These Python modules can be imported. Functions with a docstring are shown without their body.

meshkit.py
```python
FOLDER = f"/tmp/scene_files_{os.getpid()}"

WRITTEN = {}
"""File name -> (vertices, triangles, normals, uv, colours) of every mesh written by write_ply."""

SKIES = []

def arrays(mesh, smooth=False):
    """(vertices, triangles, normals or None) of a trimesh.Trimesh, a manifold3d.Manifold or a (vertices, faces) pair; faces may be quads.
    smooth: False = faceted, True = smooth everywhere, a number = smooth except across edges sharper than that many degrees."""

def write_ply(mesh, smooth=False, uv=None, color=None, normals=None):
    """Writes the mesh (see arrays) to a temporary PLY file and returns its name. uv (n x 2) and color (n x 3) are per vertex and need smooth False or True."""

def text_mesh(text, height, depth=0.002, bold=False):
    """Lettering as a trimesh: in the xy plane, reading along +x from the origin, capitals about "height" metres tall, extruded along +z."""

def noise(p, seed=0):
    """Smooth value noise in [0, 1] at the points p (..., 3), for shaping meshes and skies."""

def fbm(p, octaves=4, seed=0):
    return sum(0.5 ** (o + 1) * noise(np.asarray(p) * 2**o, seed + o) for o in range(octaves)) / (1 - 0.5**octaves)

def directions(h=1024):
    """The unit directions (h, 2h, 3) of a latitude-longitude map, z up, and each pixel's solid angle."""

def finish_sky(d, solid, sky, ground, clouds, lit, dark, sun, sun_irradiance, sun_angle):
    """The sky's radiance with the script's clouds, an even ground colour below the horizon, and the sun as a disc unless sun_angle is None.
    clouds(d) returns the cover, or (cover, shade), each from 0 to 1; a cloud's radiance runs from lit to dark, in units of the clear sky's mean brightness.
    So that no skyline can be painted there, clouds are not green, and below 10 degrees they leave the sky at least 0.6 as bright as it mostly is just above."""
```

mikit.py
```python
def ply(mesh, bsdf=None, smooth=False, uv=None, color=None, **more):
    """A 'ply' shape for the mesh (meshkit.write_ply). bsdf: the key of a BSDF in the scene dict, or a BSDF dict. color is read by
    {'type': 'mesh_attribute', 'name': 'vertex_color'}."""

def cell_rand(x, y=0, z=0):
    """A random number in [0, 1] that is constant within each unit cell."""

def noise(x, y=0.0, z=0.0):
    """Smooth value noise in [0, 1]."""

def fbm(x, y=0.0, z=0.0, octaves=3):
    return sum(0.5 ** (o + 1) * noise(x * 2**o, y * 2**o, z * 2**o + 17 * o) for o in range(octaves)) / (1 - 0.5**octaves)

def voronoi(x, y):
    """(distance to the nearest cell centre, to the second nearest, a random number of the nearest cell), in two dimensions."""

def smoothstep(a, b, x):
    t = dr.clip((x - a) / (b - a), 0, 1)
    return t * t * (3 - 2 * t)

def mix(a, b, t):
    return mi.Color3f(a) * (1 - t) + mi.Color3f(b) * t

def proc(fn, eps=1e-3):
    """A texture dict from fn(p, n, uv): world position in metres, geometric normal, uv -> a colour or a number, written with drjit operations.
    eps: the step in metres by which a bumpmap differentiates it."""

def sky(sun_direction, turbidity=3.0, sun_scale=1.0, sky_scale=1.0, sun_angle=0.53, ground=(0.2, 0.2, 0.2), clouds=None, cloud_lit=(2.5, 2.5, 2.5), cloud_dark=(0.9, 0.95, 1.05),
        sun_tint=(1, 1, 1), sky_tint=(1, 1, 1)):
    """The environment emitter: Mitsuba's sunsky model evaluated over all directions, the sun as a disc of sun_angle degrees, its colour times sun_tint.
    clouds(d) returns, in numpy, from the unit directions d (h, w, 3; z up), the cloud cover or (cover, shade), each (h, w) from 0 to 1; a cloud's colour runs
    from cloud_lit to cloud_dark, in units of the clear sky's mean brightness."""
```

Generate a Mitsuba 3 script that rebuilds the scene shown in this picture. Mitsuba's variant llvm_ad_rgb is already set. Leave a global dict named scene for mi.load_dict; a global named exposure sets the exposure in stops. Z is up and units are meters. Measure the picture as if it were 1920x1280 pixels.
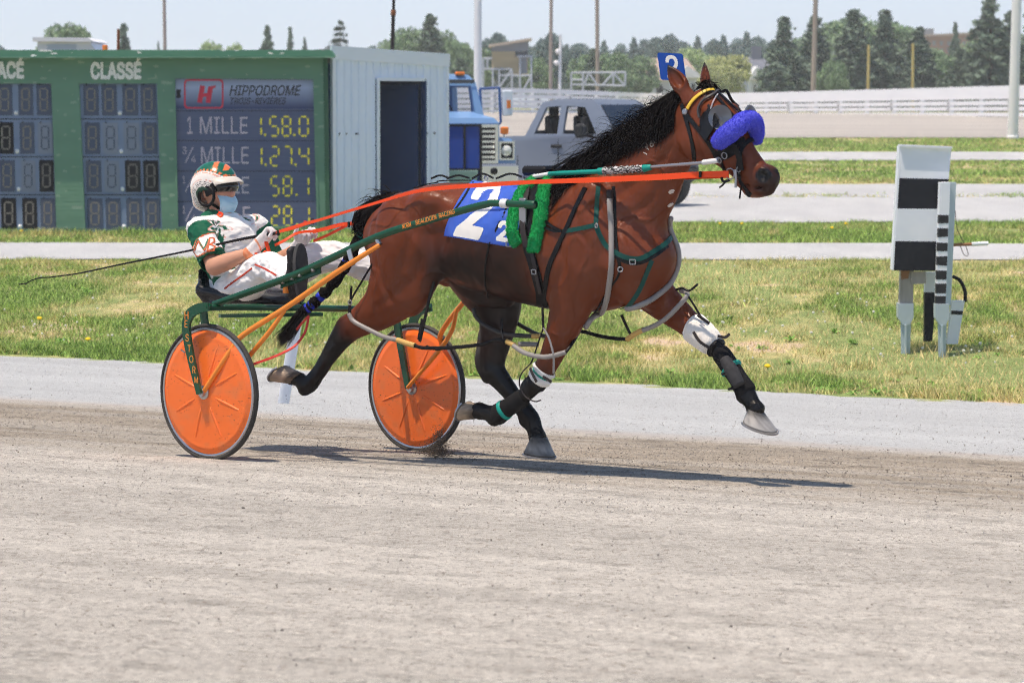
import math, random, numpy as np, trimesh, drjit as dr, mitsuba as mi, mikit, meshkit
from shapely.geometry import Polygon, Point, LineString
from scipy.spatial import cKDTree
from mikit import proc, noise, fbm, voronoi, smoothstep, mix
# ------------------------------------------------------------------ camera, sky, exposure
T4 = mi.ScalarTransform4f
FPX, HOR, EYE = 7400.0, 198.0, np.array([0.0, 0.0, 1.9])      # focal length in photo pixels, horizon row, eye height
PITCH = math.atan((640 - HOR) / FPX)
FWD, UPV = np.array([0, math.cos(PITCH), -math.sin(PITCH)]), np.array([0, math.sin(PITCH), math.cos(PITCH)])
scene, labels = {}, {}
scene['camera'] = {'type': 'thinlens', 'fov': math.degrees(2 * math.atan(960 / FPX)), 'fov_axis': 'x', 'aperture_radius': 0.0075, 'focus_distance': 20.2,
                   'near_clip': 0.5, 'far_clip': 6000.0, 'to_world': T4().look_at(origin=EYE.tolist(), target=(EYE + FWD * 20).tolist(), up=[0, 0, 1])}
SUN = np.array([-0.25, -0.17, 0.95]); SUN /= np.linalg.norm(SUN)

def clouds(d):
    q = np.stack([d[..., 0] * 3, d[..., 1] * 3, d[..., 2] * 9], -1)
    c = meshkit.fbm(q + 7.3, 4, 3)
    veil = np.clip((c - 0.38) * 2.0, 0, 0.75)
    el = np.arcsin(np.clip(d[..., 2], 0, 1)); veil = np.maximum(veil * .6, .95 * np.exp(-(el / .17) ** 1.3))      # summer haze, thickest low down
    return veil, np.clip((meshkit.fbm(q * 1.7 + 3.1, 3, 8) - 0.45) * 1.2, 0, 0.5)

scene['sky'] = mikit.sky(SUN.tolist(), turbidity=3.2, sun_scale=1.0, sky_scale=1.0, clouds=clouds, cloud_lit=(2.6, 2.93, 3.4), cloud_dark=(2.0, 2.3, 2.75), ground=(0.25, 0.25, 0.22), sun_tint=(0.99, 1.0, 1.05), sky_tint=(.96, 1.0, 1.08))
exposure = 1.48
# ------------------------------------------------------------------ helpers
rng = np.random.default_rng(7)

def ray(px, py):
    d = FWD + np.array([1.0, 0, 0]) * (px - 960) / FPX + UPV * (640 - py) / FPX
    return d

def at(px, py, y):                      # point at distance y (world) that stands at this place of the photograph
    d = ray(px, py); return EYE + d * (y / d[1])

def lin(r, g, b):
    c = np.array([r, g, b], float) / 255
    return np.where(c < 0.04045, c / 12.92, ((c + 0.055) / 1.055) ** 2.4)

def C3(r, g, b): return mi.Color3f(*[float(x) for x in lin(r, g, b)])
def rgb(c): return {'type': 'rgb', 'value': [float(x) for x in c]}
def tex(c): return c if isinstance(c, dict) else proc(c) if callable(c) else rgb(c)
VC = {'type': 'mesh_attribute', 'name': 'vertex_color'}

def mat(name, col, rough=0.5, metal=0.0, spec=0.3, bump=None, eps=2e-3, **more):
    b = {'type': 'principled', 'base_color': tex(col), 'roughness': tex(rough) if callable(rough) else float(rough), 'metallic': float(metal), 'specular': float(spec), **more}
    if bump is not None:
        b = {'type': 'bumpmap', 'scale': 1.0, 'arbitrary': proc(bump, eps), 'nested': b}
    scene[name] = {'type': 'twosided', 'bsdf': b}
    return name

def numbered(key):
    if key not in scene and key not in labels and key not in used: used.add(key); return key
    k = 1
    while f'{key}_{k:03d}' in used: k += 1
    key = f'{key}_{k:03d}'; used.add(key); return key
used = set()

def label(key, text, cat=None, group=None, kind=None):
    d = labels.setdefault(key, {})
    if text: d['label'] = text
    if cat: d['category'] = cat
    if group: d['group'] = group
    if kind: d['kind'] = kind
    return key

def thing(name, text, cat, group=None):
    return label(numbered(name), text, cat, group)

def put(name, mesh, m, smooth=False, color=None, parent=None, kind=None, text=None, uv=None):
    key = numbered(f'{parent}__{name}' if parent else name)
    scene[key] = mikit.ply(mesh, m, smooth=smooth, **({'color': color} if color is not None else {}), **({'uv': uv} if uv is not None else {}))
    if kind or text: label(key, text, kind=kind)
    return key

def putd(name, d, parent=None, to_world=None):          # a shape dict again, under another key and place
    key = numbered(f'{parent}__{name}' if parent else name)
    scene[key] = {**d, 'to_world': to_world} if to_world is not None else dict(d)
    return key

def solid(name, mesh, m, text, cat, smooth=False, color=None, group=None):   # a thing that is one mesh
    return label(put(name, mesh, m, smooth, color), text, cat, group)

cat_ = trimesh.util.concatenate
def unit(v): v = np.asarray(v, float); return v / (np.linalg.norm(v) + 1e-12)

def box(c, s, R=None, bevel=0.0):
    s = np.asarray(s, float)
    if bevel > 0:
        h = s / 2; b = min(bevel, h.min() * 0.6); pts = []
        for sx in (-1, 1):
            for sy in (-1, 1):
                for sz in (-1, 1):
                    sg = np.array([sx, sy, sz])
                    for k in range(3):
                        q = h - b; q[k] = h[k]; pts.append(sg * q)
        m = trimesh.convex.convex_hull(np.array(pts))
    else: m = trimesh.creation.box(s)
    if R is not None: m.apply_transform(np.vstack([np.column_stack([np.asarray(R, float), [0, 0, 0]]), [0, 0, 0, 1]]))
    m.apply_translation(c); return m

def spline(pts, n=8):
    p = np.asarray(pts, float)
    if len(p) < 3: return np.linspace(p[0], p[1], n + 1)
    q = np.vstack([2 * p[0] - p[1], p, 2 * p[-1] - p[-2]]); out = []
    for i in range(1, len(q) - 2):
        t = np.linspace(0, 1, n, endpoint=False)[:, None]
        a, b, c, d = q[i - 1:i + 3]
        out.append(0.5 * (2 * b + (c - a) * t + (2 * a - 5 * b + 4 * c - d) * t ** 2 + (3 * b - a - 3 * c + d) * t ** 3))
    return np.vstack(out + [p[-1:]])

def frames(p, up=None):
    t = np.gradient(p, axis=0); t /= np.linalg.norm(t, axis=1, keepdims=True) + 1e-12
    ref = np.asarray(up, float) if up is not None else (np.array([0, 0, 1.0]) if abs(t[0][2]) < 0.9 else np.array([1.0, 0, 0]))
    n = np.zeros_like(p); prev = unit(ref - t[0] * (ref @ t[0])) if np.ndim(ref) == 1 else None
    for i in range(len(p)):
        r = ref[i] if np.ndim(ref) == 2 else (ref if up is not None else prev)
        v = r - t[i] * (r @ t[i])
        if np.linalg.norm(v) < 1e-6: v = prev
        prev = unit(v); n[i] = prev
    return t, n, np.cross(t, n)

def tube(pts, r, sides=8, up=None, sub=0, caps=True, flat=1.0):
    """round tube; r a number or per point; flat scales the second cross direction"""
    p = np.asarray(pts, float)
    r = np.broadcast_to(np.asarray(r, float), (len(p),)).copy()
    if sub:
        q = spline(np.column_stack([p, r]), sub); p, r = q[:, :3], np.maximum(q[:, 3], 1e-4)
    t, n, b = frames(p, up)
    a = np.arange(sides) * 2 * np.pi / sides
    v = (p[:, None] + r[:, None, None] * (np.cos(a)[None, :, None] * n[:, None] + flat * np.sin(a)[None, :, None] * b[:, None])).reshape(-1, 3)
    i, j = np.meshgrid(np.arange(len(p) - 1), np.arange(sides), indexing='ij')
    q = np.stack([i * sides + j, i * sides + (j + 1) % sides, (i + 1) * sides + (j + 1) % sides, (i + 1) * sides + j], -1).reshape(-1, 4)
    f = np.vstack([q[:, [0, 1, 2]], q[:, [0, 2, 3]]])
    if caps:
        k = len(v); v = np.vstack([v, p[0], p[-1]]); jj = np.arange(sides); e = (len(p) - 1) * sides
        f = np.vstack([f, np.stack([jj * 0 + k, (jj + 1) % sides, jj], 1), np.stack([jj * 0 + k + 1, e + jj, e + (jj + 1) % sides], 1)])
    return trimesh.Trimesh(v, f, process=False)

def ribbon(pts, w, th, up, sub=0):
    """flat strap: width w across, thickness th along up (one vector or one per point)"""
    p = np.asarray(pts, float); up = np.broadcast_to(np.asarray(up, float), p.shape)
    w = np.broadcast_to(np.asarray(w, float), (len(p),))
    if sub:
        q = spline(np.column_stack([p, up, w]), sub); p, up, w = q[:, :3], q[:, 3:6], q[:, 6]
    t, n, b = frames(p, np.ascontiguousarray(up))
    w = w[:, None]
    c = [p + b * w / 2 + n * th / 2, p - b * w / 2 + n * th / 2, p - b * w / 2 - n * th / 2, p + b * w / 2 - n * th / 2]
    v = np.stack(c, 1).reshape(-1, 3)
    i, j = np.meshgrid(np.arange(len(p) - 1), np.arange(4), indexing='ij')
    q = np.stack([i * 4 + j, i * 4 + (j + 1) % 4, (i + 1) * 4 + (j + 1) % 4, (i + 1) * 4 + j], -1).reshape(-1, 4)
    e = (len(p) - 1) * 4
    f = np.vstack([q[:, [0, 2, 1]], q[:, [0, 3, 2]], [[0, 1, 2], [0, 2, 3], [e, e + 2, e + 1], [e, e + 3, e + 2]]])
    return trimesh.Trimesh(v, f, process=False)

def bar(a, b, r, sides=8): return tube([a, b], r, sides)

def beam(a, b, w, h, up=(0, 0, 1)):
    return ribbon([np.asarray(a, float), np.asarray(b, float)], w, h, up)

def lathe(prof, axis_o, axis_d, n=32, ref=None):
    """profile [(radius, height along the axis)] turned round the axis"""
    prof = np.asarray(prof, float); z = unit(axis_d)
    x = np.cross(z, [0, 0, 1.0]) if abs(z[2]) < 0.9 else np.cross(z, [1.0, 0, 0]); x = unit(x if ref is None else np.asarray(ref) - z * (z @ np.asarray(ref))); y = np.cross(z, x)
    a = np.arange(n) * 2 * np.pi / n
    v = (np.asarray(axis_o)[None, None] + prof[:, 0, None, None] * (np.cos(a)[None, :, None] * x + np.sin(a)[None, :, None] * y) + prof[:, 1, None, None] * z).reshape(-1, 3)
    i, j = np.meshgrid(np.arange(len(prof) - 1), np.arange(n), indexing='ij')
    q = np.stack([i * n + j, i * n + (j + 1) % n, (i + 1) * n + (j + 1) % n, (i + 1) * n + j], -1).reshape(-1, 4)
    return trimesh.Trimesh(v, np.vstack([q[:, [0, 1, 2]], q[:, [0, 2, 3]]]), process=False)

def placed(m, o, x, y, z):
    m = m.copy(); M = np.eye(4); M[:3, 0], M[:3, 1], M[:3, 2], M[:3, 3] = x, y, z, o
    m.apply_transform(M); return m

def extrude(poly, th):
    if not isinstance(poly, Polygon) and not hasattr(poly, 'geoms'): poly = Polygon(poly)
    return cat_([trimesh.creation.extrude_polygon(g, th, engine='earcut') for g in getattr(poly, 'geoms', [poly]) if g.area > 1e-9])

def seven(ch, w, h, t, gap=0.12):
    """seven-segment digit as a shapely shape (x right, y up), lower left at the origin"""
    seg = {'0': 'abcdef', '1': 'bc', '2': 'abged', '3': 'abgcd', '4': 'fgbc', '5': 'afgcd', '6': 'afgedc', '7': 'abc', '8': 'abcdefg', '9': 'abcdfg', 'l': 'bc'}[ch]
    from shapely.ops import unary_union
    out = []; g = t * gap
    ln = {'a': ((0, h), (w, h)), 'b': ((w, h), (w, h / 2)), 'c': ((w, h / 2), (w, 0)), 'd': ((0, 0), (w, 0)), 'e': ((0, 0), (0, h / 2)), 'f': ((0, h / 2), (0, h)), 'g': ((0, h / 2), (w, h / 2))}
    for s in seg:
        (x0, y0), (x1, y1) = ln[s]; L = math.hypot(x1 - x0, y1 - y0); u = ((x1 - x0) / L, (y1 - y0) / L); n = (-u[1], u[0]); k = t / 2
        c = [(g + k * .5, 0), (g + k * 1.2, k), (L - g - k * 1.2, k), (L - g - k * .5, 0), (L - g - k * 1.2, -k), (g + k * 1.2, -k)]
        out.append(Polygon([(x0 + u[0] * a + n[0] * b, y0 + u[1] * a + n[1] * b) for a, b in c]))
    return unary_union(out)

def vcol(mesh, base, var=0.1, scale=8.0, seed=0, tint=None):
    v = np.asarray(mesh.vertices); n = meshkit.fbm(v * scale + 31.7, 3, seed)[:, None]
    c = np.asarray(base) * (1 + var * 2 * (n - 0.5))
    if tint is not None:
        m = np.clip((meshkit.fbm(v * scale * 0.6 + 5.1, 3, seed + 4)[:, None] - 0.5) * 3 + 0.3, 0, 1); c = c * (1 - m) + np.asarray(tint) * m
    return np.clip(c, 0, 1)
# ------------------------------------------------------------------ terrain
TH = math.radians(35.0); ND, TD = np.array([math.sin(TH), math.cos(TH)]), np.array([math.cos(TH), -math.sin(TH)])

def ter(x, y):
    x, y = np.asarray(x, float), np.asarray(y, float)
    s = x * ND[0] + y * ND[1]
    edge = 0.72 - 0.0415 * 27.1
    t = np.clip((s - 27.1) / 9.0, 0, 1); t = t * t * (3 - 2 * t)
    near = np.where(s < 27.1, 0.72 - 0.0415 * np.maximum(s, -8), edge * (1 - t))
    far = np.maximum(y - 62, 0); far = np.where(far < 6, far * far / 12, far - 3) * 0.0143
    cap = 1.48; far = cap - np.log1p(np.exp((cap - far) * 14)) / 14 + np.log1p(np.exp(cap * 14 - 0.0)) * 0      # levels out at the outer turn
    return near + np.maximum(far, 0)

def ground_at(px, py):
    d = ray(px, py); lo, hi = 5.0, 1500.0
    ts = np.geomspace(lo, hi, 4000) / d[1]
    p = EYE + ts[:, None] * d
    k = np.argmax(p[:, 2] < ter(p[:, 0], p[:, 1]))
    a, b = ts[max(k - 1, 0)], ts[k]
    for _ in range(30):
        m = (a + b) / 2; q = EYE + m * d
        if q[2] < ter(q[0], q[1]): b = m
        else: a = m
    return EYE + b * d

def on(px, y):                           # point on the ground below photo column px at distance y
    x = (px - 960) / FPX * (y * math.cos(PITCH) + (EYE[2]) * math.sin(PITCH)); return np.array([x, y, float(ter(x, y))])
# ------------------------------------------------------------------ frame of the cart and horse: a forward, b to the far side, height z
WN, WF = at(392, 735, 20.44), at(781, 727, 21.64)
O3 = (WN + WF) / 2; O3[2] = 0
YAW = math.radians(41.2)
FW, LT = np.array([math.cos(YAW), -math.sin(YAW), 0]), np.array([math.sin(YAW), math.cos(YAW), 0])
ZZ = np.array([0, 0, 1.0])
def loc(a, b, z): return O3 + FW * a + LT * b + ZZ * z
def locs(p): p = np.asarray(p, float); return O3 + p[:, :1] * FW + p[:, 1:2] * LT + p[:, 2:3] * ZZ
def P(px, py, b):                        # local (a, b, z) of the photo point that lies b metres to the far side of the cart's middle plane
    d = ray(px, py); t = (b - (EYE - O3) @ LT) / (d @ LT); q = EYE + t * d - O3
    return np.array([q @ FW, b, q[2]])
def W(px, py, b): return loc(*P(px, py, b))
# ------------------------------------------------------------------ smooth bodies: blended limbs on a grid, then one continuous surface
import scipy.sparse as sparse

def relax(m, n):                         # Taubin smoothing
    e = m.edges_unique; N = len(m.vertices); A = sparse.coo_matrix((np.ones(2 * len(e)), (np.r_[e[:, 0], e[:, 1]], np.r_[e[:, 1], e[:, 0]])), (N, N)).tocsr()
    A = sparse.diags(1 / np.maximum(np.asarray(A.sum(1)).ravel(), 1)) @ A; v = np.array(m.vertices)
    for i in range(2 * n): v = v + (.5 if i % 2 == 0 else -.52) * (A @ v - v)
    return trimesh.Trimesh(v, m.faces, process=False)

class Body:
    def __init__(s, lo, hi, h):
        s.lo, s.h = np.asarray(lo, float), h
        s.n = np.ceil((np.asarray(hi) - s.lo) / h).astype(int) + 1
        s.f = np.full(s.n, 0.5, np.float32)
    def _win(s, lo, hi):
        a = np.clip(np.floor((lo - s.lo) / s.h).astype(int), 0, s.n - 1); b = np.clip(np.ceil((hi - s.lo) / s.h).astype(int) + 1, 1, s.n)
        if (b <= a).any(): return None, None
        g = np.stack(np.meshgrid(*[s.lo[k] + s.h * np.arange(a[k], b[k]) for k in range(3)], indexing='ij'), -1)
        return tuple(slice(x, y) for x, y in zip(a, b)), g
    def _blend(s, w, d, k, cut=False):
        f = s.f[w]
        if cut:
            d = -d; hh = np.clip(0.5 + 0.5 * (f - d) / k, 0, 1); s.f[w] = d + (f - d) * hh + k * hh * (1 - hh); return
        hh = np.clip(0.5 + 0.5 * (d - f) / k, 0, 1)
        s.f[w] = d + (f - d) * hh - k * hh * (1 - hh)
    def limb(s, pts, k=0.03, sub=6, lat=(0, 1, 0), cut=False):
        """pts rows: x, y, z, r across, r along the bend; lat = the direction that 'across' means"""
        p = np.asarray(pts, float)
        if p.shape[1] == 4: p = np.column_stack([p, p[:, 3]])
        q = spline(p, sub); q[:, 3:] = np.maximum(q[:, 3:], 0.002)
        pad = q[:, 3:].max() + k + 3 * s.h
        w, g = s._win(q[:, :3].min(0) - pad, q[:, :3].max(0) + pad)
        if w is None: return
        d = np.full(g.shape[:3], 0.5, np.float32); o = s.lo + s.h * np.array([x.start for x in w])
        lat = unit(lat)
        for i in range(len(q) - 1):
            A, B = q[i], q[i + 1]; e = B[:3] - A[:3]; L = np.linalg.norm(e)
            if L < 1e-7: continue
            t = e / L; bb = lat - t * (lat @ t)
            bb = unit(bb) if np.linalg.norm(bb) > 0.05 else unit(np.cross(t, [1, 0, 0.1])); ss = np.cross(t, bb)
            pad = max(A[3:].max(), B[3:].max()) + k + 2 * s.h
            a0 = np.clip(np.floor((np.minimum(A[:3], B[:3]) - pad - o) / s.h).astype(int), 0, None); b0 = np.ceil((np.maximum(A[:3], B[:3]) + pad - o) / s.h).astype(int) + 1
            sl = tuple(slice(x, y) for x, y in zip(a0, b0)); x = g[sl] - A[:3]
            if x.size == 0: continue
            u = x @ t; tt = np.clip(u / L, 0, 1); over = u - tt * L
            ry = A[3] + (B[3] - A[3]) * tt; rs = A[4] + (B[4] - A[4]) * tt; rm = np.minimum(ry, rs)
            yb, ys = (x @ bb), (x @ ss)
            k0 = np.sqrt((yb / ry) ** 2 + (ys / rs) ** 2 + (over / rm) ** 2) + 1e-9
            k1 = np.sqrt((yb / ry ** 2) ** 2 + (ys / rs ** 2) ** 2 + (over / rm ** 2) ** 2) + 1e-9
            d[sl] = np.minimum(d[sl], k0 * (k0 - 1) / k1)
        s._blend(w, d, k, cut)
    def blob(s, c, r, k=0.03, R=None, cut=False):
        c, r = np.asarray(c, float), np.broadcast_to(np.asarray(r, float), (3,)); pad = r.max() + k + 2 * s.h
        w, g = s._win(c - pad, c + pad)
        if w is None: return
        x = g - c
        if R is not None: x = x @ np.asarray(R)
        k0 = np.sqrt(((x / r) ** 2).sum(-1)) + 1e-9; k1 = np.sqrt(((x / r ** 2) ** 2).sum(-1)) + 1e-9
        s._blend(w, (k0 * (k0 - 1) / k1).astype(np.float32), k, cut)
    def mesh(s, smooth=6):
        f = s.f; ins = f < 0
        c = sum(ins[i:f.shape[0] - 1 + i, j:f.shape[1] - 1 + j, l:f.shape[2] - 1 + l].astype(np.int8) for i in (0, 1) for j in (0, 1) for l in (0, 1))
        act = (c > 0) & (c < 8); idx = np.argwhere(act); ids = np.full(act.shape, -1, np.int64); ids[act] = np.arange(len(idx))
        acc, cnt = np.zeros((len(idx), 3)), np.zeros(len(idx))
        cor = [np.array(x) for x in np.ndindex(2, 2, 2)]
        for ax in range(3):
            for o in cor:
                if o[ax]: continue
                e = np.zeros(3, int); e[ax] = 1
                i0, i1 = idx + o, idx + o + e
                f0, f1 = f[tuple(i0.T)], f[tuple(i1.T)]; m = (f0 < 0) != (f1 < 0)
                t = np.where(m, f0 / np.where(m, f0 - f1, 1), 0)
                acc[m] += (o + np.outer(t, e))[m]; cnt += m
        v = s.lo + s.h * (idx + acc / cnt[:, None]); quads = []
        for ax in range(3):
            b, d = (ax + 1) % 3, (ax + 2) % 3; e = np.zeros(3, int); e[ax] = 1
            sl0 = [slice(1, -1)] * 3; sl0[ax] = slice(0, -1); sl1 = [slice(1, -1)] * 3; sl1[ax] = slice(1, None)
            A, B = ins[tuple(sl0)], ins[tuple(sl1)]
            for flip, m in ((False, A & ~B), (True, ~A & B)):
                q = np.argwhere(m); off = np.ones(3, int); off[ax] = 0; q = q + off
                def cell(x, y):
                    k = q.copy(); k[:, b] -= x; k[:, d] -= y; return ids[tuple(k.T)]
                r = np.stack([cell(1, 1), cell(0, 1), cell(0, 0), cell(1, 0)], 1)
                quads.append(r[:, ::-1] if flip else r)
        q = np.vstack(quads); q = q[(q >= 0).all(1)]
        m = trimesh.Trimesh(v, np.vstack([q[:, [0, 1, 2]], q[:, [0, 2, 3]]]), process=False)
        return relax(m, smooth)

def largest(m):
    from scipy.sparse.csgraph import connected_components
    e = m.edges_unique; n = len(m.vertices)
    _, lab = connected_components(sparse.coo_matrix((np.ones(len(e)), (e[:, 0], e[:, 1])), (n, n)), False)
    k = np.argmax(np.bincount(lab)); keep = lab == k; new = np.cumsum(keep) - 1
    return trimesh.Trimesh(m.vertices[keep], new[m.faces[keep[m.faces[:, 0]]]], process=False)
# ------------------------------------------------------------------ ground, tracks, paths
def st_coord(p): return p.x * ND[0] + p.y * ND[1], p.x * TD[0] + p.y * TD[1]
def grassy(p, n, uv):
    a = fbm(p.x * .55, p.y * .28, 1.0, 4); b = fbm(p.x * 3.1, p.y * 1.6, 5.0, 3); c = noise(p.x * 24, p.y * 9)
    g = mix(C3(96, 112, 66), C3(134, 144, 92), c * .6 + b * .4)
    g = mix(g, C3(168, 156, 112), smoothstep(.44, .66, a * .55 + b * .45) * .85)
    return mix(g, C3(176, 156, 134), smoothstep(.60, .72, a * .4 + b * .6))
def dirt(p, n, uv):
    s, t = st_coord(p)
    fine = noise(p.x * 95, p.y * 95) * .5 + noise(p.x * 260, p.y * 260) * .5; mid_ = fbm(p.x * 7, p.y * 7, 0, 3)
    streak = fbm(s * 3.4 + .25 * noise(t * .15, s * .3), t * .10, 2.0, 4); streak2 = noise(s * 14, t * .35)
    c = mix(C3(138, 135, 129), C3(184, 180, 172), fine)
    c = c * (.90 + .15 * smoothstep(.2, .8, streak)) * (.96 + .08 * streak2) * (.90 + .20 * mid_)
    c = c * (1 - .30 * smoothstep(.62, .86, noise(p.x * 62 + 7, p.y * 62))) * (1 + .15 * smoothstep(.66, .9, noise(p.x * 90, p.y * 90 + 3))) * (1 - .12 * smoothstep(.62, .8, noise(p.x * 24, p.y * 24 + 9)))
    band = smoothstep(15.4, 17.2, s + .8 * (mid_ - .5) + 1.6 * (fbm(t * .3, s * .2) - .5)) * (1 - smoothstep(19.5, 20.05, s + .5 * (fbm(t * .8, s * 2) - .5)))
    c = mix(c, c * mi.Color3f(.70, .65, .59), band * (.55 + .45 * smoothstep(.35, .6, fbm(s * 6, t * .5, 3))))
    v1, v2, vr = voronoi(s * 2.6, t * 1.7); c = c * (1 - .26 * smoothstep(.16, .08, dr.abs(v1 - .05)) * smoothstep(.45, .5, vr) * (.4 + .6 * band))      # hoof prints
    return mix(c, C3(110, 100, 92), smoothstep(.80, .88, noise(p.x * 42, p.y * 42)) * .5)
def dust(p, n, uv):
    s, t = st_coord(p); f = noise(p.x * 70, p.y * 70) * .5 + noise(p.x * 200, p.y * 200) * .5
    c = mix(C3(136, 139, 140), C3(175, 178, 179), f) * (.88 + .22 * fbm(s * 2.5, t * .16, 1, 3))
    c = mix(c, C3(150, 136, 122), (1 - smoothstep(20.0, 20.6, s + .7 * (fbm(t * .6, s * 2) - .5))) * .6)
    return mix(c, C3(96, 90, 86), smoothstep(.84, .9, noise(p.x * 30, p.y * 30)) * .55)
def lane(p, n, uv):
    return mix(C3(142, 144, 146), C3(170, 172, 173), fbm(p.x * 2, p.y * .5, 0, 3) * .6 + noise(p.x * 40, p.y * 40) * .4)
def far_dirt(p, n, uv):
    return mix(C3(132, 129, 125), C3(160, 156, 151), fbm(p.x * .12, p.y * .7, 0, 4))
mat('ground_grass', grassy, .95, spec=.1); mat('track_dirt', dirt, .95, spec=.15, bump=lambda p, n, uv: -.014 * smoothstep(.18, .08, voronoi((p.x * ND[0] + p.y * ND[1]) * 2.6, (p.x * TD[0] + p.y * TD[1]) * 1.7)[0]) + fbm(p.x * 30, p.y * 30, 0, 4) * .014 + fbm((p.x * ND[0] + p.y * ND[1]) * 5, (p.x * TD[0] + p.y * TD[1]) * .4) * .02, eps=4e-3)
mat('stone_dust', dust, .95, spec=.15, bump=lambda p, n, uv: fbm(p.x * 36, p.y * 36, 0, 3) * .010, eps=4e-3); mat('lane_gravel', lane, .95, spec=.1); mat('far_track', far_dirt, .95, spec=.1)

def grid_mesh(X, Y, off):
    v = np.stack([X, Y, ter(X, Y) + off], -1); a, b = X.shape; v = v.reshape(-1, 3)
    i, j = np.meshgrid(np.arange(a - 1), np.arange(b - 1), indexing='ij'); q = np.stack([i * b + j, (i + 1) * b + j, (i + 1) * b + j + 1, i * b + j + 1], -1).reshape(-1, 4)
    return trimesh.Trimesh(v, np.vstack([q[:, [0, 1, 2]], q[:, [0, 2, 3]]]), process=False)
xs = np.r_[-np.geomspace(420, 20, 14), np.linspace(-18, 18, 73), np.geomspace(20, 420, 14)]; ys = np.r_[np.linspace(-40, 9, 12), np.linspace(10, 75, 131), np.linspace(77, 200, 62), np.geomspace(210, 700, 18)]
label(put('ground', grid_mesh(*np.meshgrid(xs, ys, indexing='ij'), 0), 'ground_grass', True), 'mown grass and bare soil around and between the tracks', kind='structure')
def band(name, s0, s1, off, m, text, wob0=0, wob1=0, n=40):
    t = np.r_[-np.geomspace(90, 46, 6), np.linspace(-44, 30, 330), np.geomspace(32, 60, 6)]; u = np.linspace(0, 1, n); T, U = np.meshgrid(t, u, indexing='ij')
    w = lambda k, a: a * (meshkit.fbm(np.stack([T * .9, T * 0 + k, T * 0], -1), 4, k) - .5) * 2 if a else 0
    S = (s0 + w(3, wob0)) * (1 - U) + (s1 + w(9, wob1)) * U; X, Y = S * ND[0] + T * TD[0], S * ND[1] + T * TD[1]
    label(put(name, grid_mesh(X, Y, off), m, True), text, kind='structure')
band('dirt_track', -6, 20.0, .008, 'track_dirt', 'harrowed dirt racing surface with wheel lines', 0, .12, 60)
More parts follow.
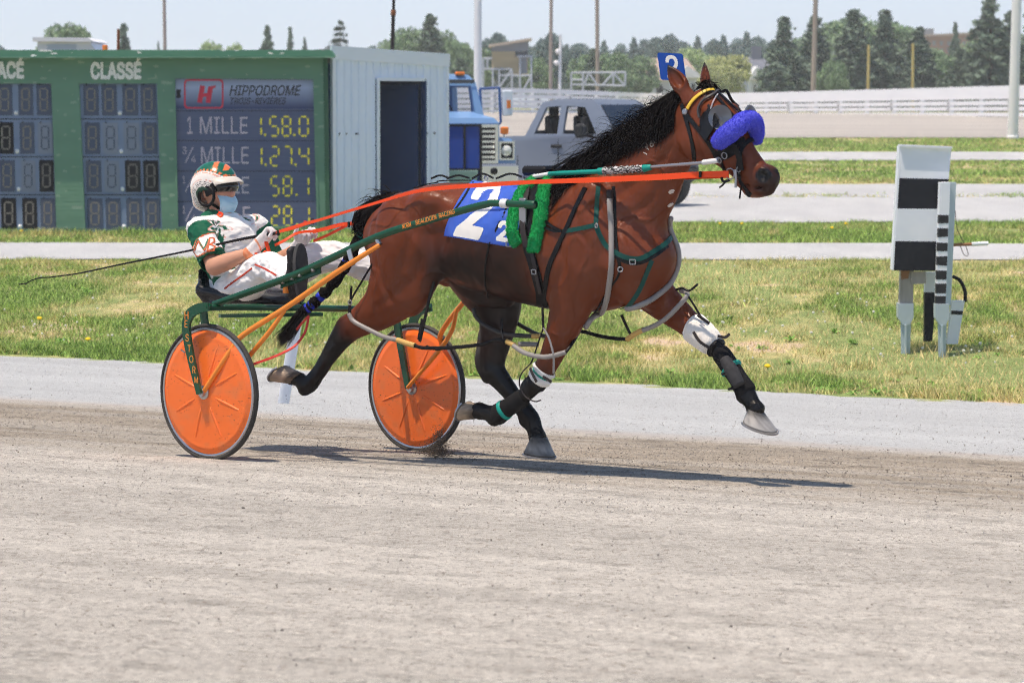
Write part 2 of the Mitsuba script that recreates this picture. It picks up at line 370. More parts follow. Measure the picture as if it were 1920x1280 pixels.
band('gravel_apron', 19.7, 27.1, .004, 'stone_dust', 'pale stone dust strip beside the dirt track', 0, .35)
row = lambda r, px=1500: ground_at(px, r)[1]
def cross(name, r0, r1, m, text, off=.012, wob=0.0, tilt=0.0):
    y0, y1 = row(r0), row(r1); x = np.r_[-np.geomspace(300, 20, 8), np.linspace(-19, 19, 120), np.geomspace(20, 300, 8)]; X, U = np.meshgrid(x, np.linspace(0, 1, 10), indexing='ij')
    w = lambda k: wob * (meshkit.fbm(np.stack([X * .7, X * 0 + k, X * 0], -1), 4, k) - .5) * 2
    Y = (y0 + w(2)) * (1 - U) + (y1 + w(6)) * U + tilt * X
    label(put(name, grid_mesh(X, Y, off), m, True), text, kind='structure')
cross('service_path', 488, 457, 'lane_gravel', 'pale gravel path behind the grass bank', .012, .25, -.02)
cross('infield_road', 418, 346, 'lane_gravel', 'wide pale road where the trucks stand', .015, .5)
cross('infield_path', 302, 286, 'lane_gravel', 'narrow pale path across the infield', .02, .5)
cross('back_track', 259, 212, 'far_track', 'brown dirt of the far side of the oval', .02, .6)
# grass: blades in one mass, shorter and thinner where the ground is bare
mat('grass_blade', VC, .8, spec=.15)
def blades(n, xy, hgt, wid, seed, bare=.5, up=1.0):
    r = np.random.default_rng(seed); x, y = xy(r, n); z = ter(x, y)
    q = np.stack([x * .55, y * .28, x * 0 + 1], -1); a = meshkit.fbm(q, 4, 1) * .55 + meshkit.fbm(np.stack([x * 3.1, y * 1.6, x * 0], -1), 3, 5) * .45
    tuft = meshkit.fbm(np.stack([x * 2.2, y * 2.2, x * 0 + 3], -1), 3, 7); keep = r.random(n) < np.clip(1.25 - np.maximum(a - bare + .08, 0) * 7, .06, 1); x, y, z, a, tuft = x[keep], y[keep], z[keep], a[keep], tuft[keep]; n = len(x)
    h = hgt * r.uniform(.4, 1.15, n) * (.45 + 1.3 * np.clip(tuft - .3, 0, 1)); an = r.uniform(0, 6.283, n); ln = r.normal(0, .45, (n, 2)) * h[:, None] * up; w = wid * r.uniform(.6, 1.3, n)
    b = np.stack([x, y, z - .005], 1); d = np.stack([np.cos(an) * w / 2, np.sin(an) * w / 2, 0 * w], 1); tip = b + np.stack([ln[:, 0], ln[:, 1], h], 1)
    v = np.stack([b - d, b + d, tip], 1).reshape(-1, 3)
    dry = np.clip((a - bare + .09) * 6 + r.normal(0, .26, n), 0, 1)[:, None]; c = (lin(112, 146, 66) * (1 - r.random((n, 1))) + lin(178, 202, 114) * r.random((n, 1))); c = c * (1 - dry) + lin(226, 208, 150) * dry
    c = c * r.uniform(.8, 1.25, (n, 1)); c = np.repeat(np.clip(c, 0, 1), 3, 0)
    return trimesh.Trimesh(v, np.arange(3 * n).reshape(-1, 3), process=False), c
def bank(r, n):
    y = r.uniform(29.5, 50, n) ; y = np.where(r.random(n) < .35, r.uniform(29.5, 37, n), y); x = r.uniform(-1, 1, n) * (.134 * y + 2.2); s = x * ND[0] + y * ND[1]
    edge = 27.15 + .5 * (meshkit.fbm(np.stack([x * 1.4, y * 1.4, x * 0], -1), 3, 2) - .35); ok = (s > edge) & (y < row(489) - .02 * x + .3 * (meshkit.noise(np.stack([x * 2, x * 0, x * 0], -1)) - .3)); return x[ok], y[ok]
def blades_in(n, f, *a, **k):
    r0 = np.random.default_rng(a[2]); x, y = f(r0, n); return blades(len(x), lambda r, m: (x, y), *a, **k)
m_, c_ = blades_in(840000, bank, .095, .011, 21, bare=.52); label(put('grass', m_, 'grass_blade', False, c_), 'patchy green and straw coloured grass on the bank', 'grass', kind='stuff')
def verge(r, n):
    t = r.uniform(-42, 8, n); s = 27.05 + np.abs(r.normal(0, .45, n)) + .45 * meshkit.fbm(np.stack([t * 1.1, t * 0, t * 0], -1), 3, 4); x, y = s * ND[0] + t * TD[0], s * ND[1] + t * TD[1]
    ok = (np.abs(x) < .135 * y + 2.2) & (meshkit.fbm(np.stack([x * 2.4, y * 2.4, x * 0 + 9], -1), 3, 5) > .44); return x[ok], y[ok]
m_, c_ = blades_in(150000, verge, .15, .012, 27, bare=.62); label(put('grass', m_, 'grass_blade', False, c_), 'long ragged tufts of grass along the edge of the stone dust', 'grass', kind='stuff')
def strip(r0, r1):
    y1, y0 = row(r1), row(r0)
    def f(r, n): y = r.uniform(y0, y1, n); x = r.uniform(-1, 1, n) * (.134 * y + 2.5); ok = np.ones(n, bool); return x, y
    return f
m_, c_ = blades_in(120000, strip(457, 418), .11, .018, 22, bare=.62); label(put('grass', m_, 'grass_blade', False, c_), 'green grass verge between the two pale roads', 'grass', kind='stuff')
m_, c_ = blades_in(60000, strip(345, 302), .10, .035, 23, bare=.66); m2, c2 = blades_in(50000, strip(285, 260), .10, .045, 24, bare=.66); m3, c3 = blades_in(9000, strip(372, 365), .10, .025, 25, bare=.5)
m4, c4 = blades_in(9000, lambda r, n: ((lambda x: (x, 57.4 + r.uniform(0, .5, n)))(r.uniform(-12, -1.2, n))), .15, .02, 26, bare=.7)
label(put('grass', cat_([m_, m2, m3, m4]), 'grass_blade', False, np.vstack([c_, c2, c3, c4])), 'bright green grass strips of the infield', 'grass', kind='stuff')
# broad-leaved weeds along the edge of the bank
R2 = np.random.default_rng(5); lv, lf, lc = [], [], []
for i in range(900):
    t = R2.uniform(-40, 6); s = 27.25 + abs(R2.normal(0, .55)) if i < 560 else R2.uniform(27.3, 33); x, y = s * ND[0] + t * TD[0], s * ND[1] + t * TD[1]
    if abs(x) > .135 * y + .4: continue
    z = float(ter(x, y)); base = np.array([x, y, z]); g = lin(118, 156, 76) * R2.uniform(.8, 1.7); L = R2.uniform(.04, .10)
    for k in range(R2.integers(6, 13)):
        a = R2.uniform(0, 6.283); e = R2.uniform(.25, 1.1); d = np.array([math.cos(a) * math.cos(e), math.sin(a) * math.cos(e), math.sin(e)]); w = np.cross(d, [0, 0, 1.]); w /= np.linalg.norm(w); n0 = len(lv) * 5
        lv.append([base, base + d * L * .5 + w * L * .16, base + d * L * .5 - w * L * .16, base + d * L * .5 + [0, 0, .006], base + d * L + [0, 0, -.25 * L]]); lf += [[n0, n0 + 1, n0 + 3], [n0, n0 + 3, n0 + 2], [n0 + 1, n0 + 4, n0 + 3], [n0 + 3, n0 + 4, n0 + 2]]; lc.append(np.tile(g * R2.uniform(.8, 1.2), (5, 1)))
label(put('weeds', trimesh.Trimesh(np.array(lv).reshape(-1, 3), lf, process=False), 'grass_blade', False, np.clip(np.vstack(lc), 0, 1)), 'broad-leaved weeds along the lower edge of the grass bank', 'weeds', kind='stuff')
mat('petal_yellow', lin(240, 205, 30), .7); mat('petal_white', lin(226, 226, 214), .8); mat('stem_green', lin(96, 124, 56), .7)
for px, py, dt in ((74, 606, 'yellow dandelion in the grass far left, upper of two there'), (165, 646, 'yellow dandelion in the grass far left, lower of two there'), (1439, 698, 'yellow dandelion just right of the stretched front leg'), (1350, 424, 'yellow dandelion on the verge nearest the horse\'s neck'), (1391, 424, 'yellow dandelion on the verge, second from the horse\'s neck'), (1586, 424, 'yellow dandelion on the verge, nearest the marker board'), (40, 438, 'yellow dandelion at the foot of the tote board'), (1560, 432, 'yellow dandelion on the verge, second from the marker board')):
    g = ground_at(px, py + 4); k = thing('dandelion', dt, 'flower', 'dandelions in the grass'); c = g + [0, 0, .07]
    put('stem', bar(g, c, .004, 5), 'stem_green', True, None, k); f = lathe([(.001, .016), (.020, .014), (.030, .006), (.018, -.006), (.001, -.010)], c, [0, -.4, 1], 10); put('flower_head', f, 'petal_yellow', True, None, k)
cl = []
for i in range(420):
    px, py = R2.uniform(0, 1900), R2.uniform(490, 690)
    if meshkit.fbm(np.array([[px * .006, py * .02, 4.]]), 2, 3)[0] < .52: continue
    g = ground_at(px, py)
    if g[0] * ND[0] + g[1] * ND[1] > 27.4: cl.append(trimesh.creation.icosphere(0, R2.uniform(.008, .015)).apply_translation(g + [0, 0, R2.uniform(.03, .07)]))
label(put('clover', cat_(cl), 'petal_white'), 'scattered white clover heads in the grass', 'clover', kind='stuff')
# loose stones and clods on the track, and dirt thrown up by wheels and hooves
ico = trimesh.creation.icosphere(0, 1.0)
def grains(pos, size, seed):
    r = np.random.default_rng(seed); n = len(pos); q = r.normal(size=(n, 12, 3)) * .22 + ico.vertices[None]; v = pos[:, None] + q * (size[:, None] * r.uniform(.6, 1.2, (n, 3)))[:, None, :] ; f = ico.faces[None] + (np.arange(n) * 12)[:, None, None]
    return trimesh.Trimesh(v.reshape(-1, 3), f.reshape(-1, 3), process=False), np.repeat(r.uniform(.5, 1.2, (n, 1)), 12, 0)
r3 = np.random.default_rng(8); n = 16000; y = r3.uniform(10.3, 36, n); y = np.where(r3.random(n) < .4, r3.uniform(17, 26, n), y); x = r3.uniform(-1, 1, n) * (.133 * y + .2); s = x * ND[0] + y * ND[1]; ok = (s < 27.3) & (r3.random(n) < np.where(s > 20, .35, 1)); x, y = x[ok], y[ok]
y2 = r3.uniform(16, 26, 30000); x2 = r3.uniform(-1, 1, 30000) * (.133 * y2 + .2); s2 = x2 * ND[0] + y2 * ND[1]; ok = np.abs(s2 - 17.9 - .5 * meshkit.fbm(np.stack([x2, y2, x2 * 0], -1), 2)) < r3.uniform(0, 2.3, 30000); x, y = np.r_[x, x2[ok]], np.r_[y, y2[ok]]
sz = .0018 + .003 * r3.random(len(x)) ** 3 + np.where(r3.random(len(x)) < .0012, .005, 0); m_, k_ = grains(np.stack([x, y, ter(x, y) + .008 + sz * .2], 1), sz, 3)
mat('clod', VC, .95, spec=.1); tone = r3.random(len(x)); tone[-int(ok.sum()):] *= .55; tone = tone.repeat(12)[:, None]; label(put('track_stones', m_, 'clod', False, np.clip((lin(112, 104, 96) * (1 - tone) + lin(188, 184, 180) * tone) * k_, 0, 1)), 'loose pebbles and small clods scattered over the track', 'stones', kind='stuff')
pos, sz = [], []
def spray(px, py, b, n, sx, sy, a0, a1): 
    for i in range(n):
        p = P(px + r3.normal(0, sx), py + r3.normal(0, sy), b + r3.normal(0, .12)); w = loc(*p); 
        if w[2] > ter(w[0], w[1]) + .01: pos.append(w); sz.append(a0 + (a1 - a0) * r3.random() ** 3)
spray(818, 860, .55, 6500, 16, 14, .0012, .0035); spray(824, 828, .55, 1800, 7, 14, .0012, .003); spray(850, 872, .45, 1500, 34, 10, .001, .003); spray(690, 740, .2, 170, 90, 50, .001, .0036); spray(600, 800, 0, 130, 110, 45, .001, .003); spray(880, 850, .3, 260, 40, 22, .001, .0034); spray(960, 800, .2, 80, 60, 30, .001, .003); spray(520, 790, -.3, 50, 40, 40, .001, .003)
m_, k_ = grains(np.array(pos), np.array(sz), 5); label(put('flying_dirt', m_, 'clod', False, np.clip(lin(92, 82, 72) * k_, 0, 1)), 'clods and grains of dirt thrown up behind the hooves and wheels', 'dirt', kind='stuff')
# ------------------------------------------------------------------ tote board
def vp(name, d=58.0): return lambda px, py, out=0.0: at(px, py, d - out)
mat('board_green', lambda p, n, uv: mix(mix(C3(98, 138, 116), C3(110, 150, 128), fbm(p.x * 2, p.y * 2, p.z * 5, 4)), C3(160, 180, 165), smoothstep(.84, .88, noise(p.x * 9, p.y * 9, p.z * 17)) * .5), .6, bump=lambda p, n, uv: fbm(p.x * 3, 0, p.z * 40, 3) * .006)
mat('peeling_green', lambda p, n, uv: mix(C3(84, 134, 110), C3(236, 236, 232), smoothstep(.60, .62, fbm(p.x * 2.6 + 1.7, p.y * 2, p.z * 9, 4))), .6)
mat('green_dark', lin(58, 98, 76), .6); mat('panel_blue', lambda p, n, uv: mix(C3(118, 136, 166), C3(134, 152, 180), fbm(p.x * 5, p.y, p.z * 5, 3)), .6); mat('cell_grey', lin(80, 90, 112), .6); mat('cell_pale', lin(132, 142, 160), .6); mat('cell_black', lin(16, 18, 26), .5)
mat('bead_grey', lin(132, 128, 122), .6); mat('bulb_white', lin(246, 246, 246), .3); mat('screen_blue', lambda p, n, uv: mix(C3(82, 92, 126), C3(96, 104, 134), noise(p.x * 3, 0, p.z * 90)), .45); mat('screen_head', lambda p, n, uv: mix(C3(92, 102, 138), C3(164, 176, 208), 1 - dr.abs(p.z - 2.16) * 4.2), .4)
mat('print_white', lin(240, 240, 238), .5); mat('print_mauve', lin(194, 184, 200), .6); mat('print_dark', lin(34, 34, 50), .6); mat('print_red', lin(206, 62, 84), .6); mat('digit_yellow', lin(244, 226, 84), .5); mat('screen_line', lin(58, 62, 84), .6)
D = 58.0; tb = thing('tote_board', 'long green tote board with digit panels, CLASSÉ lettering and blue race time screen', 'scoreboard')
def flat(poly, d, th, px=True):            # a photo-plane outline as a plate at distance d, th deep (away from us)
    q = Polygon([tuple((at(x, y, d))[[0, 2]]) for x, y in poly.exterior.coords], [[tuple((at(x, y, d))[[0, 2]]) for x, y in h.coords] for h in poly.interiors])
    m = extrude(q, th); v = np.array(m.vertices); m.vertices = np.stack([v[:, 0], d + th - v[:, 2], v[:, 1]], 1); m.fix_normals(); return m
hole1, hole2, scr = [(-140, 157), (96, 157), (106, 430), (-130, 430)], [(148, 157), (294, 157), (304, 431), (160, 432)], [(328, 147), (587, 149), (594, 423), (334, 425)]
fac = Polygon([(-420, 104), (610, 105), (617, 442), (-420, 440)], [hole1, hole2, scr]); put('facade', flat(fac, D, .10), 'board_green', False, None, tb)
put('corner_post', flat(Polygon([(606, 106), (613, 106), (618, 442), (611, 442)]), D - .03, .30), 'green_dark', False, None, tb)
put('cornice', flat(Polygon([(-420, 94), (620, 94), (628, 106), (-420, 107)]), D - .30, .5), 'peeling_green', False, None, tb); put('cornice_lip', flat(Polygon([(-420, 106.5), (628, 106.5), (628, 109), (-420, 109)]), D - .33, .06), 'board_green', False, None, tb)
put('screen_trim', flat(Polygon([(324, 143), (591, 145), (598, 427), (330, 429)], [[(328, 147), (587, 149), (594, 423), (334, 425)]]), D - .02, .03), 'board_green', False, None, tb)
put('base_board', flat(Polygon([(-420, 433), (616, 435), (617, 443), (-420, 442)]), D - .04, .05), 'green_dark', False, None, tb)
def words(text, x0, x1, y0, y1, d, m, parent, name='lettering', bold=True, slant=0.0, th=.02, fat=0.0):
    g = meshkit.text_mesh(text, 1.0, 1.0, bold)
    if fat:
        pr = trimesh.path.polygons.projected(g, [0, 0, 1]).buffer(fat); g = extrude(pr, 1.0)
    v = np.array(g.vertices); v[:, 0] -= v[:, 0].min(); cap = .985
    A, B = at(x0, y1, d), at(x1, y0, d); w = v[:, 0].max(); zz = v[:, 1] / cap; xx = v[:, 0] / w
    g.vertices = np.stack([A[0] + (B[0] - A[0]) * xx + slant * zz * (B[2] - A[2]), d - th * v[:, 2], A[2] + (B[2] - A[2]) * zz], 1); g.fix_normals(); return put(name, g, m, False, None, parent)
words('CLASSÉ', 170, 265, 119, 147, D - .002, 'print_white', tb, fat=.045); words('PLACÉ', -35, 45, 118, 146, D - .002, 'print_white', tb, fat=.045)
rows_ = ((159, 217), (230, 289), (301, 360), (372, 430))
def bank_(hole, cols, black, pale, off):
    pn = put('digit_panel', flat(Polygon(hole), D + .07, .04), 'panel_blue', False, None, tb)
    for r, (y0, y1) in enumerate(rows_):
        if r: q = r * 2.4; put('row_gap', flat(Polygon([(hole[0][0] + q, y0 - 7.5), (hole[1][0] + q + .5, y0 - 7.5), (hole[1][0] + q + .5, y0 - 6), (hole[0][0] + q, y0 - 6)]), D + .05, .02), 'cell_black', False, None, pn)  # dark strip standing for the gap and its shadow between digit rows
        for c, (x0, x1) in enumerate(cols):
            q = r * 2.5; m = 'cell_black' if (r, c) in black else 'cell_pale' if (r, c) in pale else 'cell_grey'
            k = put('digit_cell', flat(Polygon([(x0 + q, y0 + off), (x1 + q, y0 + off), (x1 + q + 1.5, y1 + off), (x0 + q + 1.5, y1 + off)]), D + .052, .018), m, False, None, tb)
            a, b = at(x0 + q + 7.5, y1 + off - 9, D + .05), at(x1 + q - 6.5, y0 + off + 8, D + .05); g = extrude(seven('8', b[0] - a[0], b[2] - a[2], .022), .008); v = np.array(g.vertices); g.vertices = np.stack([a[0] + v[:, 0], D + .052 - v[:, 2], a[2] + v[:, 1]], 1); g.fix_normals()
            put('digit', g, 'bead_grey' if m != 'cell_pale' else 'cell_grey', False, None, k)
            e = put('hook', flat(Polygon([(x0 + q + 5, y0 + off - 2), (x0 + q + 7, y0 + off - 2), (x0 + q + 7, y0 + off + 2), (x0 + q + 5, y0 + off + 2)]), D + .045, .01), 'cell_black', False, None, k)
        x = (cols[-3][1] + cols[-2][0]) / 2 if len(cols) == 4 and off == 0 else 29; x = (224 if off == 0 else 29) + r * 2.5; c = at(x, y1 - 5, D); 
        put('bulb', lathe([(.001, .03), (.018, .026), (.030, .012), (.033, -.02)], c + [0, .07, 0], [0, -1, 0], 16), 'bulb_white', True, None, tb)
bank_(hole2, ((156, 184), (190, 218), (229, 258), (263, 291)), {(2, 2), (2, 3)}, {(1, 1), (1, 2), (2, 1)}, 0)
bank_(hole1, ((-74, -46), (-40, -12), (-6, 22), (34, 61), (68, 95)), {(1, 2), (2, 4), (3, 2), (3, 3)}, {(2, 3), (1, 4)}, -.5)
put('screen', flat(Polygon([(328, 147), (587, 149), (594, 423), (334, 425)]), D + .05, .05), 'screen_blue', False, None, tb); DS = D + .046
put('screen_header', flat(Polygon([(329, 148), (587, 150), (588.3, 204), (330, 204)]), DS, .003), 'screen_head', False, None, tb)
for y in (207, 263, 320, 377): put('screen_line', flat(Polygon([(331, y), (589, y), (589, y + 2), (331, y + 2)]), DS, .003), 'screen_line', False, None, tb)
DT = DS - .003
words('HIPPODROME', 430, 561, 161, 179, DT, 'print_dark', tb, 'lettering', True, .22, .003); words('TROIS-RIVIÈRES', 430, 535, 184, 195.5, DT, 'print_dark', tb, 'lettering', True, .22, .003, .0)
rr = Polygon([(360, 150), (406, 150), (406, 203), (360, 203)]).buffer(13); rr = Polygon(rr.exterior.coords); ring_ = Polygon(Polygon([(352, 156), (412, 156), (412, 197), (352, 197)]).buffer(7).exterior.coords, [Polygon([(354, 158), (410, 158), (410, 195), (354, 195)]).buffer(6).exterior.coords]); put('emblem', flat(ring_, DT, .003), 'print_red', False, None, tb)
hs = LineString([(374, 193), (380, 161)]).buffer(4.6, cap_style=2).union(LineString([(390, 193), (395, 163)]).buffer(4.6, cap_style=2)).union(LineString([(376, 179), (392, 178)]).buffer(3.6)).union(LineString([(394, 165), (402, 163)]).buffer(2.4)); put('emblem', flat(hs, DT, .003), 'print_red', False, None, tb)
put('emblem', flat(Polygon([(331, 168), (340, 168), (338, 176), (340, 184), (331, 184)]), DT, .003), 'print_dark', False, None, tb)
for lab, x0, x1, y in (('1', 351, 361, 220), ('MILLE', 375, 464, 220), ('MILLE', 377, 466, 276), ('MILLE', 379, 467, 332), ('MILLE', 381, 469, 388)): words(lab, x0, x1, y, y + 31, DT, 'print_mauve', tb, 'lettering', False, 0, .003)
for a, b, y in (('3', '4', 276), ('1', '2', 331), ('1', '4', 387)):
    words(a, 342, 350 if a == '3' else 347, y, y + 13, DT, 'print_mauve', tb, 'lettering', False, 0, .003); words(b, 359, 367, y + 16, y + 29, DT, 'print_mauve', tb, 'lettering', False, 0, .003); put('lettering', flat(LineString([(348, y + 28), (362, y)]).buffer(1.0), DT, .003), 'print_mauve', False, None, tb)
def dig(ch, x0, x1, y):
    a, b = at(x0 + 1.5, y + 38, DT), at(x1 - 1.5, y + 2, DT); g = extrude(seven(ch, b[0] - a[0], b[2] - a[2], .030, .3), .004); v = np.array(g.vertices); g.vertices = np.stack([a[0] + v[:, 0], DT - v[:, 2], a[2] + v[:, 1]], 1); g.fix_normals(); put('time_digit', g, 'digit_yellow', False, None, tb)
for y, ds, dots in ((217, (('1', 478, 491), ('5', 505, 523), ('8', 528, 546), ('0', 560, 579)), (497, 552)), (273, (('1', 479, 492), ('2', 506, 524), ('7', 530, 548), ('4', 560, 580)), (498, 554)), (329, (('5', 507, 524), ('8', 530, 548), ('1', 566, 580)), (556,)), (385, (('2', 508, 525), ('8', 531, 548), ('1', 567, 581)), (557,))):
    for d_ in ds: dig(*d_, y)
    for x in dots: put('time_point', flat(Point(x, y + 36).buffer(2.6, 3), DT, .004), 'digit_yellow', False, None, tb)
for x in (-400, -150, 130, 320, 560): put('back_post', box(at(x, 280, D + .9), [.12, .12, 2.6]), 'green_dark', False, None, tb)
put('roof_board', box([(at(-420, 100, D)[0] + at(612, 100, D)[0]) / 2, D + .6, at(0, 103, D)[2] - .02], [at(612, 100, D)[0] - at(-420, 100, D)[0], 1.0, .04]), 'green_dark', False, None, tb)
# ------------------------------------------------------------------ steel-clad hut
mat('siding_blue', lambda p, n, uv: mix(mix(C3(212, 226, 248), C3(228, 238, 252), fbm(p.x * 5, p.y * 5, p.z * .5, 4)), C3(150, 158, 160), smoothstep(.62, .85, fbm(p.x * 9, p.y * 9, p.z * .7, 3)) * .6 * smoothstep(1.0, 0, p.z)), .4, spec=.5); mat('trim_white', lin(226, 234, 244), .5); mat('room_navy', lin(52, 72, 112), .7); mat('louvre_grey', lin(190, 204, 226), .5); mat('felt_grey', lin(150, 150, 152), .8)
hu = thing('hut', 'pale blue ribbed steel hut with open dark doorway beside the tote board', 'hut')
HA_, HB_ = at(619, 440, 58.25), at(834, 425, 60.3); HA_[2] = HB_[2] = 0; hx = HB_ - HA_; HL = np.linalg.norm(hx); hx /= HL; hn_ = np.array([hx[1], -hx[0], 0]); HT = 2.58
def hp_(s, z, o=0.): return HA_ + hx * s + ZZ * z + hn_ * o
def hs_(px):                              # photo column -> metres along the wall
    d = ray(px, 300); M = np.array([[d[0], -hx[0]], [d[1], -hx[1]]]); return np.linalg.solve(M, (HA_ - EYE)[:2])[1]
ds0, ds1, dz = hs_(706), hs_(790), 2.27; npan = 16; wv = HL / npan
prof = [(0, 0), (.62, 0), (.70, .022), (.80, .022), (.88, 0), (1, 0)]
def panel_mesh(s0, z0, z1):
    v, f = [], []
    for k, (u, o) in enumerate(prof): v += [hp_(s0 + u * wv, z0, o + .03), hp_(s0 + u * wv, z1, o + .03), hp_(s0 + u * wv, z0, .01), hp_(s0 + u * wv, z1, .01)]
    for k in range(len(prof) - 1): a = 4 * k; b = a + 4; f += [[a, b, b + 1], [a, b + 1, a + 1], [a + 2, a + 3, b + 3], [a + 2, b + 3, b + 2], [a + 1, b + 1, b + 3], [a + 1, b + 3, a + 3], [a, a + 2, b + 2], [a, b + 2, b]]
    f += [[0, 1, 3], [0, 3, 2]]; a = 4 * (len(prof) - 1); f += [[a, a + 3, a + 1], [a, a + 2, a + 3]]
    m = trimesh.Trimesh(v, f, process=False); return m
for k in range(npan):
    s0 = k * wv; c = s0 + wv / 2; inside = ds0 < c < ds1; put('siding_panel', panel_mesh(s0, dz + .03 if inside else -.1, HT), 'siding_blue', False, None, hu)
wall = lambda a, b, z0, z1, th, m, nm, o=0.: put(nm, beam((a + b) / 2 * 1 - (b - a) / 2 + ZZ * ((z0 + z1) / 2) + hn_ * o, (a + b) / 2 + (b - a) / 2 + ZZ * ((z0 + z1) / 2) + hn_ * o, z1 - z0, th, np.cross(unit(b - a), ZZ)), m, False, None, hu)
gz = lambda p: np.array([p[0], p[1], 0])
back = -1.9; A0, B0, A1, B1 = gz(hp_(0.02, 0)), gz(hp_(HL - .02, 0)), gz(hp_(0.02, 0, back)), gz(hp_(HL - .02, 0, back))
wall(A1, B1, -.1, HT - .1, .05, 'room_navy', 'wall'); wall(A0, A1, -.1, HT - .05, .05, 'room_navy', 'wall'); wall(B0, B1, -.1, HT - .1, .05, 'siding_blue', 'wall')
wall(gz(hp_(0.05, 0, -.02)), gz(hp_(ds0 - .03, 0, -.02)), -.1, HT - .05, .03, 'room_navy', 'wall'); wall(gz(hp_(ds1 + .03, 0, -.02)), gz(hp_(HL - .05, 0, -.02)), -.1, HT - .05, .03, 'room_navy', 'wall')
put('floor', trimesh.convex.convex_hull(np.array([A0, B0, A1, B1, A0 + [0, 0, .08], B0 + [0, 0, .08], A1 + [0, 0, .08], B1 + [0, 0, .08]])), 'room_navy', False, None, hu)
rt = [hp_(-.05, HT + .16, .05), hp_(HL + .03, HT + .07, .05), hp_(-.05, HT + .02, back - .1), hp_(HL + .03, HT - .02, back - .1)]; put('roof', trimesh.convex.convex_hull(np.array([p + [0, 0, k] for p in rt for k in (0, -.06)])), 'felt_grey', False, None, hu)
for (s0, z0), (s1, z1), w, m in (((-.05, HT + .10), (HL + .04, HT + .005), .20, 'trim_white'), ((ds0 - .03, 0), (ds0 - .03, dz + .03), .05, 'trim_white'), ((ds1 + .02, 0), (ds1 + .02, dz + .03), .04, 'room_navy'), ((ds0 - .05, dz + .02), (ds1 + .05, dz + .02), .05, 'trim_white'), ((.02, -.1), (.02, HT), .07, 'trim_white'), ((HL - .01, -.1), (HL - .01, HT), .05, 'trim_white')):
    put('trim', beam(hp_(s0, z0, .060), hp_(s1, z1, .060), w, .03, hn_), m, False, None, hu)
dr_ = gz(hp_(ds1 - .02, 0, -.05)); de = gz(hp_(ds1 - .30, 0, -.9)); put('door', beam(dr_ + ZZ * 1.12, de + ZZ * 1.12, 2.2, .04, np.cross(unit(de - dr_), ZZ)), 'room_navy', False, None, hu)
vb = lambda px, py: (lambda d: EYE + d * (((HA_ + hn_ * (back + .06) - EYE) @ hn_) / (d @ hn_)))(ray(px, py))
va, vc_ = vb(706, 252), vb(727, 189); vw = (vc_ - va) @ hx; lv_ = put('vent', beam(va + ZZ * ((vc_ - va)[2] / 2), va + hx * vw + ZZ * ((vc_ - va)[2] / 2), (vc_ - va)[2], .03, hn_), 'louvre_grey', False, None, hu)
for k in range(10): z = (vc_ - va)[2] * (k + .7) / 10.6; put('slat', beam(va + ZZ * z + hx * .03 + hn_ * .025, va + hx * (vw - .03) + ZZ * z + hn_ * .025, .012, .035, hn_ - ZZ * .5), 'room_navy', False, None, lv_)
for s in (.15, .30, .55, HL - .48, HL - .30): put('bolt', bar(hp_(s, 1.48, .03), hp_(s, 1.48, .066), .013, 8), 'cell_black', False, None, hu)
sky_ = thing('pole', 'slim dark metal mast with a rusty joint above the hut roof', 'mast')
A, B = at(735, 112, 62.5), at(740, -60, 62.5); put('lower_tube', bar(A, A * .5 + B * .5, .030, 10), 'leather_worn', True, None, sky_); put('upper_tube', bar(A * .5 + B * .5, B, .024, 10), 'leather_worn', True, None, sky_); mat('rust', lin(140, 88, 58), .8); put('joint', bar(A * .52 + B * .48, A * .46 + B * .54, .042, 10), 'rust', True, None, sky_)
# ------------------------------------------------------------------ things behind the tote board
cp = thing('camper', 'white roof and upper wall of a camper showing above the tote board', 'camper')
mat('camper_white', lin(236, 236, 240), .4); mat('camper_grey', lin(196, 204, 216), .4)
put('roof', flat(Polygon([(61, 70), (164, 71), (176, 78), (166, 79), (61, 78)]), 64, 2.4), 'camper_white', False, None, cp); put('wall', flat(Polygon([(70, 78), (168, 79), (178, 92), (180, 250), (70, 250)]), 64.1, 2.2), 'camper_white', False, None, cp); put('window', flat(Polygon([(88, 83), (143, 83), (143, 120), (88, 120)]), 64.09, .012), 'camper_grey', False, None, cp)
mat('amber', lin(236, 128, 40), .25, spec=.5); bc = at(197, 94, 58.1); solid('beacon', lathe([(.001, .075), (.035, .07), (.042, .05), (.042, 0), (.05, -.01), (.05, -.05)], bc, [0, 0, 1], 18), 'amber', 'small orange beacon on top of the tote board', 'beacon', 30)
A, B = at(221, 150, 60.5), at(222, 55, 60.5); solid('steel_post', bar(A, B, .022, 10), 'rust', 'short dark red post standing up behind the tote board', 'post', True)
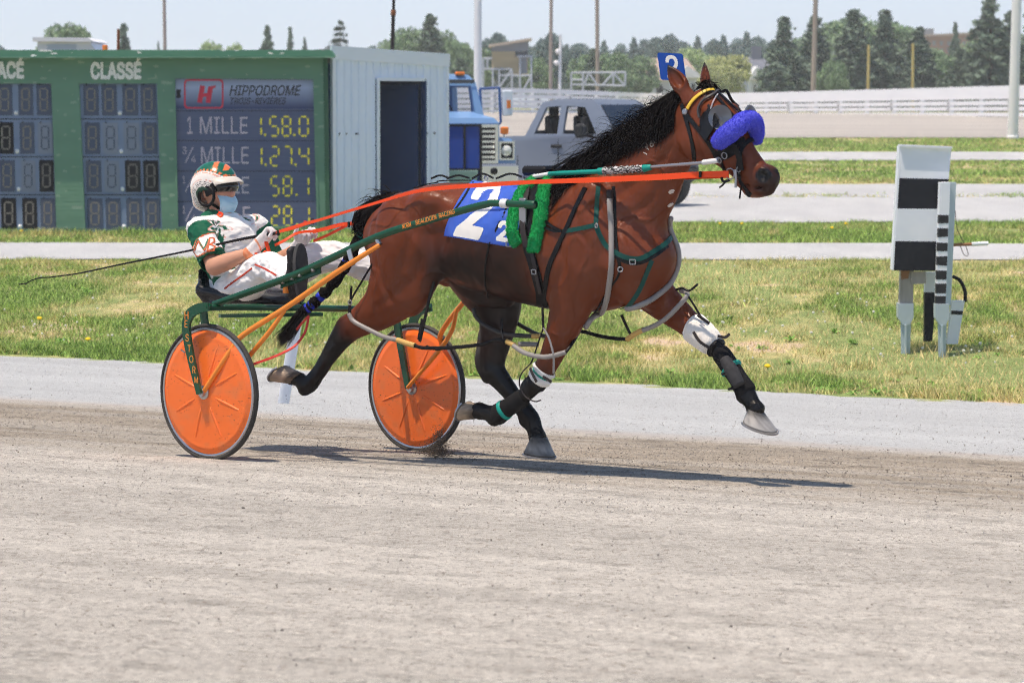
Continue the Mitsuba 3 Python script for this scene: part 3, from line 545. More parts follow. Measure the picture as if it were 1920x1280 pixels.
# ------------------------------------------------------------------ blue truck
mat('truck_blue', lin(112, 150, 196), .3, spec=.5, clearcoat=.8, clearcoat_gloss=.9); mat('truck_dark', lin(58, 92, 150), .4); mat('chrome', lin(214, 214, 214), .18, metal=.9); mat('lens_clear', lin(226, 230, 226), .08, spec=.8); mat('glass_dark', lin(28, 34, 42), .06, spec=.8); mat('crate_blue', lin(34, 68, 158), .45)
scene['pane'] = {'type': 'thindielectric', 'int_ior': 1.3}
tk = thing('truck', 'old light blue truck with chrome grille, partly hidden behind the hut', 'truck')
ps = math.radians(20); TU, TV = np.array([math.cos(ps), math.sin(ps), 0]), np.array([-math.sin(ps), math.cos(ps), 0]); TO = np.array([-1.10, 62.6, 0.])
def tl_(u, v, z): return TO + TU * u + TV * v + ZZ * z
def tbx(u0, u1, v0, v1, z0, z1, bev=.04): return placed(box([(u0 + u1) / 2, (v0 + v1) / 2, (z0 + z1) / 2], [u1 - u0, v1 - v0, z1 - z0], bevel=bev), TO, TU, TV, ZZ)
put('bumper', tbx(-1.22, 1.22, -.18, .02, .66, .97, .03), 'chrome', 30, None, tk); c = tl_(.80, -.19, .86); put('tow_hole', bar(c, c - TV * .02, .055, 16), 'cell_black', True, None, tk)
hd = put('hood', trimesh.convex.convex_hull(np.array([tl_(u * w, v, z) for u in (-1, 1) for w, v, z in ((.96, 0, .98), (.96, .02, 1.62), (.90, .08, 1.70), (.98, 1.45, 1.80), (1.0, 1.45, 1.0))])), 'truck_blue', 30, None, tk)
for s in (-1, 1):
    fd = put('fender', trimesh.convex.convex_hull(np.array([tl_(s * w, v, z) for w, v, z in ((.90, .03, .98), (1.24, .03, .98), (1.24, .05, 1.27), (1.20, .12, 1.37), (.90, .06, 1.40), (1.22, 1.3, 1.34), (.9, 1.3, 1.42), (1.24, 1.3, .95))])), 'truck_blue', 30, None, tk)
    bz = tl_(s * 1.08, .015, 1.18); fr = extrude(Polygon(Polygon([(-.13, -.15), (.13, -.15), (.13, .15), (-.13, .15)]).exterior.coords, [[(-.10, -.12), (.10, -.12), (.10, .12), (-.10, .12)]]), .03)
    hl_ = put('headlight', placed(fr, bz, TU, ZZ, -TV), 'chrome', False, None, tk); put('backing', placed(box([0, 0, 0], [.2, .24, .01]), bz - TV * .004, TU, ZZ, -TV), 'cell_black', False, None, hl_); put('lamp', lathe([(.001, .045), (.05, .035), (.085, .012), (.09, -.01)], bz - TV * .01, -TV, 24), 'lens_clear', True, None, hl_)
    tn = put('turn_signal', placed(box([0, 0, 0], [.12, .10, .12], bevel=.02), tl_(s * 1.10, .16, 1.50), TU, TV, ZZ), 'amber', 30, None, tk); put('bracket', bar(tl_(s * 1.10, .16, 1.35), tl_(s * 1.10, .16, 1.45), .015), 'chrome', True, None, tn)
    tw = lathe([(.30, -.14), (.50, -.14), (.52, -.10), (.52, .10), (.50, .14), (.30, .14), (.30, -.14)], tl_(s * 1.0, .75, .52), TU, 36); put('wheel', tw, 'tyre_rubber', 30, None, tk)
gr = put('grille', placed(extrude(Polygon([(-.92, .98), (.92, .98), (.92, 1.60), (-.92, 1.60)], [[(-.87, 1.03), (.87, 1.03), (.87, 1.55), (-.87, 1.55)]]), .04), TO - TV * .01, TU, ZZ, -TV), 'chrome', False, None, tk)
put('backing', tbx(-.88, .88, -.012, -.005, 1.02, 1.56, 0), 'cell_black', False, None, gr)
for k in range(6): put('slat', tbx(-.87, .87, -.045, -.013, 1.06 + k * .082, 1.10 + k * .082, .006), 'chrome', 30, None, gr)
import manifold3d as m3
def mano(m): return m3.Manifold(m3.Mesh(np.asarray(m.vertices, np.float32), np.asarray(m.faces, np.uint32)))
def hullm(pts): return mano(trimesh.convex.convex_hull(np.array(pts)))
def hullm_(pts): return trimesh.convex.convex_hull(np.array(pts))
def back_(m): q = m.to_mesh(); return trimesh.Trimesh(q.vert_properties[:, :3], q.tri_verts, process=False)
cab = hullm([tl_(s * w, v, z) for s in (-1, 1) for w, v, z in ((1.2, 1.42, .8), (1.2, 1.42, 1.74), (1.14, 1.66, 2.28), (1.06, 1.78, 2.40), (1.06, 2.7, 2.42), (1.16, 2.9, 2.2), (1.2, 3.0, .8))]) - hullm([tl_(s * w, v, z) for s in (-1, 1) for w, v, z in ((1.14, 1.5, .9), (1.14, 1.5, 1.74), (1.06, 1.74, 2.30), (1.06, 2.7, 2.32), (1.12, 2.9, .9))])
cab = cab - hullm([tl_(u, v, z) for v, z0, z1 in ((1.0, 1.80, 2.22), (2.2, 1.80, 2.22)) for z in (z0, z1) for u in (-1.06, 1.06)]) - hullm([tl_(u, v, z) for u in (-1.5, 1.5) for v in (1.84, 2.65) for z in (1.76, 2.20)]) - hullm([tl_(u, v, z) for u in (-.95, .95) for v in (2.6, 3.3) for z in (1.85, 2.25)])
put('cab', back_(cab), 'truck_blue', False, None, tk)
put('windscreen', trimesh.Trimesh([tl_(-1.08, 1.47, 1.78), tl_(1.08, 1.47, 1.78), tl_(1.06, 1.66, 2.24), tl_(-1.06, 1.66, 2.24)], [[0, 1, 2], [0, 2, 3]], process=False), 'pane', False, None, tk)
put('marker_light', placed(box([0, 0, 0], [.16, .08, .06], bevel=.02), tl_(.90, 1.74, 2.42), TU, TV, ZZ), 'amber', 30, None, tk); put('visor_strip', beam(tl_(-1.1, 1.60, 2.29), tl_(1.1, 1.60, 2.29), .06, .02, -TV), 'glass_dark', False, None, tk)
put('steering_wheel', placed(trimesh.creation.torus(.2, .015, 20, 6), tl_(.62, 1.9, 1.80), TU, unit(ZZ + TV * .5), -TV), 'cell_black', True, None, tk)
for a, b in (((1.18, 1.55, 2.17), (1.46, 1.40, 2.19)), ((1.46, 1.40, 2.19), (1.48, 1.38, 1.62)), ((1.48, 1.38, 1.62), (1.22, 1.45, 1.50)), ((1.18, 1.55, 2.17), (1.20, 1.50, 1.55))): put('mirror_arm', bar(tl_(*a), tl_(*b), .022, 8), 'truck_dark', True, None, tk)
mr = put('mirror', placed(box([0, 0, 0], [.17, .06, .42], bevel=.02), tl_(1.60, 1.40, 1.94), TU, TV, ZZ), 'trim_white', 30, None, tk); put('reflector', placed(box([0, 0, 0], [.06, .02, .13]), tl_(1.61, 1.365, 1.92), TU, TV, ZZ), 'amber', False, None, mr); put('bracket', bar(tl_(1.38, 1.39, 2.1), tl_(1.6, 1.4, 2.1), .012), 'chrome', True, None, mr)
put('box_body', tbx(-1.2, .8, 3.2, 7.5, .9, 2.2, .02), 'truck_dark', False, None, tk)
cr = thing('screen_panel', 'tall blue two-panel screen with black frame standing before the truck grille', 'panel')
for x0, x1 in ((770, 833), (838, 869), (873, 899)): put('sheet', flat(Polygon([(x0, 237), (x1, 237), (x1, 316), (x0, 316)]), 61.2, .02), 'crate_blue', False, None, cr); put('sheet', flat(Polygon([(x0, 321), (x1, 321), (x1, 390), (x0, 390)]), 61.2, .02), 'crate_blue', False, None, cr)
for q in ([(766, 233), (903, 233), (903, 237), (766, 237)], [(766, 316), (903, 316), (903, 321), (766, 321)], [(833, 237), (838, 237), (838, 390), (833, 390)], [(869, 237), (873, 237), (873, 390), (869, 390)], [(899, 237), (904, 237), (904, 390), (899, 390)]): put('frame', flat(Polygon(q), 61.16, .05), 'cell_black', False, None, cr)
for x in (790, 888): put('foot', box(at(x, 400, 61.5) * [1, 1, 0] + [0, 0, .08], [.5, .6, .16]), 'cell_black', False, None, cr)
mat('bin_green', lin(150, 178, 166), .5); b_ = at(860, 325, 60.8); solid('bin', trimesh.convex.convex_hull(np.array([[b_[0] + s * w, b_[1] + t * w, z] for s in (-1, 1) for t in (-1, 1) for w, z in ((.20, .0), (.27, b_[2]), (.29, b_[2]), (.29, b_[2] + .04))])), 'bin_green', 'pale green tub in front of the blue panel screen', 'tub')
# ------------------------------------------------------------------ grey pickup
mat('pickup_paint', lin(128, 138, 154), .25, metal=.2, spec=.5, clearcoat=.9, clearcoat_gloss=.95); mat('plastic_dark', lin(42, 43, 46), .5); mat('window_dark', lin(34, 42, 54), .06, spec=.9)
pk = thing('pickup', 'grey double cab pickup parked behind the horse\'s neck', 'pickup truck')
ph = math.radians(35); PN, PS = np.array([math.cos(ph), -math.sin(ph), 0]), np.array([-math.sin(ph), -math.cos(ph), 0])  # nose, and the side turned to us
PO = on(979, 71.3); pz = float(PO[2])
def pl(l, w, z): return PO + PN * l - PS * w + ZZ * z          # l from the rear of the cab forward, w from our side across
WD = 1.95
low = hullm([pl(l, w, z) for l, z, i in ((-1.7, .55, .05), (-1.7, 1.05, .0), (-1.7, 1.18, .06), (2.58, .62, .12), (2.68, .75, .22), (2.62, 1.02, .18), (2.45, 1.20, .14), (1.9, 1.28, .06), (-.2, 1.26, .04), (1.0, .45, .06), (2.4, .5, .1)) for w in (i, WD - i)])
for l in (-1.05, 2.02):
    for w in (-.1, WD - .28): low = low - mano(trimesh.creation.cylinder(.47, .40, sections=28).apply_transform(np.vstack([np.column_stack([PN, ZZ, -PS, pl(l, w + .19, .39)]), [0, 0, 0, 1]])))
put('body', back_(low), 'pickup_paint', 25, None, pk)
gh = lambda e: hullm([pl(l, w, z) for l, z, i in ((-.02 + e, 1.20, .06 + e), (.28 + e, 1.86 - e, .24 + e), (.60, 1.93 - e, .28 + e), (1.35, 1.92 - e, .28 + e), (1.46 - e, 1.85 - e, .24 + e), (2.0 - e, 1.20, .08 + e)) for w in (i, WD - i)])
cabp = gh(0.) - gh(.055)
wl = lambda pts, w0, w1: hullm([pl(l, w, z) for l, z in pts for w in (w0, w1)])
cabp = cabp - wl([(.20, 1.30), (.38, 1.78), (.70, 1.80), (.70, 1.30)], -.2, WD + .2) - wl([(.82, 1.30), (.82, 1.80), (1.22, 1.78), (1.54, 1.30)], -.2, WD + .2) - hullm([pl(l, w, z) for l, z, i in ((1.84, 1.30, .2), (1.47, 1.80, .32), (2.5, 1.6, .2), (2.1, 2.1, .32)) for w in (i, WD - i)]) - hullm([pl(l, w, z) for l, z, i in ((-.4, 1.36, .3), (-.4, 1.78, .36), (.5, 1.36, .3), (.5, 1.78, .36)) for w in (i, WD - i)])
put('cab', back_(cabp), 'pickup_paint', 25, None, pk)
for pts in ([(1.96, .17, 1.235), (1.96, WD - .17, 1.235), (1.49, WD - .33, 1.81), (1.49, .33, 1.81)],): put('windscreen', trimesh.convex.convex_hull(np.array([pl(l + o * .75, w, z + o * .66) for l, w, z in pts for o in (.0, .022)])), 'window_dark', False, None, pk)
put('interior', hullm_([pl(l, w, z) for l, z in ((.02, .8), (.05, 1.27), (1.75, 1.27), (1.8, .8)) for w in (.12, WD - .12)]), 'plastic_dark', False, None, pk)
for l in (.35, 1.15):
    for w in (.5, 1.42): st_k = put('seat', cat_([placed(box([0, 0, .62], [.14, .46, .62], bevel=.05), pl(l, w, .7), PN, -PS, ZZ), placed(box([0, 0, 1.02], [.1, .24, .2], bevel=.04), pl(l, w, .7), PN, -PS, ZZ)]), 'plastic_dark', 30, None, pk)
mm_ = put('mirror', placed(box([0, 0, 0], [.16, .22, .26], bevel=.06), pl(1.40, -.20, 1.36), PN, -PS, ZZ), 'plastic_dark', 30, None, pk); put('stalk', bar(pl(1.48, .06, 1.26), pl(1.42, -.15, 1.30), .035), 'plastic_dark', True, None, mm_)
for l in (.58,): put('door_handle', placed(box([0, 0, 0], [.22, .04, .06], bevel=.015), pl(l + .15, .02, 1.08), PN, -PS, ZZ), 'plastic_dark', 30, None, pk)
for l in (-.12, .76, 1.66): put('door_seam', beam(pl(l, .022, .60), pl(l, .045, 1.22), .014, .006, PS), 'cell_black', False, None, pk)
for l in (-1.05, 2.02):
    for w in (.04, WD - .30):
        t_ = put('wheel', lathe([(.22, -.12), (.37, -.12), (.39, -.08), (.39, .08), (.37, .12), (.22, .12)], pl(l, w + .13, .39), PS, 32), 'tyre_rubber', 30, None, pk); put('rim', lathe([(.001, .06), (.05, .08), (.21, .10), (.24, .11), (.24, -.1)], pl(l, w + .13, .39), PS, 24), 'alloy', 30, None, t_)
put('front_bumper', trimesh.convex.convex_hull(np.array([pl(l, w, z) for l, z, i in ((2.5, .42, .2), (2.68, .50, .30), (2.72, .70, .28), (2.5, .72, .08)) for w in (i, WD - i)])), 'plastic_dark', 30, None, pk)
for w in (.12, WD - .42): put('headlight', placed(box([0, 0, 0], [.16, .32, .26], bevel=.05), pl(2.58, w + .15, .92), PN, -PS, ZZ), 'lens_clear', 30, None, pk)
put('grille', placed(box([0, 0, 0], [.10, 1.0, .30], bevel=.03), pl(2.64, WD / 2, .92), PN, -PS, ZZ), 'chrome', 30, None, pk)
# ------------------------------------------------------------------ outer fence
mat('fence_white', lambda p, n, uv: mix(C3(244, 244, 244), C3(252, 252, 252), fbm(p.x * .8, p.y * .8, p.z * 9, 3)), .6)
fe = thing('track_fence', 'long white board fence round the outer turn of the track', 'fence')
fp = []
for px, top_, bot in ((560, 163, 214), (700, 164, 213), (820, 165, 212), (940, 165, 210.5), (1090, 170, 213), (1240, 176, 216), (1410, 174, 217), (1650, 168, 217.5), (1890, 161, 218), (2080, 155, 219)):
    d = 1.25 * FPX / (bot - top_); p = at(px, bot, d); fp.append(np.r_[p, at(px, top_, d)[2] - p[2]])
fp = spline(np.array(fp), 12); sl_ = np.r_[0, np.cumsum(np.linalg.norm(np.diff(fp[:, :2], axis=0), axis=1))]; ns = 26; fq = np.stack([np.interp(np.linspace(0, sl_[-1], ns), sl_, fp[:, k]) for k in range(4)], 1)
Rf = np.random.default_rng(2)
for i in range(ns - 1):
    a, b = fq[i], fq[i + 1]; e = unit((b - a)[:3]); nrm_ = unit(np.cross(e, ZZ)); mx = (a[0] + b[0]) / 2 / a[1] * FPX + 960; lv4 = ((.56, 1.0), (.36, .51), (.18, .31), (.0, .12)) if mx > 1250 else ((.80, 1.0), (.58, .75), (.37, .53), (.17, .32), (.0, .11))
    for z0, z1 in lv4:
        A, B = a[:3] + ZZ * (a[3] * (z0 + z1) / 2) + nrm_ * .08 + e * .01, b[:3] + ZZ * (b[3] * (z0 + z1) / 2 + Rf.normal(0, .006)) + nrm_ * .08 - e * .01
        put('plank', beam(A, B, (z1 - z0) * a[3], .05, nrm_), 'fence_white', False, None, fe)
        if i % 2 == 0 and z0 > 0 and z1 < .99: put('bolt', box(A + nrm_ * .04, [.16, .05, .06]), 'leather_worn', False, None, fe)
    put('post', box(a[:3] + ZZ * (a[3] * .45), [.16, .12, a[3] * .9 + .3]), 'fence_white', False, None, fe)
# ------------------------------------------------------------------ poles
mat('pole_white', lambda p, n, uv: mix(C3(226, 228, 230), C3(242, 242, 242), fbm(p.x * 4, p.y * 4, p.z * 1.5)), .4); mat('pole_wood', lambda p, n, uv: mix(C3(140, 128, 120), C3(176, 164, 154), fbm(p.x * 9, p.y * 9, p.z * .5, 3)), .85); mat('pole_yellow', lin(190, 172, 110), .6)
def pole(px0, top_, px1, bot, d, w, m, text, cat='pole', cap=True):
    A, B = at(px1, bot, d), at(px0, top_, d); r = w / 2 * d / FPX; k = thing('pole', text, cat); put('shaft', tube([A, B], [r, r * .88], 14), m, True, None, k); A2 = A.copy(); A2[2] = ter(*A[:2]); put('base', bar(A2, A, r * 1.15, 14), m, True, None, k); return k
pole(896, -90, 896, 300, 78, 16, 'pole_white', 'thick white pole rising behind the blue truck\'s mirror'); pole(1909, -90, 1899, 254, 124, 20, 'pole_white', 'white pole near the right edge of the picture')
for a in ((307, -60, 311, 210, 190, 7, 'pole_wood', 'grey wooden pole behind the tote board'), (1034, -60, 1032, 208, 214, 7, 'pole_wood', 'wooden pole right of the observation cabin'), (1119, -60, 1121, 205, 230, 8, 'pole_wood', 'wooden pole standing in front of the white truss'), (1531, -60, 1524, 206, 240, 10, 'pole_wood', 'tall wooden pole in front of the right-hand spruces'), (1629, 85, 1627, 205, 238, 6, 'pole_yellow', 'shorter yellowish pole left of the other yellow one'), (1712, 82, 1711, 205, 238, 6, 'pole_yellow', 'shorter yellowish pole right of the other yellow one')): pole(*a)
k = pole(1051, 65, 1049, 207, 216, 6, 'pole_white', 'thin pale pole with two round white lamps', 'lamp post')
for px, py in ((1046, 97), (1043, 118)): put('lamp', trimesh.creation.icosphere(2, .14).apply_translation(at(px, py, 215.8)), 'bulb_white', True, None, k)
# ------------------------------------------------------------------ observation cabin, truss, houses
mat('cabin_tan', lambda p, n, uv: mix(C3(176, 162, 128), C3(196, 182, 146), noise(p.x * .5, 0, p.z * 4)), .8); mat('cabin_grey', lin(140, 146, 152), .6); mat('scaffold', lin(186, 194, 202), .5); mat('roof_tan', lin(190, 178, 160), .8)
oc = thing('observation_cabin', 'tan observation cabin with slanted roof raised on a scaffold', 'tower'); DO = 222.0
put('wall', flat(Polygon([(922, 88), (990, 80), (990, 140), (962, 140), (962, 130), (922, 130)]), DO, 2.6), 'cabin_tan', False, None, oc); put('upper_wall', flat(Polygon([(922, 87), (991, 78), (991, 97), (922, 97)]), DO - .03, .05), 'cabin_grey', False, None, oc); put('roof', flat(Polygon([(916, 84), (997, 71), (997, 76), (916, 89)]), DO - .5, 3.6), 'roof_tan', False, None, oc)
put('window', flat(Polygon([(966, 97), (990, 95), (990, 106), (966, 106)]), DO - .04, .05), 'glass_dark', False, None, oc); put('door', flat(Polygon([(977, 106), (988, 106), (988, 138), (977, 138)]), DO - .04, .05), 'cabin_grey', False, None, oc)
for a, b in (((906, 130), (960, 130)), ((906, 110), (923, 110)), ((906, 110), (906, 205)), ((924, 130), (924, 205)), ((936, 130), (936, 205)), ((960, 130), (960, 205)), ((975, 106), (975, 205)), ((996, 106), (997, 205)), ((970, 106), (998, 106)), ((936, 142), (998, 142)), ((936, 165), (960, 130)), ((975, 180), (997, 142)), ((914, 110), (914, 130))): put('scaffold_tube', bar(at(*a, DO - .2), at(*b, DO - .2), .055, 6), 'scaffold', True, None, oc)
for a, b in (((924, 150), (960, 200)), ((924, 200), (960, 150))): put('scaffold_tube', bar(at(*a, DO + 2.4), at(*b, DO + 2.4), .05, 6), 'scaffold', True, None, oc)
tr = thing('truss', 'white steel truss frame standing behind the fence', 'truss')
for a, b in (((1071, 137), (1071, 206)), ((1093, 137), (1093, 206)), ((1071, 137), (1173, 136)), ((1071, 159), (1172, 161)), ((1173, 136), (1172, 161)), ((1096, 158), (1104, 137)), ((1104, 137), (1120, 160)), ((1130, 160), (1150, 137)), ((1150, 137), (1170, 160)), ((1150, 137), (1150, 160)), ((1093, 150), (1071, 150))): put('tube', bar(at(*a, 224), at(*b, 224), .06, 6), 'scaffold', True, None, tr)
mat('roof_pink', lin(176, 158, 148), .8); mat('roof_slate', lin(112, 116, 128), .8); mat('house_white', lin(214, 216, 220), .7); mat('brick_far', lin(166, 128, 116), .85)
def house(x0, x1, ridge, eave, d, mr_, mw, text, gable=True, depth=9.):
    k = thing('house', text, 'house'); A, B = at(x0, eave, d), at(x1, eave, d); top_ = at((x0 + x1) / 2, ridge, d)[2]; gz_ = float(ter(A[0], d)); wd = B[0] - A[0]
    put('wall', box([(A[0] + B[0]) / 2, d + depth / 2, (A[2] + gz_) / 2 - .2], [wd * .96, depth * .96, A[2] - gz_ + .4]), mw, False, None, k)
    if gable: pts = [[A[0] - .3, d - .3, A[2]], [B[0] + .3, d - .3, A[2]], [A[0] - .3, d + depth, A[2]], [B[0] + .3, d + depth, A[2]], [A[0] + wd * .18, d + depth / 2, top_], [B[0] - wd * .18, d + depth / 2, top_]]
    else: pts = [[A[0] - .3, d - .3, A[2]], [B[0] + .3, d - .3, A[2]], [A[0] + wd / 2, d - .3, top_], [A[0] - .3, d + depth, A[2]], [B[0] + .3, d + depth, A[2]], [A[0] + wd / 2, d + depth, top_]]
    put('roof', trimesh.convex.convex_hull(np.array(pts)), mr_, False, None, k)
    if not gable: put('gable', extrude(Polygon([(A[0] + .3, A[2]), (B[0] - .3, A[2]), (A[0] + wd / 2, top_ - .35)]), .1).apply_transform(np.array([[1, 0, 0, 0], [0, 0, -1, d - .3], [0, 1, 0, 0], [0, 0, 0, 1.]])), mw, False, None, k)
    for t in (.3, .7): put('window', box([A[0] + wd * t, d + depth * .02 - .02, (A[2] + gz_) / 2 + .3], [wd * .12, .1, 1.1]), 'glass_dark', False, None, k)
    return k
house(1205, 1310, 108, 150, 330, 'roof_pink', 'house_white', 'low house with a broad pinkish roof behind the number plate'); house(1262, 1316, 124, 146, 318, 'house_white', 'house_white', 'white gabled house front right of the number plate', False, 6.); k = house(1392, 1446, 106, 132, 320, 'roof_slate', 'house_white', 'white house with slate grey roof left of the spruces'); put('chimney', box(at(1418, 106, 324), [.8, .8, 1.6]), 'roof_slate', False, None, k); house(1408, 1432, 124, 150, 312, 'house_white', 'house_white', 'small bright white gable before the slate roofed house', False, 5.)
bk = thing('brick_block', 'long reddish block with pale rooftop box far behind the right-hand trees', 'building')
put('wall', flat(Polygon([(1725, 68), (1835, 62), (1835, 200), (1725, 200)]), 520, 14), 'brick_far', False, None, bk); put('roof_unit', flat(Polygon([(1729, 54), (1751, 54), (1751, 66), (1729, 66)]), 523, 5), 'cabin_grey', False, None, bk); put('roof', flat(Polygon([(1722, 66), (1838, 60), (1838, 64), (1722, 70)]), 519.5, 15), 'roof_pink', False, None, bk)
for x in range(1735, 1830, 14):
    for y in (78, 92): put('window', flat(Polygon([(x, y), (x + 5, y), (x + 5, y + 7), (x, y + 7)]), 519.9, .2), 'cabin_grey', False, None, bk)
# ------------------------------------------------------------------ trees
mat('foliage', VC, .8, spec=.15); mat('bark', lin(92, 78, 66), .9)
def cards(c, nrm, s, r):
    n = len(c); a = np.cross(nrm, r.normal(size=(n, 3))); a /= np.linalg.norm(a, axis=1, keepdims=True) + 1e-9; b = np.cross(nrm, a); s = s[:, None]
    v = np.stack([c - a * s - b * s * .5, c + a * s * .9 - b * s * .4, c + a * s * .1 + b * s * .9], 1); return v.reshape(-1, 3)
def conifer(seed, open_=0.0):
    r = np.random.default_rng(seed); cs, ns = [], []
    for lvl in np.linspace(.03, .985, 30 if not open_ else 16):
        R = (.27 if not open_ else .36) * r.uniform(.62, 1.22) * (1 - lvl) ** .85 + .012; n = int(7 + 6 * (1 - lvl))
        for k in range(n):
            a = r.uniform(0, 6.283); L = R * r.uniform(.65, 1.15); m = int((60 if not open_ else 34) * L / .3) + 6; t = r.uniform(.12, 1, m) ** .75
            p = np.stack([np.cos(a) * L * t, np.sin(a) * L * t, lvl - .10 * L / .3 * t ** 1.4 + (.16 * t * L if open_ else 0)], 1) + r.normal(0, .011, (m, 3)); cs.append(p); ns.append(r.normal(size=(m, 3)) + [0, 0, .8])
    c = np.vstack(cs); nr = np.vstack(ns); nr /= np.linalg.norm(nr, axis=1, keepdims=True); return c, nr, r
def broad(seed, w=.42):
    r = np.random.default_rng(seed); cs = []
    nb = 26
    for k in range(nb):
        u = r.normal(size=3); u /= np.linalg.norm(u); c = np.array([u[0] * w * .62, u[1] * w * .62, .60 + u[2] * .28]) * [1, 1, 1]; R = r.uniform(.11, .19); m = 240
        d = r.normal(size=(m, 3)); d /= np.linalg.norm(d, axis=1, keepdims=True); cs.append(c + d * R * (r.random((m, 1)) ** .35) * [1, 1, .8])
    c = np.vstack(cs); nr = r.normal(size=c.shape) + [0, 0, .5]; nr /= np.linalg.norm(nr, axis=1, keepdims=True); return c, nr, r
def tree_kind(kind, seed, base, size):
    c, nr, r = conifer(seed) if kind == 'spruce' else conifer(seed, 1.) if kind == 'pine' else broad(seed)
    v = cards(c, nr, size * r.uniform(.6, 1.3, len(c)), r); n = meshkit.fbm(c * 9, 3, seed)[:, None]; col = np.repeat(np.clip(np.asarray(base) * (.55 + .9 * n) * r.uniform(.8, 1.2, (len(c), 1)), 0, 1), 3, 0)
    crown = mikit.ply(trimesh.Trimesh(v, np.arange(len(v)).reshape(-1, 3), process=False), 'foliage', color=col)
    rt = np.random.default_rng(seed + 50); tk_ = [tube([[0, 0, -.06], [.004, 0, .3], [0, .004, .95 if kind != 'broad' else .62]], [.022, .017, .003], 8)]
    if kind == 'broad':
        for a in np.linspace(0, 6.28, 6)[:-1]: tk_.append(tube([[0, 0, .25 + .05 * math.sin(a * 3)], [.11 * math.cos(a), .11 * math.sin(a), .48], [.2 * math.cos(a), .2 * math.sin(a), .68]], [.012, .008, .003], 6))
    return crown, mikit.ply(cat_(tk_), 'bark', smooth=30)
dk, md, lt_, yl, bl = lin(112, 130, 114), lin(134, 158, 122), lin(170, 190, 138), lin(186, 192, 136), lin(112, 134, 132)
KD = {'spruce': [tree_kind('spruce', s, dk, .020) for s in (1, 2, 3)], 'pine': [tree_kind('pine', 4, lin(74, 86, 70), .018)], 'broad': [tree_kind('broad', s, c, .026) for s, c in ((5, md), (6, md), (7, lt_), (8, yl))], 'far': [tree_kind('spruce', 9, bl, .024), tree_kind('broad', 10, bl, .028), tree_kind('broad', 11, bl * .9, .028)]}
Rt = np.random.default_rng(4)
def tree(kind, i, px, top_, wpx, d, text, group=None):
    g = on(px, d); T_ = at(px, top_, d); H = T_[2] - g[2]; base_w = .54 if kind in ('spruce',) or (kind == 'far' and i == 0) else .72 if kind == 'pine' else .78; s = wpx * (1.6 if kind == 'spruce' else 1.12) * d / FPX / base_w; k = thing({'spruce': 'spruce_tree', 'pine': 'pine_tree'}.get(kind, 'tree'), text, 'tree', group)
    to = T4().translate(g.tolist()).rotate([0, 0, 1], float(Rt.uniform(0, 360))).scale([float(s), float(s), float(H)])
    c, t = KD[kind][i]; putd('crown', c, k, to); putd('trunk', t, k, to)
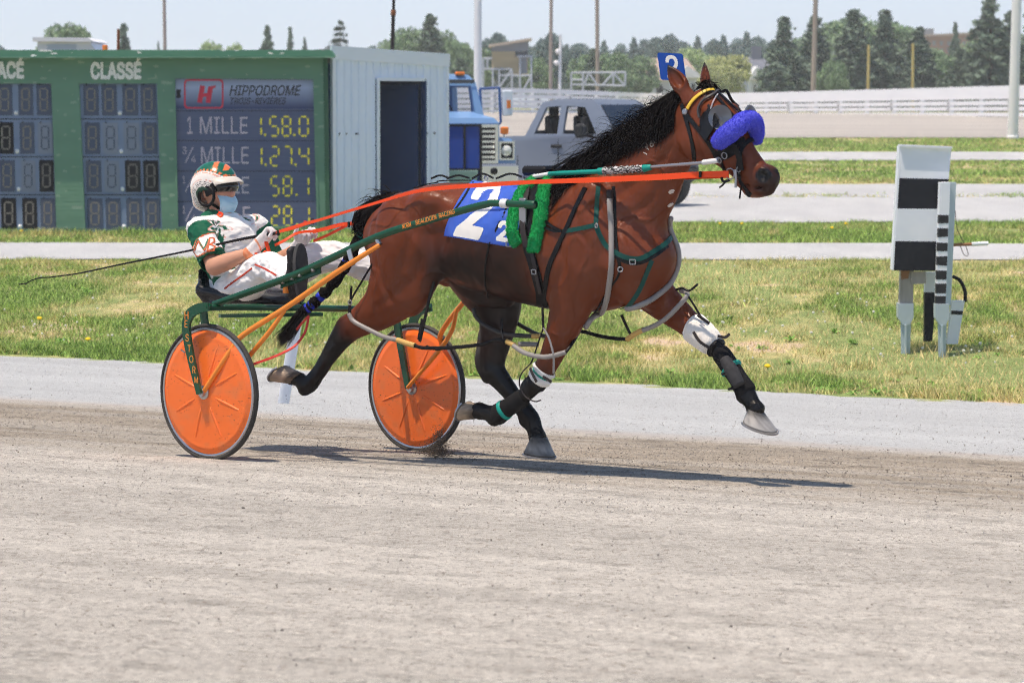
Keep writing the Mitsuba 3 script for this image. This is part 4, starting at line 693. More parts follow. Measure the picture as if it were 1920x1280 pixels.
TX = [('broad', 0, 125, 40, 104, 260, 'round green tree above the white camper roof'), ('spruce', 0, 233, 46, 52, 200, 'ragged spruce behind the short dark red post'), ('spruce', 1, 298, 79, 16, 300, 'tiny spruce left of the wooden pole behind the tote board'), ('broad', 2, 398, 76, 60, 280, 'pale bush just over the middle of the tote board'), ('broad', 2, 440, 80, 46, 290, 'low pale bush right of another bush over the tote board'), ('spruce', 2, 502, 50, 46, 300, 'spruce over the tote board, left of two smaller spruces'), ('spruce', 0, 545, 52, 32, 320, 'slim spruce between two others over the tote board'), ('spruce', 1, 572, 71, 24, 330, 'smallest spruce right of the slim one over the tote board'), ('pine', 0, 638, 40, 104, 230, 'open branched pine above the corner of the hut'), ('broad', 2, 716, 92, 60, 300, 'pale low tree just behind the dark mast over the hut'),
      ('broad', 0, 768, 48, 92, 300, 'rounded green tree right of the dark mast'), ('spruce', 1, 806, 28, 88, 280, 'tall broad spruce between rounded trees over the hut'), ('broad', 1, 852, 68, 76, 310, 'green tree between the tall spruce and the white pole'), ('broad', 0, 880, 88, 60, 320, 'green tree partly behind the thick white pole'), ('far', 2, 936, 60, 66, 330, 'dark tree above the roof of the observation cabin'), ('spruce', 2, 862, 110, 70, 260, 'low dark tree behind the truck cab'), ('far', 2, 1036, 60, 62, 330, 'dark tree behind the wooden pole right of the cabin'), ('far', 1, 1012, 92, 50, 340, 'dark green tree right next to the observation cabin'), ('far', 1, 1078, 84, 56, 350, 'blue green tree left of the white truss top'), ('broad', 1, 1100, 98, 70, 300, 'mid green tree behind the white truss'), ('spruce', 0, 1112, 92, 60, 290, 'dark conifer in the middle of the truss'), ('broad', 0, 1150, 95, 72, 300, 'green tree at the right end of the truss'), ('broad', 1, 1200, 100, 70, 305, 'green tree between the truss and the number plate'),
      ('broad', 1, 738, 66, 70, 330, 'green tree behind the dark mast, left of the rounded one'), ('broad', 0, 826, 52, 80, 325, 'green tree right behind the tall broad spruce'), ('broad', 1, 906, 84, 66, 330, 'green tree between the thick white pole and the cabin'), ('broad', 0, 696, 96, 50, 320, 'low green tree at the roof corner of the hut'), ('broad', 1, 1008, 104, 60, 300, 'low green tree below the lamps right of the cabin'),
      ('broad', 1, 1500, 66, 90, 340, 'green tree filling the gap left of the tall wooden pole'), ('broad', 0, 1630, 52, 80, 345, 'green tree between the two middle spruces'), ('broad', 1, 1744, 84, 76, 345, 'green tree left of the far reddish block'), ('broad', 0, 1836, 72, 90, 330, 'green tree behind the low spruce by the tallest one'), ('broad', 1, 1540, 78, 80, 320, 'green tree right of the foot of the tall wooden pole'), ('broad', 0, 1905, 60, 90, 320, 'green tree behind the white pole at the right edge'),
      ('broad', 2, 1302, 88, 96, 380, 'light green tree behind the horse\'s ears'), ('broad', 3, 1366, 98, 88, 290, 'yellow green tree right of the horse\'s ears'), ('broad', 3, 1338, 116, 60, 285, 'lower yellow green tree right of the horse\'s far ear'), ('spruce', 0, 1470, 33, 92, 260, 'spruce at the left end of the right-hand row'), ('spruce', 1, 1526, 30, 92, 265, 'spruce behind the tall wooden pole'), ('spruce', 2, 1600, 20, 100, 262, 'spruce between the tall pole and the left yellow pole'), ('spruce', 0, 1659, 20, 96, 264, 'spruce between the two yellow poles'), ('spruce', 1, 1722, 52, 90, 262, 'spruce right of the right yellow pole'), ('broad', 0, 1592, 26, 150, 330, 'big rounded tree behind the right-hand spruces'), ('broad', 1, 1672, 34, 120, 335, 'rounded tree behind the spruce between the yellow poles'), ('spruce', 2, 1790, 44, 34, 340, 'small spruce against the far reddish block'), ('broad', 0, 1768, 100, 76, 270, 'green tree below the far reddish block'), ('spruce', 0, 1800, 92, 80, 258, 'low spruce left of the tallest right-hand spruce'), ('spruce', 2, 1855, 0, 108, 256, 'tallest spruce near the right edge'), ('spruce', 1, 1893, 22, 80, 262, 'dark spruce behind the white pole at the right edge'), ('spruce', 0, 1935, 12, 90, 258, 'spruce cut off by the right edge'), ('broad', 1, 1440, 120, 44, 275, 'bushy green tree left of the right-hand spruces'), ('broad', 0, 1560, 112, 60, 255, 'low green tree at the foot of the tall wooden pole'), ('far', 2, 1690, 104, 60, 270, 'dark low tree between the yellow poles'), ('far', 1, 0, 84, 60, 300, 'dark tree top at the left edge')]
for a in TX: tree(*a)
FT = [(670, 96, 40), (700, 88, 44), (728, 84, 40), (756, 80, 44), (790, 76, 44), (822, 80, 40), (848, 84, 44), (874, 82, 40), (902, 80, 44), (930, 82, 40), (958, 86, 40), (986, 84, 44), (1010, 80, 40), (1036, 78, 40), (1062, 84, 34), (1090, 80, 36), (1132, 78, 38), (1160, 84, 34), (1188, 72, 40), (1212, 76, 36), (1236, 68, 38), (1262, 66, 40), (1284, 76, 34), (1308, 70, 40), (1334, 72, 36), (1356, 68, 44), (1378, 74, 36), (1400, 62, 44), (1424, 70, 40), (1446, 74, 36)]
ORD = 'first second third fourth fifth sixth seventh eighth ninth tenth eleventh twelfth thirteenth fourteenth fifteenth sixteenth seventeenth eighteenth nineteenth twentieth'.split(); ORD += ['twenty-' + x for x in ORD[:9]] + ['thirtieth']
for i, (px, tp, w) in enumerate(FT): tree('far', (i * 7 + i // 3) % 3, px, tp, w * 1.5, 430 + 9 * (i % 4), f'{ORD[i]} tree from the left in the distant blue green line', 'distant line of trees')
# ------------------------------------------------------------------ distance marker and stake by the track
mat('marker_white', lambda p, n, uv: mix(C3(226, 232, 240), C3(242, 244, 248), fbm(p.x * 5, p.y * 5, p.z * 5)), .45); mat('marker_black', lin(26, 28, 34), .45); mat('wood_weathered', lambda p, n, uv: mix(C3(146, 140, 132), C3(184, 178, 170), fbm(p.x * 30, p.y * 30, p.z * 3, 3)), .85); mat('galvanised', lin(186, 200, 206), .45, metal=.3); mat('rust_plate', lin(150, 108, 76), .8)
mk = thing('marker_board', 'tall black and white banded marker board on wooden posts in the grass', 'marker board'); g0 = ground_at(1698, 662); DM = g0[1]
for q, m in (([(1690, 272), (1784, 277), (1779, 336), (1687, 334)], 'marker_white'), ([(1687, 334), (1779, 336), (1774, 392), (1683, 391)], 'marker_black'), ([(1683, 391), (1774, 392), (1769, 453), (1679, 452)], 'marker_white'), ([(1679, 452), (1769, 453), (1766, 508), (1676, 507)], 'marker_black')): put('band', flat(Polygon(q), DM - .10, .08), m, False, None, mk)
put('side_strip', flat(Polygon([(1686, 274), (1690, 272), (1676, 507), (1673, 506)]), DM - .09, .20), 'marker_white', False, None, mk); put('cap', flat(Polygon([(1687, 271), (1786, 275), (1786, 279), (1687, 275)]), DM - .14, .16), 'marker_white', False, None, mk)
put('post', flat(Polygon([(1689, 507), (1713, 507), (1712, 575), (1686, 575)]), DM - .02, .12), 'wood_weathered', False, None, mk); put('cross_piece', flat(Polygon([(1709, 509), (1736, 509), (1736, 532), (1709, 533)]), DM - .05, .05), 'wood_weathered', False, None, mk); put('rust_mark', flat(Polygon([(1689, 507), (1706, 507), (1703, 522), (1690, 524)]), DM - .027, .006), 'rust_plate', False, None, mk)
def foot(x0, x1, y0, d): 
    k = put('post_foot', flat(Polygon([(x0 - 3, y0), (x1 + 3, y0), (x1 + 3, y0 + 26), (x1 - 4, y0 + 40), (x0 + 6, y0 + 40), (x0 - 3, y0 + 26)]), d - .06, .16), 'galvanised', False, None, mk); put('stake', flat(Polygon([(x0 + 2, y0 + 38), (x1 - 2, y0 + 38), (x1 - 4, y0 + 108), (x0 + 3, y0 + 108)]), d - .03, .03), 'galvanised', False, None, k); put('flange', flat(Polygon([((x0 + x1) / 2 - 1.5, y0 + 40), ((x0 + x1) / 2 + 1.5, y0 + 40), ((x0 + x1) / 2 + 1.5, y0 + 106), ((x0 + x1) / 2 - 1.5, y0 + 106)]), d - .10, .08), 'galvanised', False, None, k)
foot(1687, 1710, 569, DM)
mp = thing('marker_post', 'white post with black tape bands in front of the marker board', 'post'); D2 = DM - .35
put('post', flat(Polygon([(1763, 342), (1782, 342), (1773, 572), (1756, 572)]), D2, .17), 'marker_white', False, None, mp)
for i, (y0, y1) in enumerate(((403, 419), (428, 445), (455, 471), (481, 497), (507, 524), (532, 550), (555, 571))):
    sh = lambda y: (y - 342) * -.035; put('tape_band', flat(Polygon([(1762.5 + sh(y0), y0), (1781 + sh(y0), y0 + Rf.normal(0, .8)), (1781 + sh(y1), y1 + Rf.normal(0, .8)), (1762.5 + sh(y1), y1)]), D2 - .006, .10), 'plastic_dark', False, None, mp)
put('side', flat(Polygon([(1781.3, 342), (1793, 342), (1783, 572), (1772.3, 572)]), D2 + .04, .15), 'galvanised', False, None, mp)
mk_ = mk; mk = mp; foot(1757, 1777, 570, D2); mk = mk_
k = thing('short_post', 'short post, white above and black below, behind the marker board', 'post'); put('upper', flat(Polygon([(1735, 510), (1757, 510), (1756, 548), (1734, 548)]), DM + .15, .10), 'marker_white', False, None, k); put('lower', flat(Polygon([(1734, 548), (1756, 548), (1748, 640), (1733, 640)]), DM + .15, .10), 'marker_black', False, None, k)
k = thing('meter_box', 'white box with a black stripe hanging low on a black cable behind the posts', 'box'); put('box', flat(Polygon([(1786, 564), (1809, 564), (1796, 645), (1776, 645)]), DM + .10, .12), 'marker_white', False, None, k); put('stripe', flat(Polygon([(1784, 582), (1806, 583), (1804.5, 590), (1783, 589)]), DM + .094, .006), 'marker_black', False, None, k)
put('cable', tube([at(x, y, DM + .12) for x, y in ((1786, 518), (1800, 526), (1809, 545), (1810, 566))], .016, 8, sub=6), 'leather_black', True, None, k)
k = thing('rod', 'rusty white rod sticking out sideways from the banded post', 'rod'); put('white_half', bar(at(1822, 458, D2 + .1), at(1853, 456, D2 + .1), .018, 8), 'marker_white', True, None, k); put('rusty_half', bar(at(1787, 459, D2 + .1), at(1822, 458, D2 + .1), .014, 8), 'rust_plate', True, None, k)
solid('wire', tube([at(x, y, DM) for x, y in ((1791, 395), (1795, 430), (1811, 462), (1815, 478), (1808, 478), (1800, 460))], .0035, 5, sub=6), 'leather_worn', 'thin loose wire curling beside the banded post', 'wire', True)
g1 = ground_at(529, 757); A = g1 - [0, 0, .05]; B = at(556, 600, g1[1] - .1); sk = thing('stake', 'white plastic stake leaning at the edge of the track behind the near wheel', 'stake'); put('shaft', tube([A, B], [.040, .040], 16, flat=.4), 'marker_white', True, None, sk); put('tip', tube([B, B + unit(B - A) * .02], [.040, .03], 16, flat=.4), 'marker_white', True, None, sk)
# ------------------------------------------------------------------ the horse
def PL(rows):                            # photo px, py, b, radii -> local a, b, z, radii
    return [list(P(r[0], r[1], r[2])) + list(r[3:]) for r in rows]

hb = Body((-0.25, -0.42, 0.0), (3.25, 0.42, 2.25), 0.0115)
TORSO = [(.51, 1.31, 1.14, .09), (.59, 1.385, 1.04, .18), (.72, 1.445, 1.00, .245), (.88, 1.492, 1.00, .278), (1.05, 1.505, .985, .285), (1.22, 1.495, .955, .298), (1.40, 1.495, .92, .308),
         (1.58, 1.515, .885, .305), (1.74, 1.55, .865, .28), (1.90, 1.56, .865, .245), (2.05, 1.50, .875, .225), (2.17, 1.40, .92, .20), (2.27, 1.30, .99, .165)]
hb.limb([(a, 0, (t + b) / 2, w, (t - b) / 2) for a, t, b, w in TORSO], k=0.02)
hb.limb(PL([(1120, 400, 0, .17, .29), (1172, 368, 0, .14, .27), (1212, 322, 0, .108, .232), (1243, 278, 0, .09, .19), (1275, 240, 0, .08, .165), (1296, 222, 0, .075, .145)]), k=0.09)
hb.limb(PL([(1312, 208, 0, .085, .128), (1340, 240, 0, .10, .148), (1362, 266, 0, .085, .128), (1388, 297, 0, .066, .098), (1410, 322, 0, .060, .083), (1426, 339, 0, .058, .076), (1440, 344, 0, .048, .060)]), k=0.04)
for s in (-1, 1):
    hb.blob(P(1322 + 10 * s, 268, .065 * s), (.115, .040, .10), k=.04)                    # cheek
    hb.blob(P(1352, 205, 0) + [0, .072 * s, 0], (.05, .028, .03), k=.03)                   # brow
    ns = P(1434, 329, -.036); ns[1] = .046 * s
    hb.blob(ns - [.012, .008 * s, 0], (.044, .020, .046), k=.03)                           # nostril rim
    hb.blob(ns + [.002, .014 * s, 0], (.027, .024, .033), k=.008, cut=True)
    hb.blob((.82, .165 * s, 1.20), (.23, .135, .25), k=.06)                                # haunch
    hb.blob((1.02, .215 * s, 1.40), (.10, .06, .07), k=.08)                                # point of hip
    hb.blob((1.98, .165 * s, 1.22), (.17, .095, .33), k=.07, R=np.array([[math.cos(.35), 0, math.sin(.35)], [0, 1, 0], [-math.sin(.35), 0, math.cos(.35)]]))   # shoulder
    hb.blob((1.80, .175 * s, 1.12), (.13, .09, .17), k=.05)                                # upper arm
    hb.blob((2.22, .125 * s, 1.16), (.10, .085, .13), k=.05)                               # point of shoulder
    hb.blob((2.26, .06 * s, 1.02), (.085, .075, .13), k=.05)                               # breast
    hb.limb([(2.13, .215 * s, 1.40, .02), (2.20, .225 * s, 1.28, .02), (2.19, .24 * s, 1.16, .02)], k=.06, cut=True)   # groove before the shoulder
    hb.limb(PL([(1300, 330, .05 * s, .018), (1262, 368, .075 * s, .016), (1225, 405, .10 * s, .014)]), k=.03, cut=True)  # jugular groove
    hb.blob((1.12, .285 * s, 1.26), (.09, .045, .13), k=.06, cut=True)                     # flank
hb.blob(P(1412, 361, 0), (.045, .040, .026), k=.03)                                         # lower lip
hb.limb(PL([(1390, 343, 0, .04, .022), (1408, 356, 0, .046, .02), (1424, 359, 0, .032, .013)]), k=.02)
hb.limb(PL([(1398, 341, 0, .09, .003), (1424, 350, 0, .09, .003), (1450, 354, 0, .08, .003)]), k=.012, cut=True)   # mouth
LEGS = {
 'nh': [(772, 415, -.12, .13, .17), (760, 480, -.155, .13, .190), (745, 535, -.165, .115, .175), (714, 576, -.165, .085, .118), (675, 603, -.16, .060, .080), (648, 622, -.155, .050, .070), (617, 667, -.15, .036, .048), (599, 696, -.15, .033, .042), (578, 721, -.15, .039, .048), (560, 711, -.15, .034, .040), (547, 707, -.15, .040, .044)],
 'fh': [(860, 460, .13, .13, .19), (905, 520, .15, .12, .18), (932, 565, .14, .10, .15), (934, 605, .13, .078, .112), (926, 650, .12, .060, .090), (922, 686, .12, .050, .080), (942, 716, .12, .040, .056), (967, 748, .12, .036, .046), (994, 784, .12, .041, .052), (1003, 806, .12, .037, .045), (1008, 820, .12, .044, .052)],
 'nf': [(1088, 500, -.15, .10, .16), (1074, 560, -.15, .085, .125), (1053, 620, -.148, .066, .090), (1034, 665, -.145, .052, .066), (1014, 704, -.14, .046, .054), (996, 729, -.14, .035, .042), (977, 747, -.14, .031, .038), (950, 765, -.14, .031, .038), (931, 777, -.14, .038, .047), (912, 773, -.14, .034, .040), (898, 770, -.14, .042, .047)],
 'ff': [(1175, 490, .12, .10, .15), (1208, 530, .13, .088, .125), (1243, 565, .14, .072, .098), (1280, 597, .14, .058, .074), (1321, 631, .13, .048, .056), (1346, 656, .13, .036, .042), (1366, 683, .13, .032, .040), (1386, 713, .13, .032, .040), (1400, 737, .13, .039, .049), (1411, 756, .13, .034, .042), (1417, 768, .13, .041, .050)]}
for k_, r_ in LEGS.items(): hb.limb(PL(r_), k=.045)
hb.limb(PL([(712, 560, -.165, .022), (672, 592, -.16, .020), (644, 604, -.155, .024), (633, 630, -.152, .02)]), k=.025)          # tendon and point of hock
hb.limb(PL([(905, 625, .125, .022), (900, 660, .12, .022), (899, 684, .12, .022), (912, 712, .12, .018)]), k=.025)
hb.limb(PL([(992, 712, -.14, .022), (984, 722, -.14, .02)]), k=.02)                                                            # back of the knee
for key in ('nh', 'fh'):                                                                    # tendons behind the cannon bones
    rr_ = np.array(PL(LEGS[key]))[5:9]; tg = np.gradient(rr_[:, :3], axis=0); tg /= np.linalg.norm(tg, axis=1, keepdims=True); bk = np.cross(tg, [0, 1, 0]); bk *= -np.sign(bk[:, :1])
    for s in (-1, 1): hb.limb([list(q[:3] + e * q[4] * .30 + [0, s * q[3] * 1.12, 0]) + [.011, .011] for q, e in zip(rr_, bk)], k=.014, cut=True)
    hk = np.array(PL(LEGS[key]))[5]
    for s in (-1, 1): hb.blob(hk[:3] + [.02, s * .040, -.02], (.03, .016, .03), k=.02)
for s, (x, y) in ((-.15, (570, 733)), (.12, (984, 790)), (-.14, (926, 788)), (.13, (1390, 743))): hb.blob(P(x, y, s), (.026, .026, .026), k=.03)
hb.limb(PL([(815, 505, -.20, .05), (800, 540, -.19, .05), (775, 572, -.17, .05)]), k=.06)                                       # stifle fold
hb.limb([(1.05, 0, .98, .05), (1.2, 0, .93, .06), (1.35, 0, .915, .05)], k=.04)
horse_mesh = largest(hb.mesh(5)); hv = np.array(horse_mesh.vertices); del hb
hv += horse_mesh.vertex_normals * ((meshkit.fbm(hv * 14, 3, 2) - .5) * .006)[:, None]
def seg_d(p, line):
    fine = spline(np.array(line, float), 10); return cKDTree(fine).query(p)[0]
gd = np.zeros(len(hv)); side_ = np.abs(hv[:, 1]) > .075; az = hv[:, [0, 2]]     # lines between the muscles, ribs
for line, dep, wid in (([(.665, 1.36), (.69, 1.2), (.735, 1.02), (.79, .90)], .010, .022), ([(1.0, 1.36), (.95, 1.2), (.88, 1.06), (.85, .95)], .008, .030), ([(1.88, 1.44), (1.80, 1.25), (1.72, 1.10), (1.69, .98)], .011, .026), ([(2.0, 1.40), (1.93, 1.25), (1.96, 1.12), (1.90, 1.0)], .009, .022), ([(1.97, 1.5), (2.05, 1.32), (2.10, 1.2)], .008, .022),
                       ([(2.12, 1.40), (2.33, 1.54), (2.52, 1.68)], .009, .026), ([(2.2, 1.32), (2.36, 1.42), (2.5, 1.56)], .007, .018), ([(1.06, 1.24), (1.09, 1.08), (1.0, .95)], .010, .028), ([(.90, 1.0), (.80, .92), (.70, .86)], .007, .02), ([(1.86, 1.02), (1.82, .9), (1.78, .78), (1.72, .66)], .006, .014), ([(.78, 1.44), (.9, 1.36), (.98, 1.25)], .007, .03), ([(2.60, 1.78), (2.66, 1.70), (2.70, 1.62)], .006, .014), ([(2.72, 1.84), (2.82, 1.73), (2.92, 1.62)], .005, .012)):
    gd -= dep * np.exp(-(seg_d(az, line) / wid) ** 2) * side_
rib = np.clip(1 - ((hv[:, 0] - 1.36) / .34) ** 2, 0, 1) * np.clip(1 - ((hv[:, 2] - 1.12) / .24) ** 2, 0, 1); gd += .0022 * np.sin((hv[:, 0] - .3 * (hv[:, 2] - 1.2)) * 2 * np.pi / .078) * rib
hv += horse_mesh.vertex_normals * gd[:, None]
HW = trimesh.Trimesh(locs(hv), horse_mesh.faces, process=False)         # in the world

# coat: bay, black points, dark belly line and muzzle; hair colours, with shade painted in on the lower barrel
def seg_t(p, rows):                      # how far along a leg (0..n-1) the nearest place lies, and the distance
    q = np.array([r[:3] for r in PL(rows)]); fine = spline(q, 8); d, i = cKDTree(fine).query(p); return i / 8.0, d
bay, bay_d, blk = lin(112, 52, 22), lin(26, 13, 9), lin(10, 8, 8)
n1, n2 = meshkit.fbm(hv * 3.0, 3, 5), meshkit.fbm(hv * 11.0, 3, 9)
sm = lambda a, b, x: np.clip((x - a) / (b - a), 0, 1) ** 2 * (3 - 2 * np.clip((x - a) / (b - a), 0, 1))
dark = .95 * sm(1.34, 1.10, hv[:, 2] + .10 * (n1 - .5)) * sm(1.86, 1.62, hv[:, 0]) * sm(.92, 1.12, hv[:, 0])     # barrel underside: dark coat with its shade painted in
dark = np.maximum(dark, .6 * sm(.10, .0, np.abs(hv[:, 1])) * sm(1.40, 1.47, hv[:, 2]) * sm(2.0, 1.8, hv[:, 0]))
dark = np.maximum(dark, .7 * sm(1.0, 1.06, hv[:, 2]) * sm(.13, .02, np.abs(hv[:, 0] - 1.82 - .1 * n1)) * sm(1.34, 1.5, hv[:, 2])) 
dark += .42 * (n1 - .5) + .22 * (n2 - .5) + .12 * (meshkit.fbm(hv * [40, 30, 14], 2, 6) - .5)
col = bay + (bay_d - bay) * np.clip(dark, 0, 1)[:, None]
black = np.zeros(len(hv))
for k_, (t0, t1) in {'nh': (3.7, 5.2), 'fh': (3.7, 5.4), 'nf': (2.9, 4.6), 'ff': (2.9, 4.8)}.items():
    t, d = seg_t(hv, LEGS[k_]); black = np.maximum(black, sm(t0, t1, t + .5 * (n1 - .5)) * (d < .14))
mz = P(1448, 340, 0); black = np.maximum(black, .85 * sm(.14, .05, np.linalg.norm(hv - mz, axis=1) + .03 * (n2 - .5)))
for s in (-1, 1): ns = P(1434, 329, -.036); ns[1] = .046 * s; black = np.maximum(black, sm(.050, .034, np.linalg.norm((hv - ns) * [1, .8, 1], axis=1)))
chin = P(1415, 365, 0); pale = .55 * sm(.06, .02, np.linalg.norm(hv - chin, axis=1))
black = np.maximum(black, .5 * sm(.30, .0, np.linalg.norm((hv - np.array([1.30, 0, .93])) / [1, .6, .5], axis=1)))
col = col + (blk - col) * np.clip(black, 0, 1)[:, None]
col = col + (lin(150, 128, 112) - col) * pale[:, None]
mat('coat', VC, lambda p, n, uv: .25 + .22 * fbm(p.x * 9, p.y * 9, p.z * 9, 3), spec=.10, clearcoat=1.0, clearcoat_gloss=.25, bump=lambda p, n, uv: fbm(p.x * 130, p.y * 130, p.z * 50, 2) * .0016 + fbm(p.x * 22, p.y * 22, p.z * 12, 3) * .006 + .0045 * smoothstep(.035, 0, dr.abs(fbm(p.x * 5, p.y * 5, p.z * 3.4, 2) - .5)))
horse = thing('horse', 'bay racehorse trotting in mid-stride with black mane, tail and lower legs', 'horse')
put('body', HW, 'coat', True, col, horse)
for px, py, b, tx, ty in ((1284, 172, -.060, 1253, 124), (1324, 172, .060, 1321, 119)):                                         # ears
    A, B = P(px, py, b), P(tx, ty, b * 1.3); e_ = Body(np.minimum(A, B) - .09, np.maximum(A, B) + .09, .0045)
    pts = [A + (B - A) * t for t in (-.35, 0, .25, .5, .75, .92, 1.02)]; lat_ = unit([.75, .55 if b < 0 else -.55, .5])
    e_.limb([list(p) + [r, r * .60] for p, r in zip(pts, (.042, .034, .042, .040, .027, .013, .005))], k=.02, lat=lat_)
    fr = unit(np.cross(B - A, lat_)); fr = fr * np.sign(fr[0] + 1e-9)
    e_.limb([list(p + fr * .017) + [r, r * .75] for p, r in zip(pts[2:6], (.022, .026, .017, .006))], k=.006, lat=lat_, cut=True)
    m_ = largest(e_.mesh(3)); v_ = np.array(m_.vertices); t_ = (v_ - A) @ (B - A) / ((B - A) @ (B - A)); dd = np.clip((t_ - .62) / .3, 0, 1)[:, None]
    put('ear', trimesh.Trimesh(locs(v_), m_.faces, process=False), 'coat', True, bay * .85 * (1 - dd) + blk * dd, horse)

# hooves with their shoes
mat('hoof_horn', VC, .45, spec=.3); mat('steel', lin(176, 176, 180), .35, metal=.9); mat('eye', lin(18, 12, 10), .08, spec=.8)

def hoof(cor, heel, toe, b, text, shade, rc=.046):
    C, A, B = P(*cor, b), P(*heel, b), P(*toe, b); n = unit(B - A); mid = (A + B) / 2; L = np.linalg.norm(B - A) / 2
    d = mid - C; d = unit(d - n * (d @ n)); sd = np.array([0, 1, 0.]); a = np.arange(28) * 2 * np.pi / 28
    cs, sn = np.cos(a), np.sin(a); rings = []
    nn = unit(n + d * .0)
    for t in (-.12, 0, .12, .35, .6, .85, 1.0):
        r = rc * (1.04 if t < .05 else 1) * (1 - t) + L * t; rl = rc * .93 * (1 - t) + L * .86 * t
        c = C * (1 - t) + mid * t
        flat = np.where(cs < 0, .82, 1.0)
        rings.append(c + np.outer(cs * r * flat, nn) + np.outer(sn * rl * np.where(cs < -.6, .9, 1), sd))
    v = np.vstack(rings + [[C - d * .01], [mid - d * .008]]); m = len(rings); f = []
    for i in range(m - 1):
        for j in range(28):
            k = (j + 1) % 28; f += [[i * 28 + j, i * 28 + k, (i + 1) * 28 + k], [i * 28 + j, (i + 1) * 28 + k, (i + 1) * 28 + j]]
    for j in range(28): k = (j + 1) % 28; f += [[m * 28, k, j], [m * 28 + 1, (m - 1) * 28 + j, (m - 1) * 28 + k]]
    mm = trimesh.Trimesh(locs(v), f, process=False); mm.fix_normals()
    g = meshkit.fbm(v * [60, 60, 60], 3, 3)[:, None]; tt = np.clip(((v - C) @ d) / max((mid - C) @ d, 1e-3), 0, 1)[:, None]
    c = np.asarray(shade) * (.45 + 1.05 * g) * (.9 + .25 * np.sin(((v - C) @ d)[:, None] * 420)); c = c * (.35 + .65 * np.clip(tt * 3 + .6 * (g - .5), 0, 1))
    h = put('hoof', mm, 'hoof_horn', True, c, horse, text=text)
    arc = np.linspace(-2.35, 2.35, 24)
    pts = mid + d * .004 + np.outer(np.cos(arc) * L * .93 * np.where(np.cos(arc) < 0, .82, 1), n) + np.outer(np.sin(arc) * L * .80, sd)
    put('shoe', ribbon(locs(pts), .020, .009, FW * d[0] + ZZ * d[2]), 'steel', parent=h)
tan_, grey_ = lin(176, 158, 138), lin(150, 148, 146)
hoof((555, 708), (537, 682), (510, 715), -.15, 'tan hoof flung up behind the cart wheel', tan_, .052)
hoof((1010, 821), (983, 845), (1036, 858), .12, 'pale grey hoof nearest the ground', grey_, .05)
hoof((893, 771), (881, 748), (862, 788), -.14, 'tan hoof folded back under the belly', tan_, .048)
hoof((1417, 771), (1394, 783), (1453, 813), .13, 'silvery hoof stretched out in front', grey_, .05)
for b in (-.088, .088): put('eye', trimesh.creation.icosphere(3, .021).apply_translation(loc(*P(1352, 219, 0)) + LT * b), 'eye', True, None, horse)
hkd = cKDTree(HW.vertices); hnorm = np.array(HW.vertex_normals)
def outside(p, off):                     # pushes points out of the horse to at least off metres from its skin
    p = np.array(p, float); d, i = hkd.query(p, 4); w = 1 / (d + .004); w /= w.sum(1, keepdims=True)
    q, n = (HW.vertices[i] * w[..., None]).sum(1), (hnorm[i] * w[..., None]).sum(1); n /= np.linalg.norm(n, axis=1, keepdims=True)
    s = ((p - q) * n).sum(1); add = np.maximum(np.asarray(off) - s, 0); add = np.where(d.min(1) < .25, add, 0); return p + n * add[:, None], n

def hair(strands, w):
    """strands (n, k, 3) as thin two-sided crossed ribbons, tapering to the tip"""
    s = np.asarray(strands); n, k, _ = s.shape; t = np.gradient(s, axis=1); t /= np.linalg.norm(t, axis=2, keepdims=True) + 1e-9
    sd = np.cross(t, np.random.default_rng(3).normal(size=(n, 1, 3))); sd /= np.linalg.norm(sd, axis=2, keepdims=True) + 1e-9
    ww = (np.asarray(w) * np.clip(1.15 - np.linspace(0, 1, k) ** 2, 0, 1))[None, :, None]
    v = np.stack([s - sd * ww / 2, s + sd * ww / 2], 2).reshape(-1, 3); b = (np.arange(n) * k * 2)[:, None] + np.arange(k - 1) * 2; b = b.ravel()
    return trimesh.Trimesh(v, np.vstack([np.stack([b, b + 1, b + 3], 1), np.stack([b, b + 3, b + 2], 1)]), process=False)
scene['hair_black'] = {'type': 'twosided', 'bsdf': {'type': 'diffuse', 'reflectance': rgb([.013, .011, .011])}}; mat('hair_dark', lin(22, 16, 15), .5, spec=.25)
R_ = np.random.default_rng(11)
crest = spline([P(q[0] + 4, q[1] + 17, 0) for q in ((1296, 166), (1262, 180), (1225, 199), (1180, 226), (1145, 258), (1118, 284))], 20)
st = []
for i in range(6600):
    if i % 11 == 0: cu, cl_, cw, cp, cf, cb = R_.random() ** .9, R_.uniform(.1, 1), R_.normal(0, .012, 3), R_.uniform(0, 6.3), R_.uniform(4, 9), R_.normal(0, .10, 3)
    u = np.clip(cu + R_.normal(0, .012), 0, 1); r = crest[int(u * (len(crest) - 1))] + R_.normal(0, .006, 3); L = R_.uniform(.08, .19) * (.8 + .6 * u); k = 9
    fly = R_.random() ** 7; lean = -(cl_ * (.16 + 1.0 * u) + R_.uniform(0, .12))
    tt = np.linspace(0, 1, k); ph = cp + R_.normal(0, .25)
    back = np.array([-.78, 0, -.62]) + cb; path = r + np.outer(tt * L, back) * (.9 + .25 * R_.random())
    path[:, 1] += lean * (.10 * tt + .07 * tt ** 2) ; path[:, 2] += .03 * np.sin(tt * 2.6) * (.3 + fly) - (1 - .8 * fly) * .12 * tt ** 2 + fly * .10 * tt
    path += np.outer(np.sin(tt * cf + ph) * tt, cw) + np.outer(np.sin(tt * 5 + ph) * tt, R_.normal(0, .003 + .03 * fly, 3))
    st.append(path)
st = np.array(st); flat = locs(st.reshape(-1, 3)); lift = R_.uniform(.002, .018, len(st)).repeat(9) * np.tile(np.sin(np.linspace(.2, 2.8, 9)), len(st))
flat, _ = outside(flat, .003 + lift)
put('mane', hair(flat.reshape(st.shape), .0034), 'hair_black', False, None, horse, 'stuff')
st = []
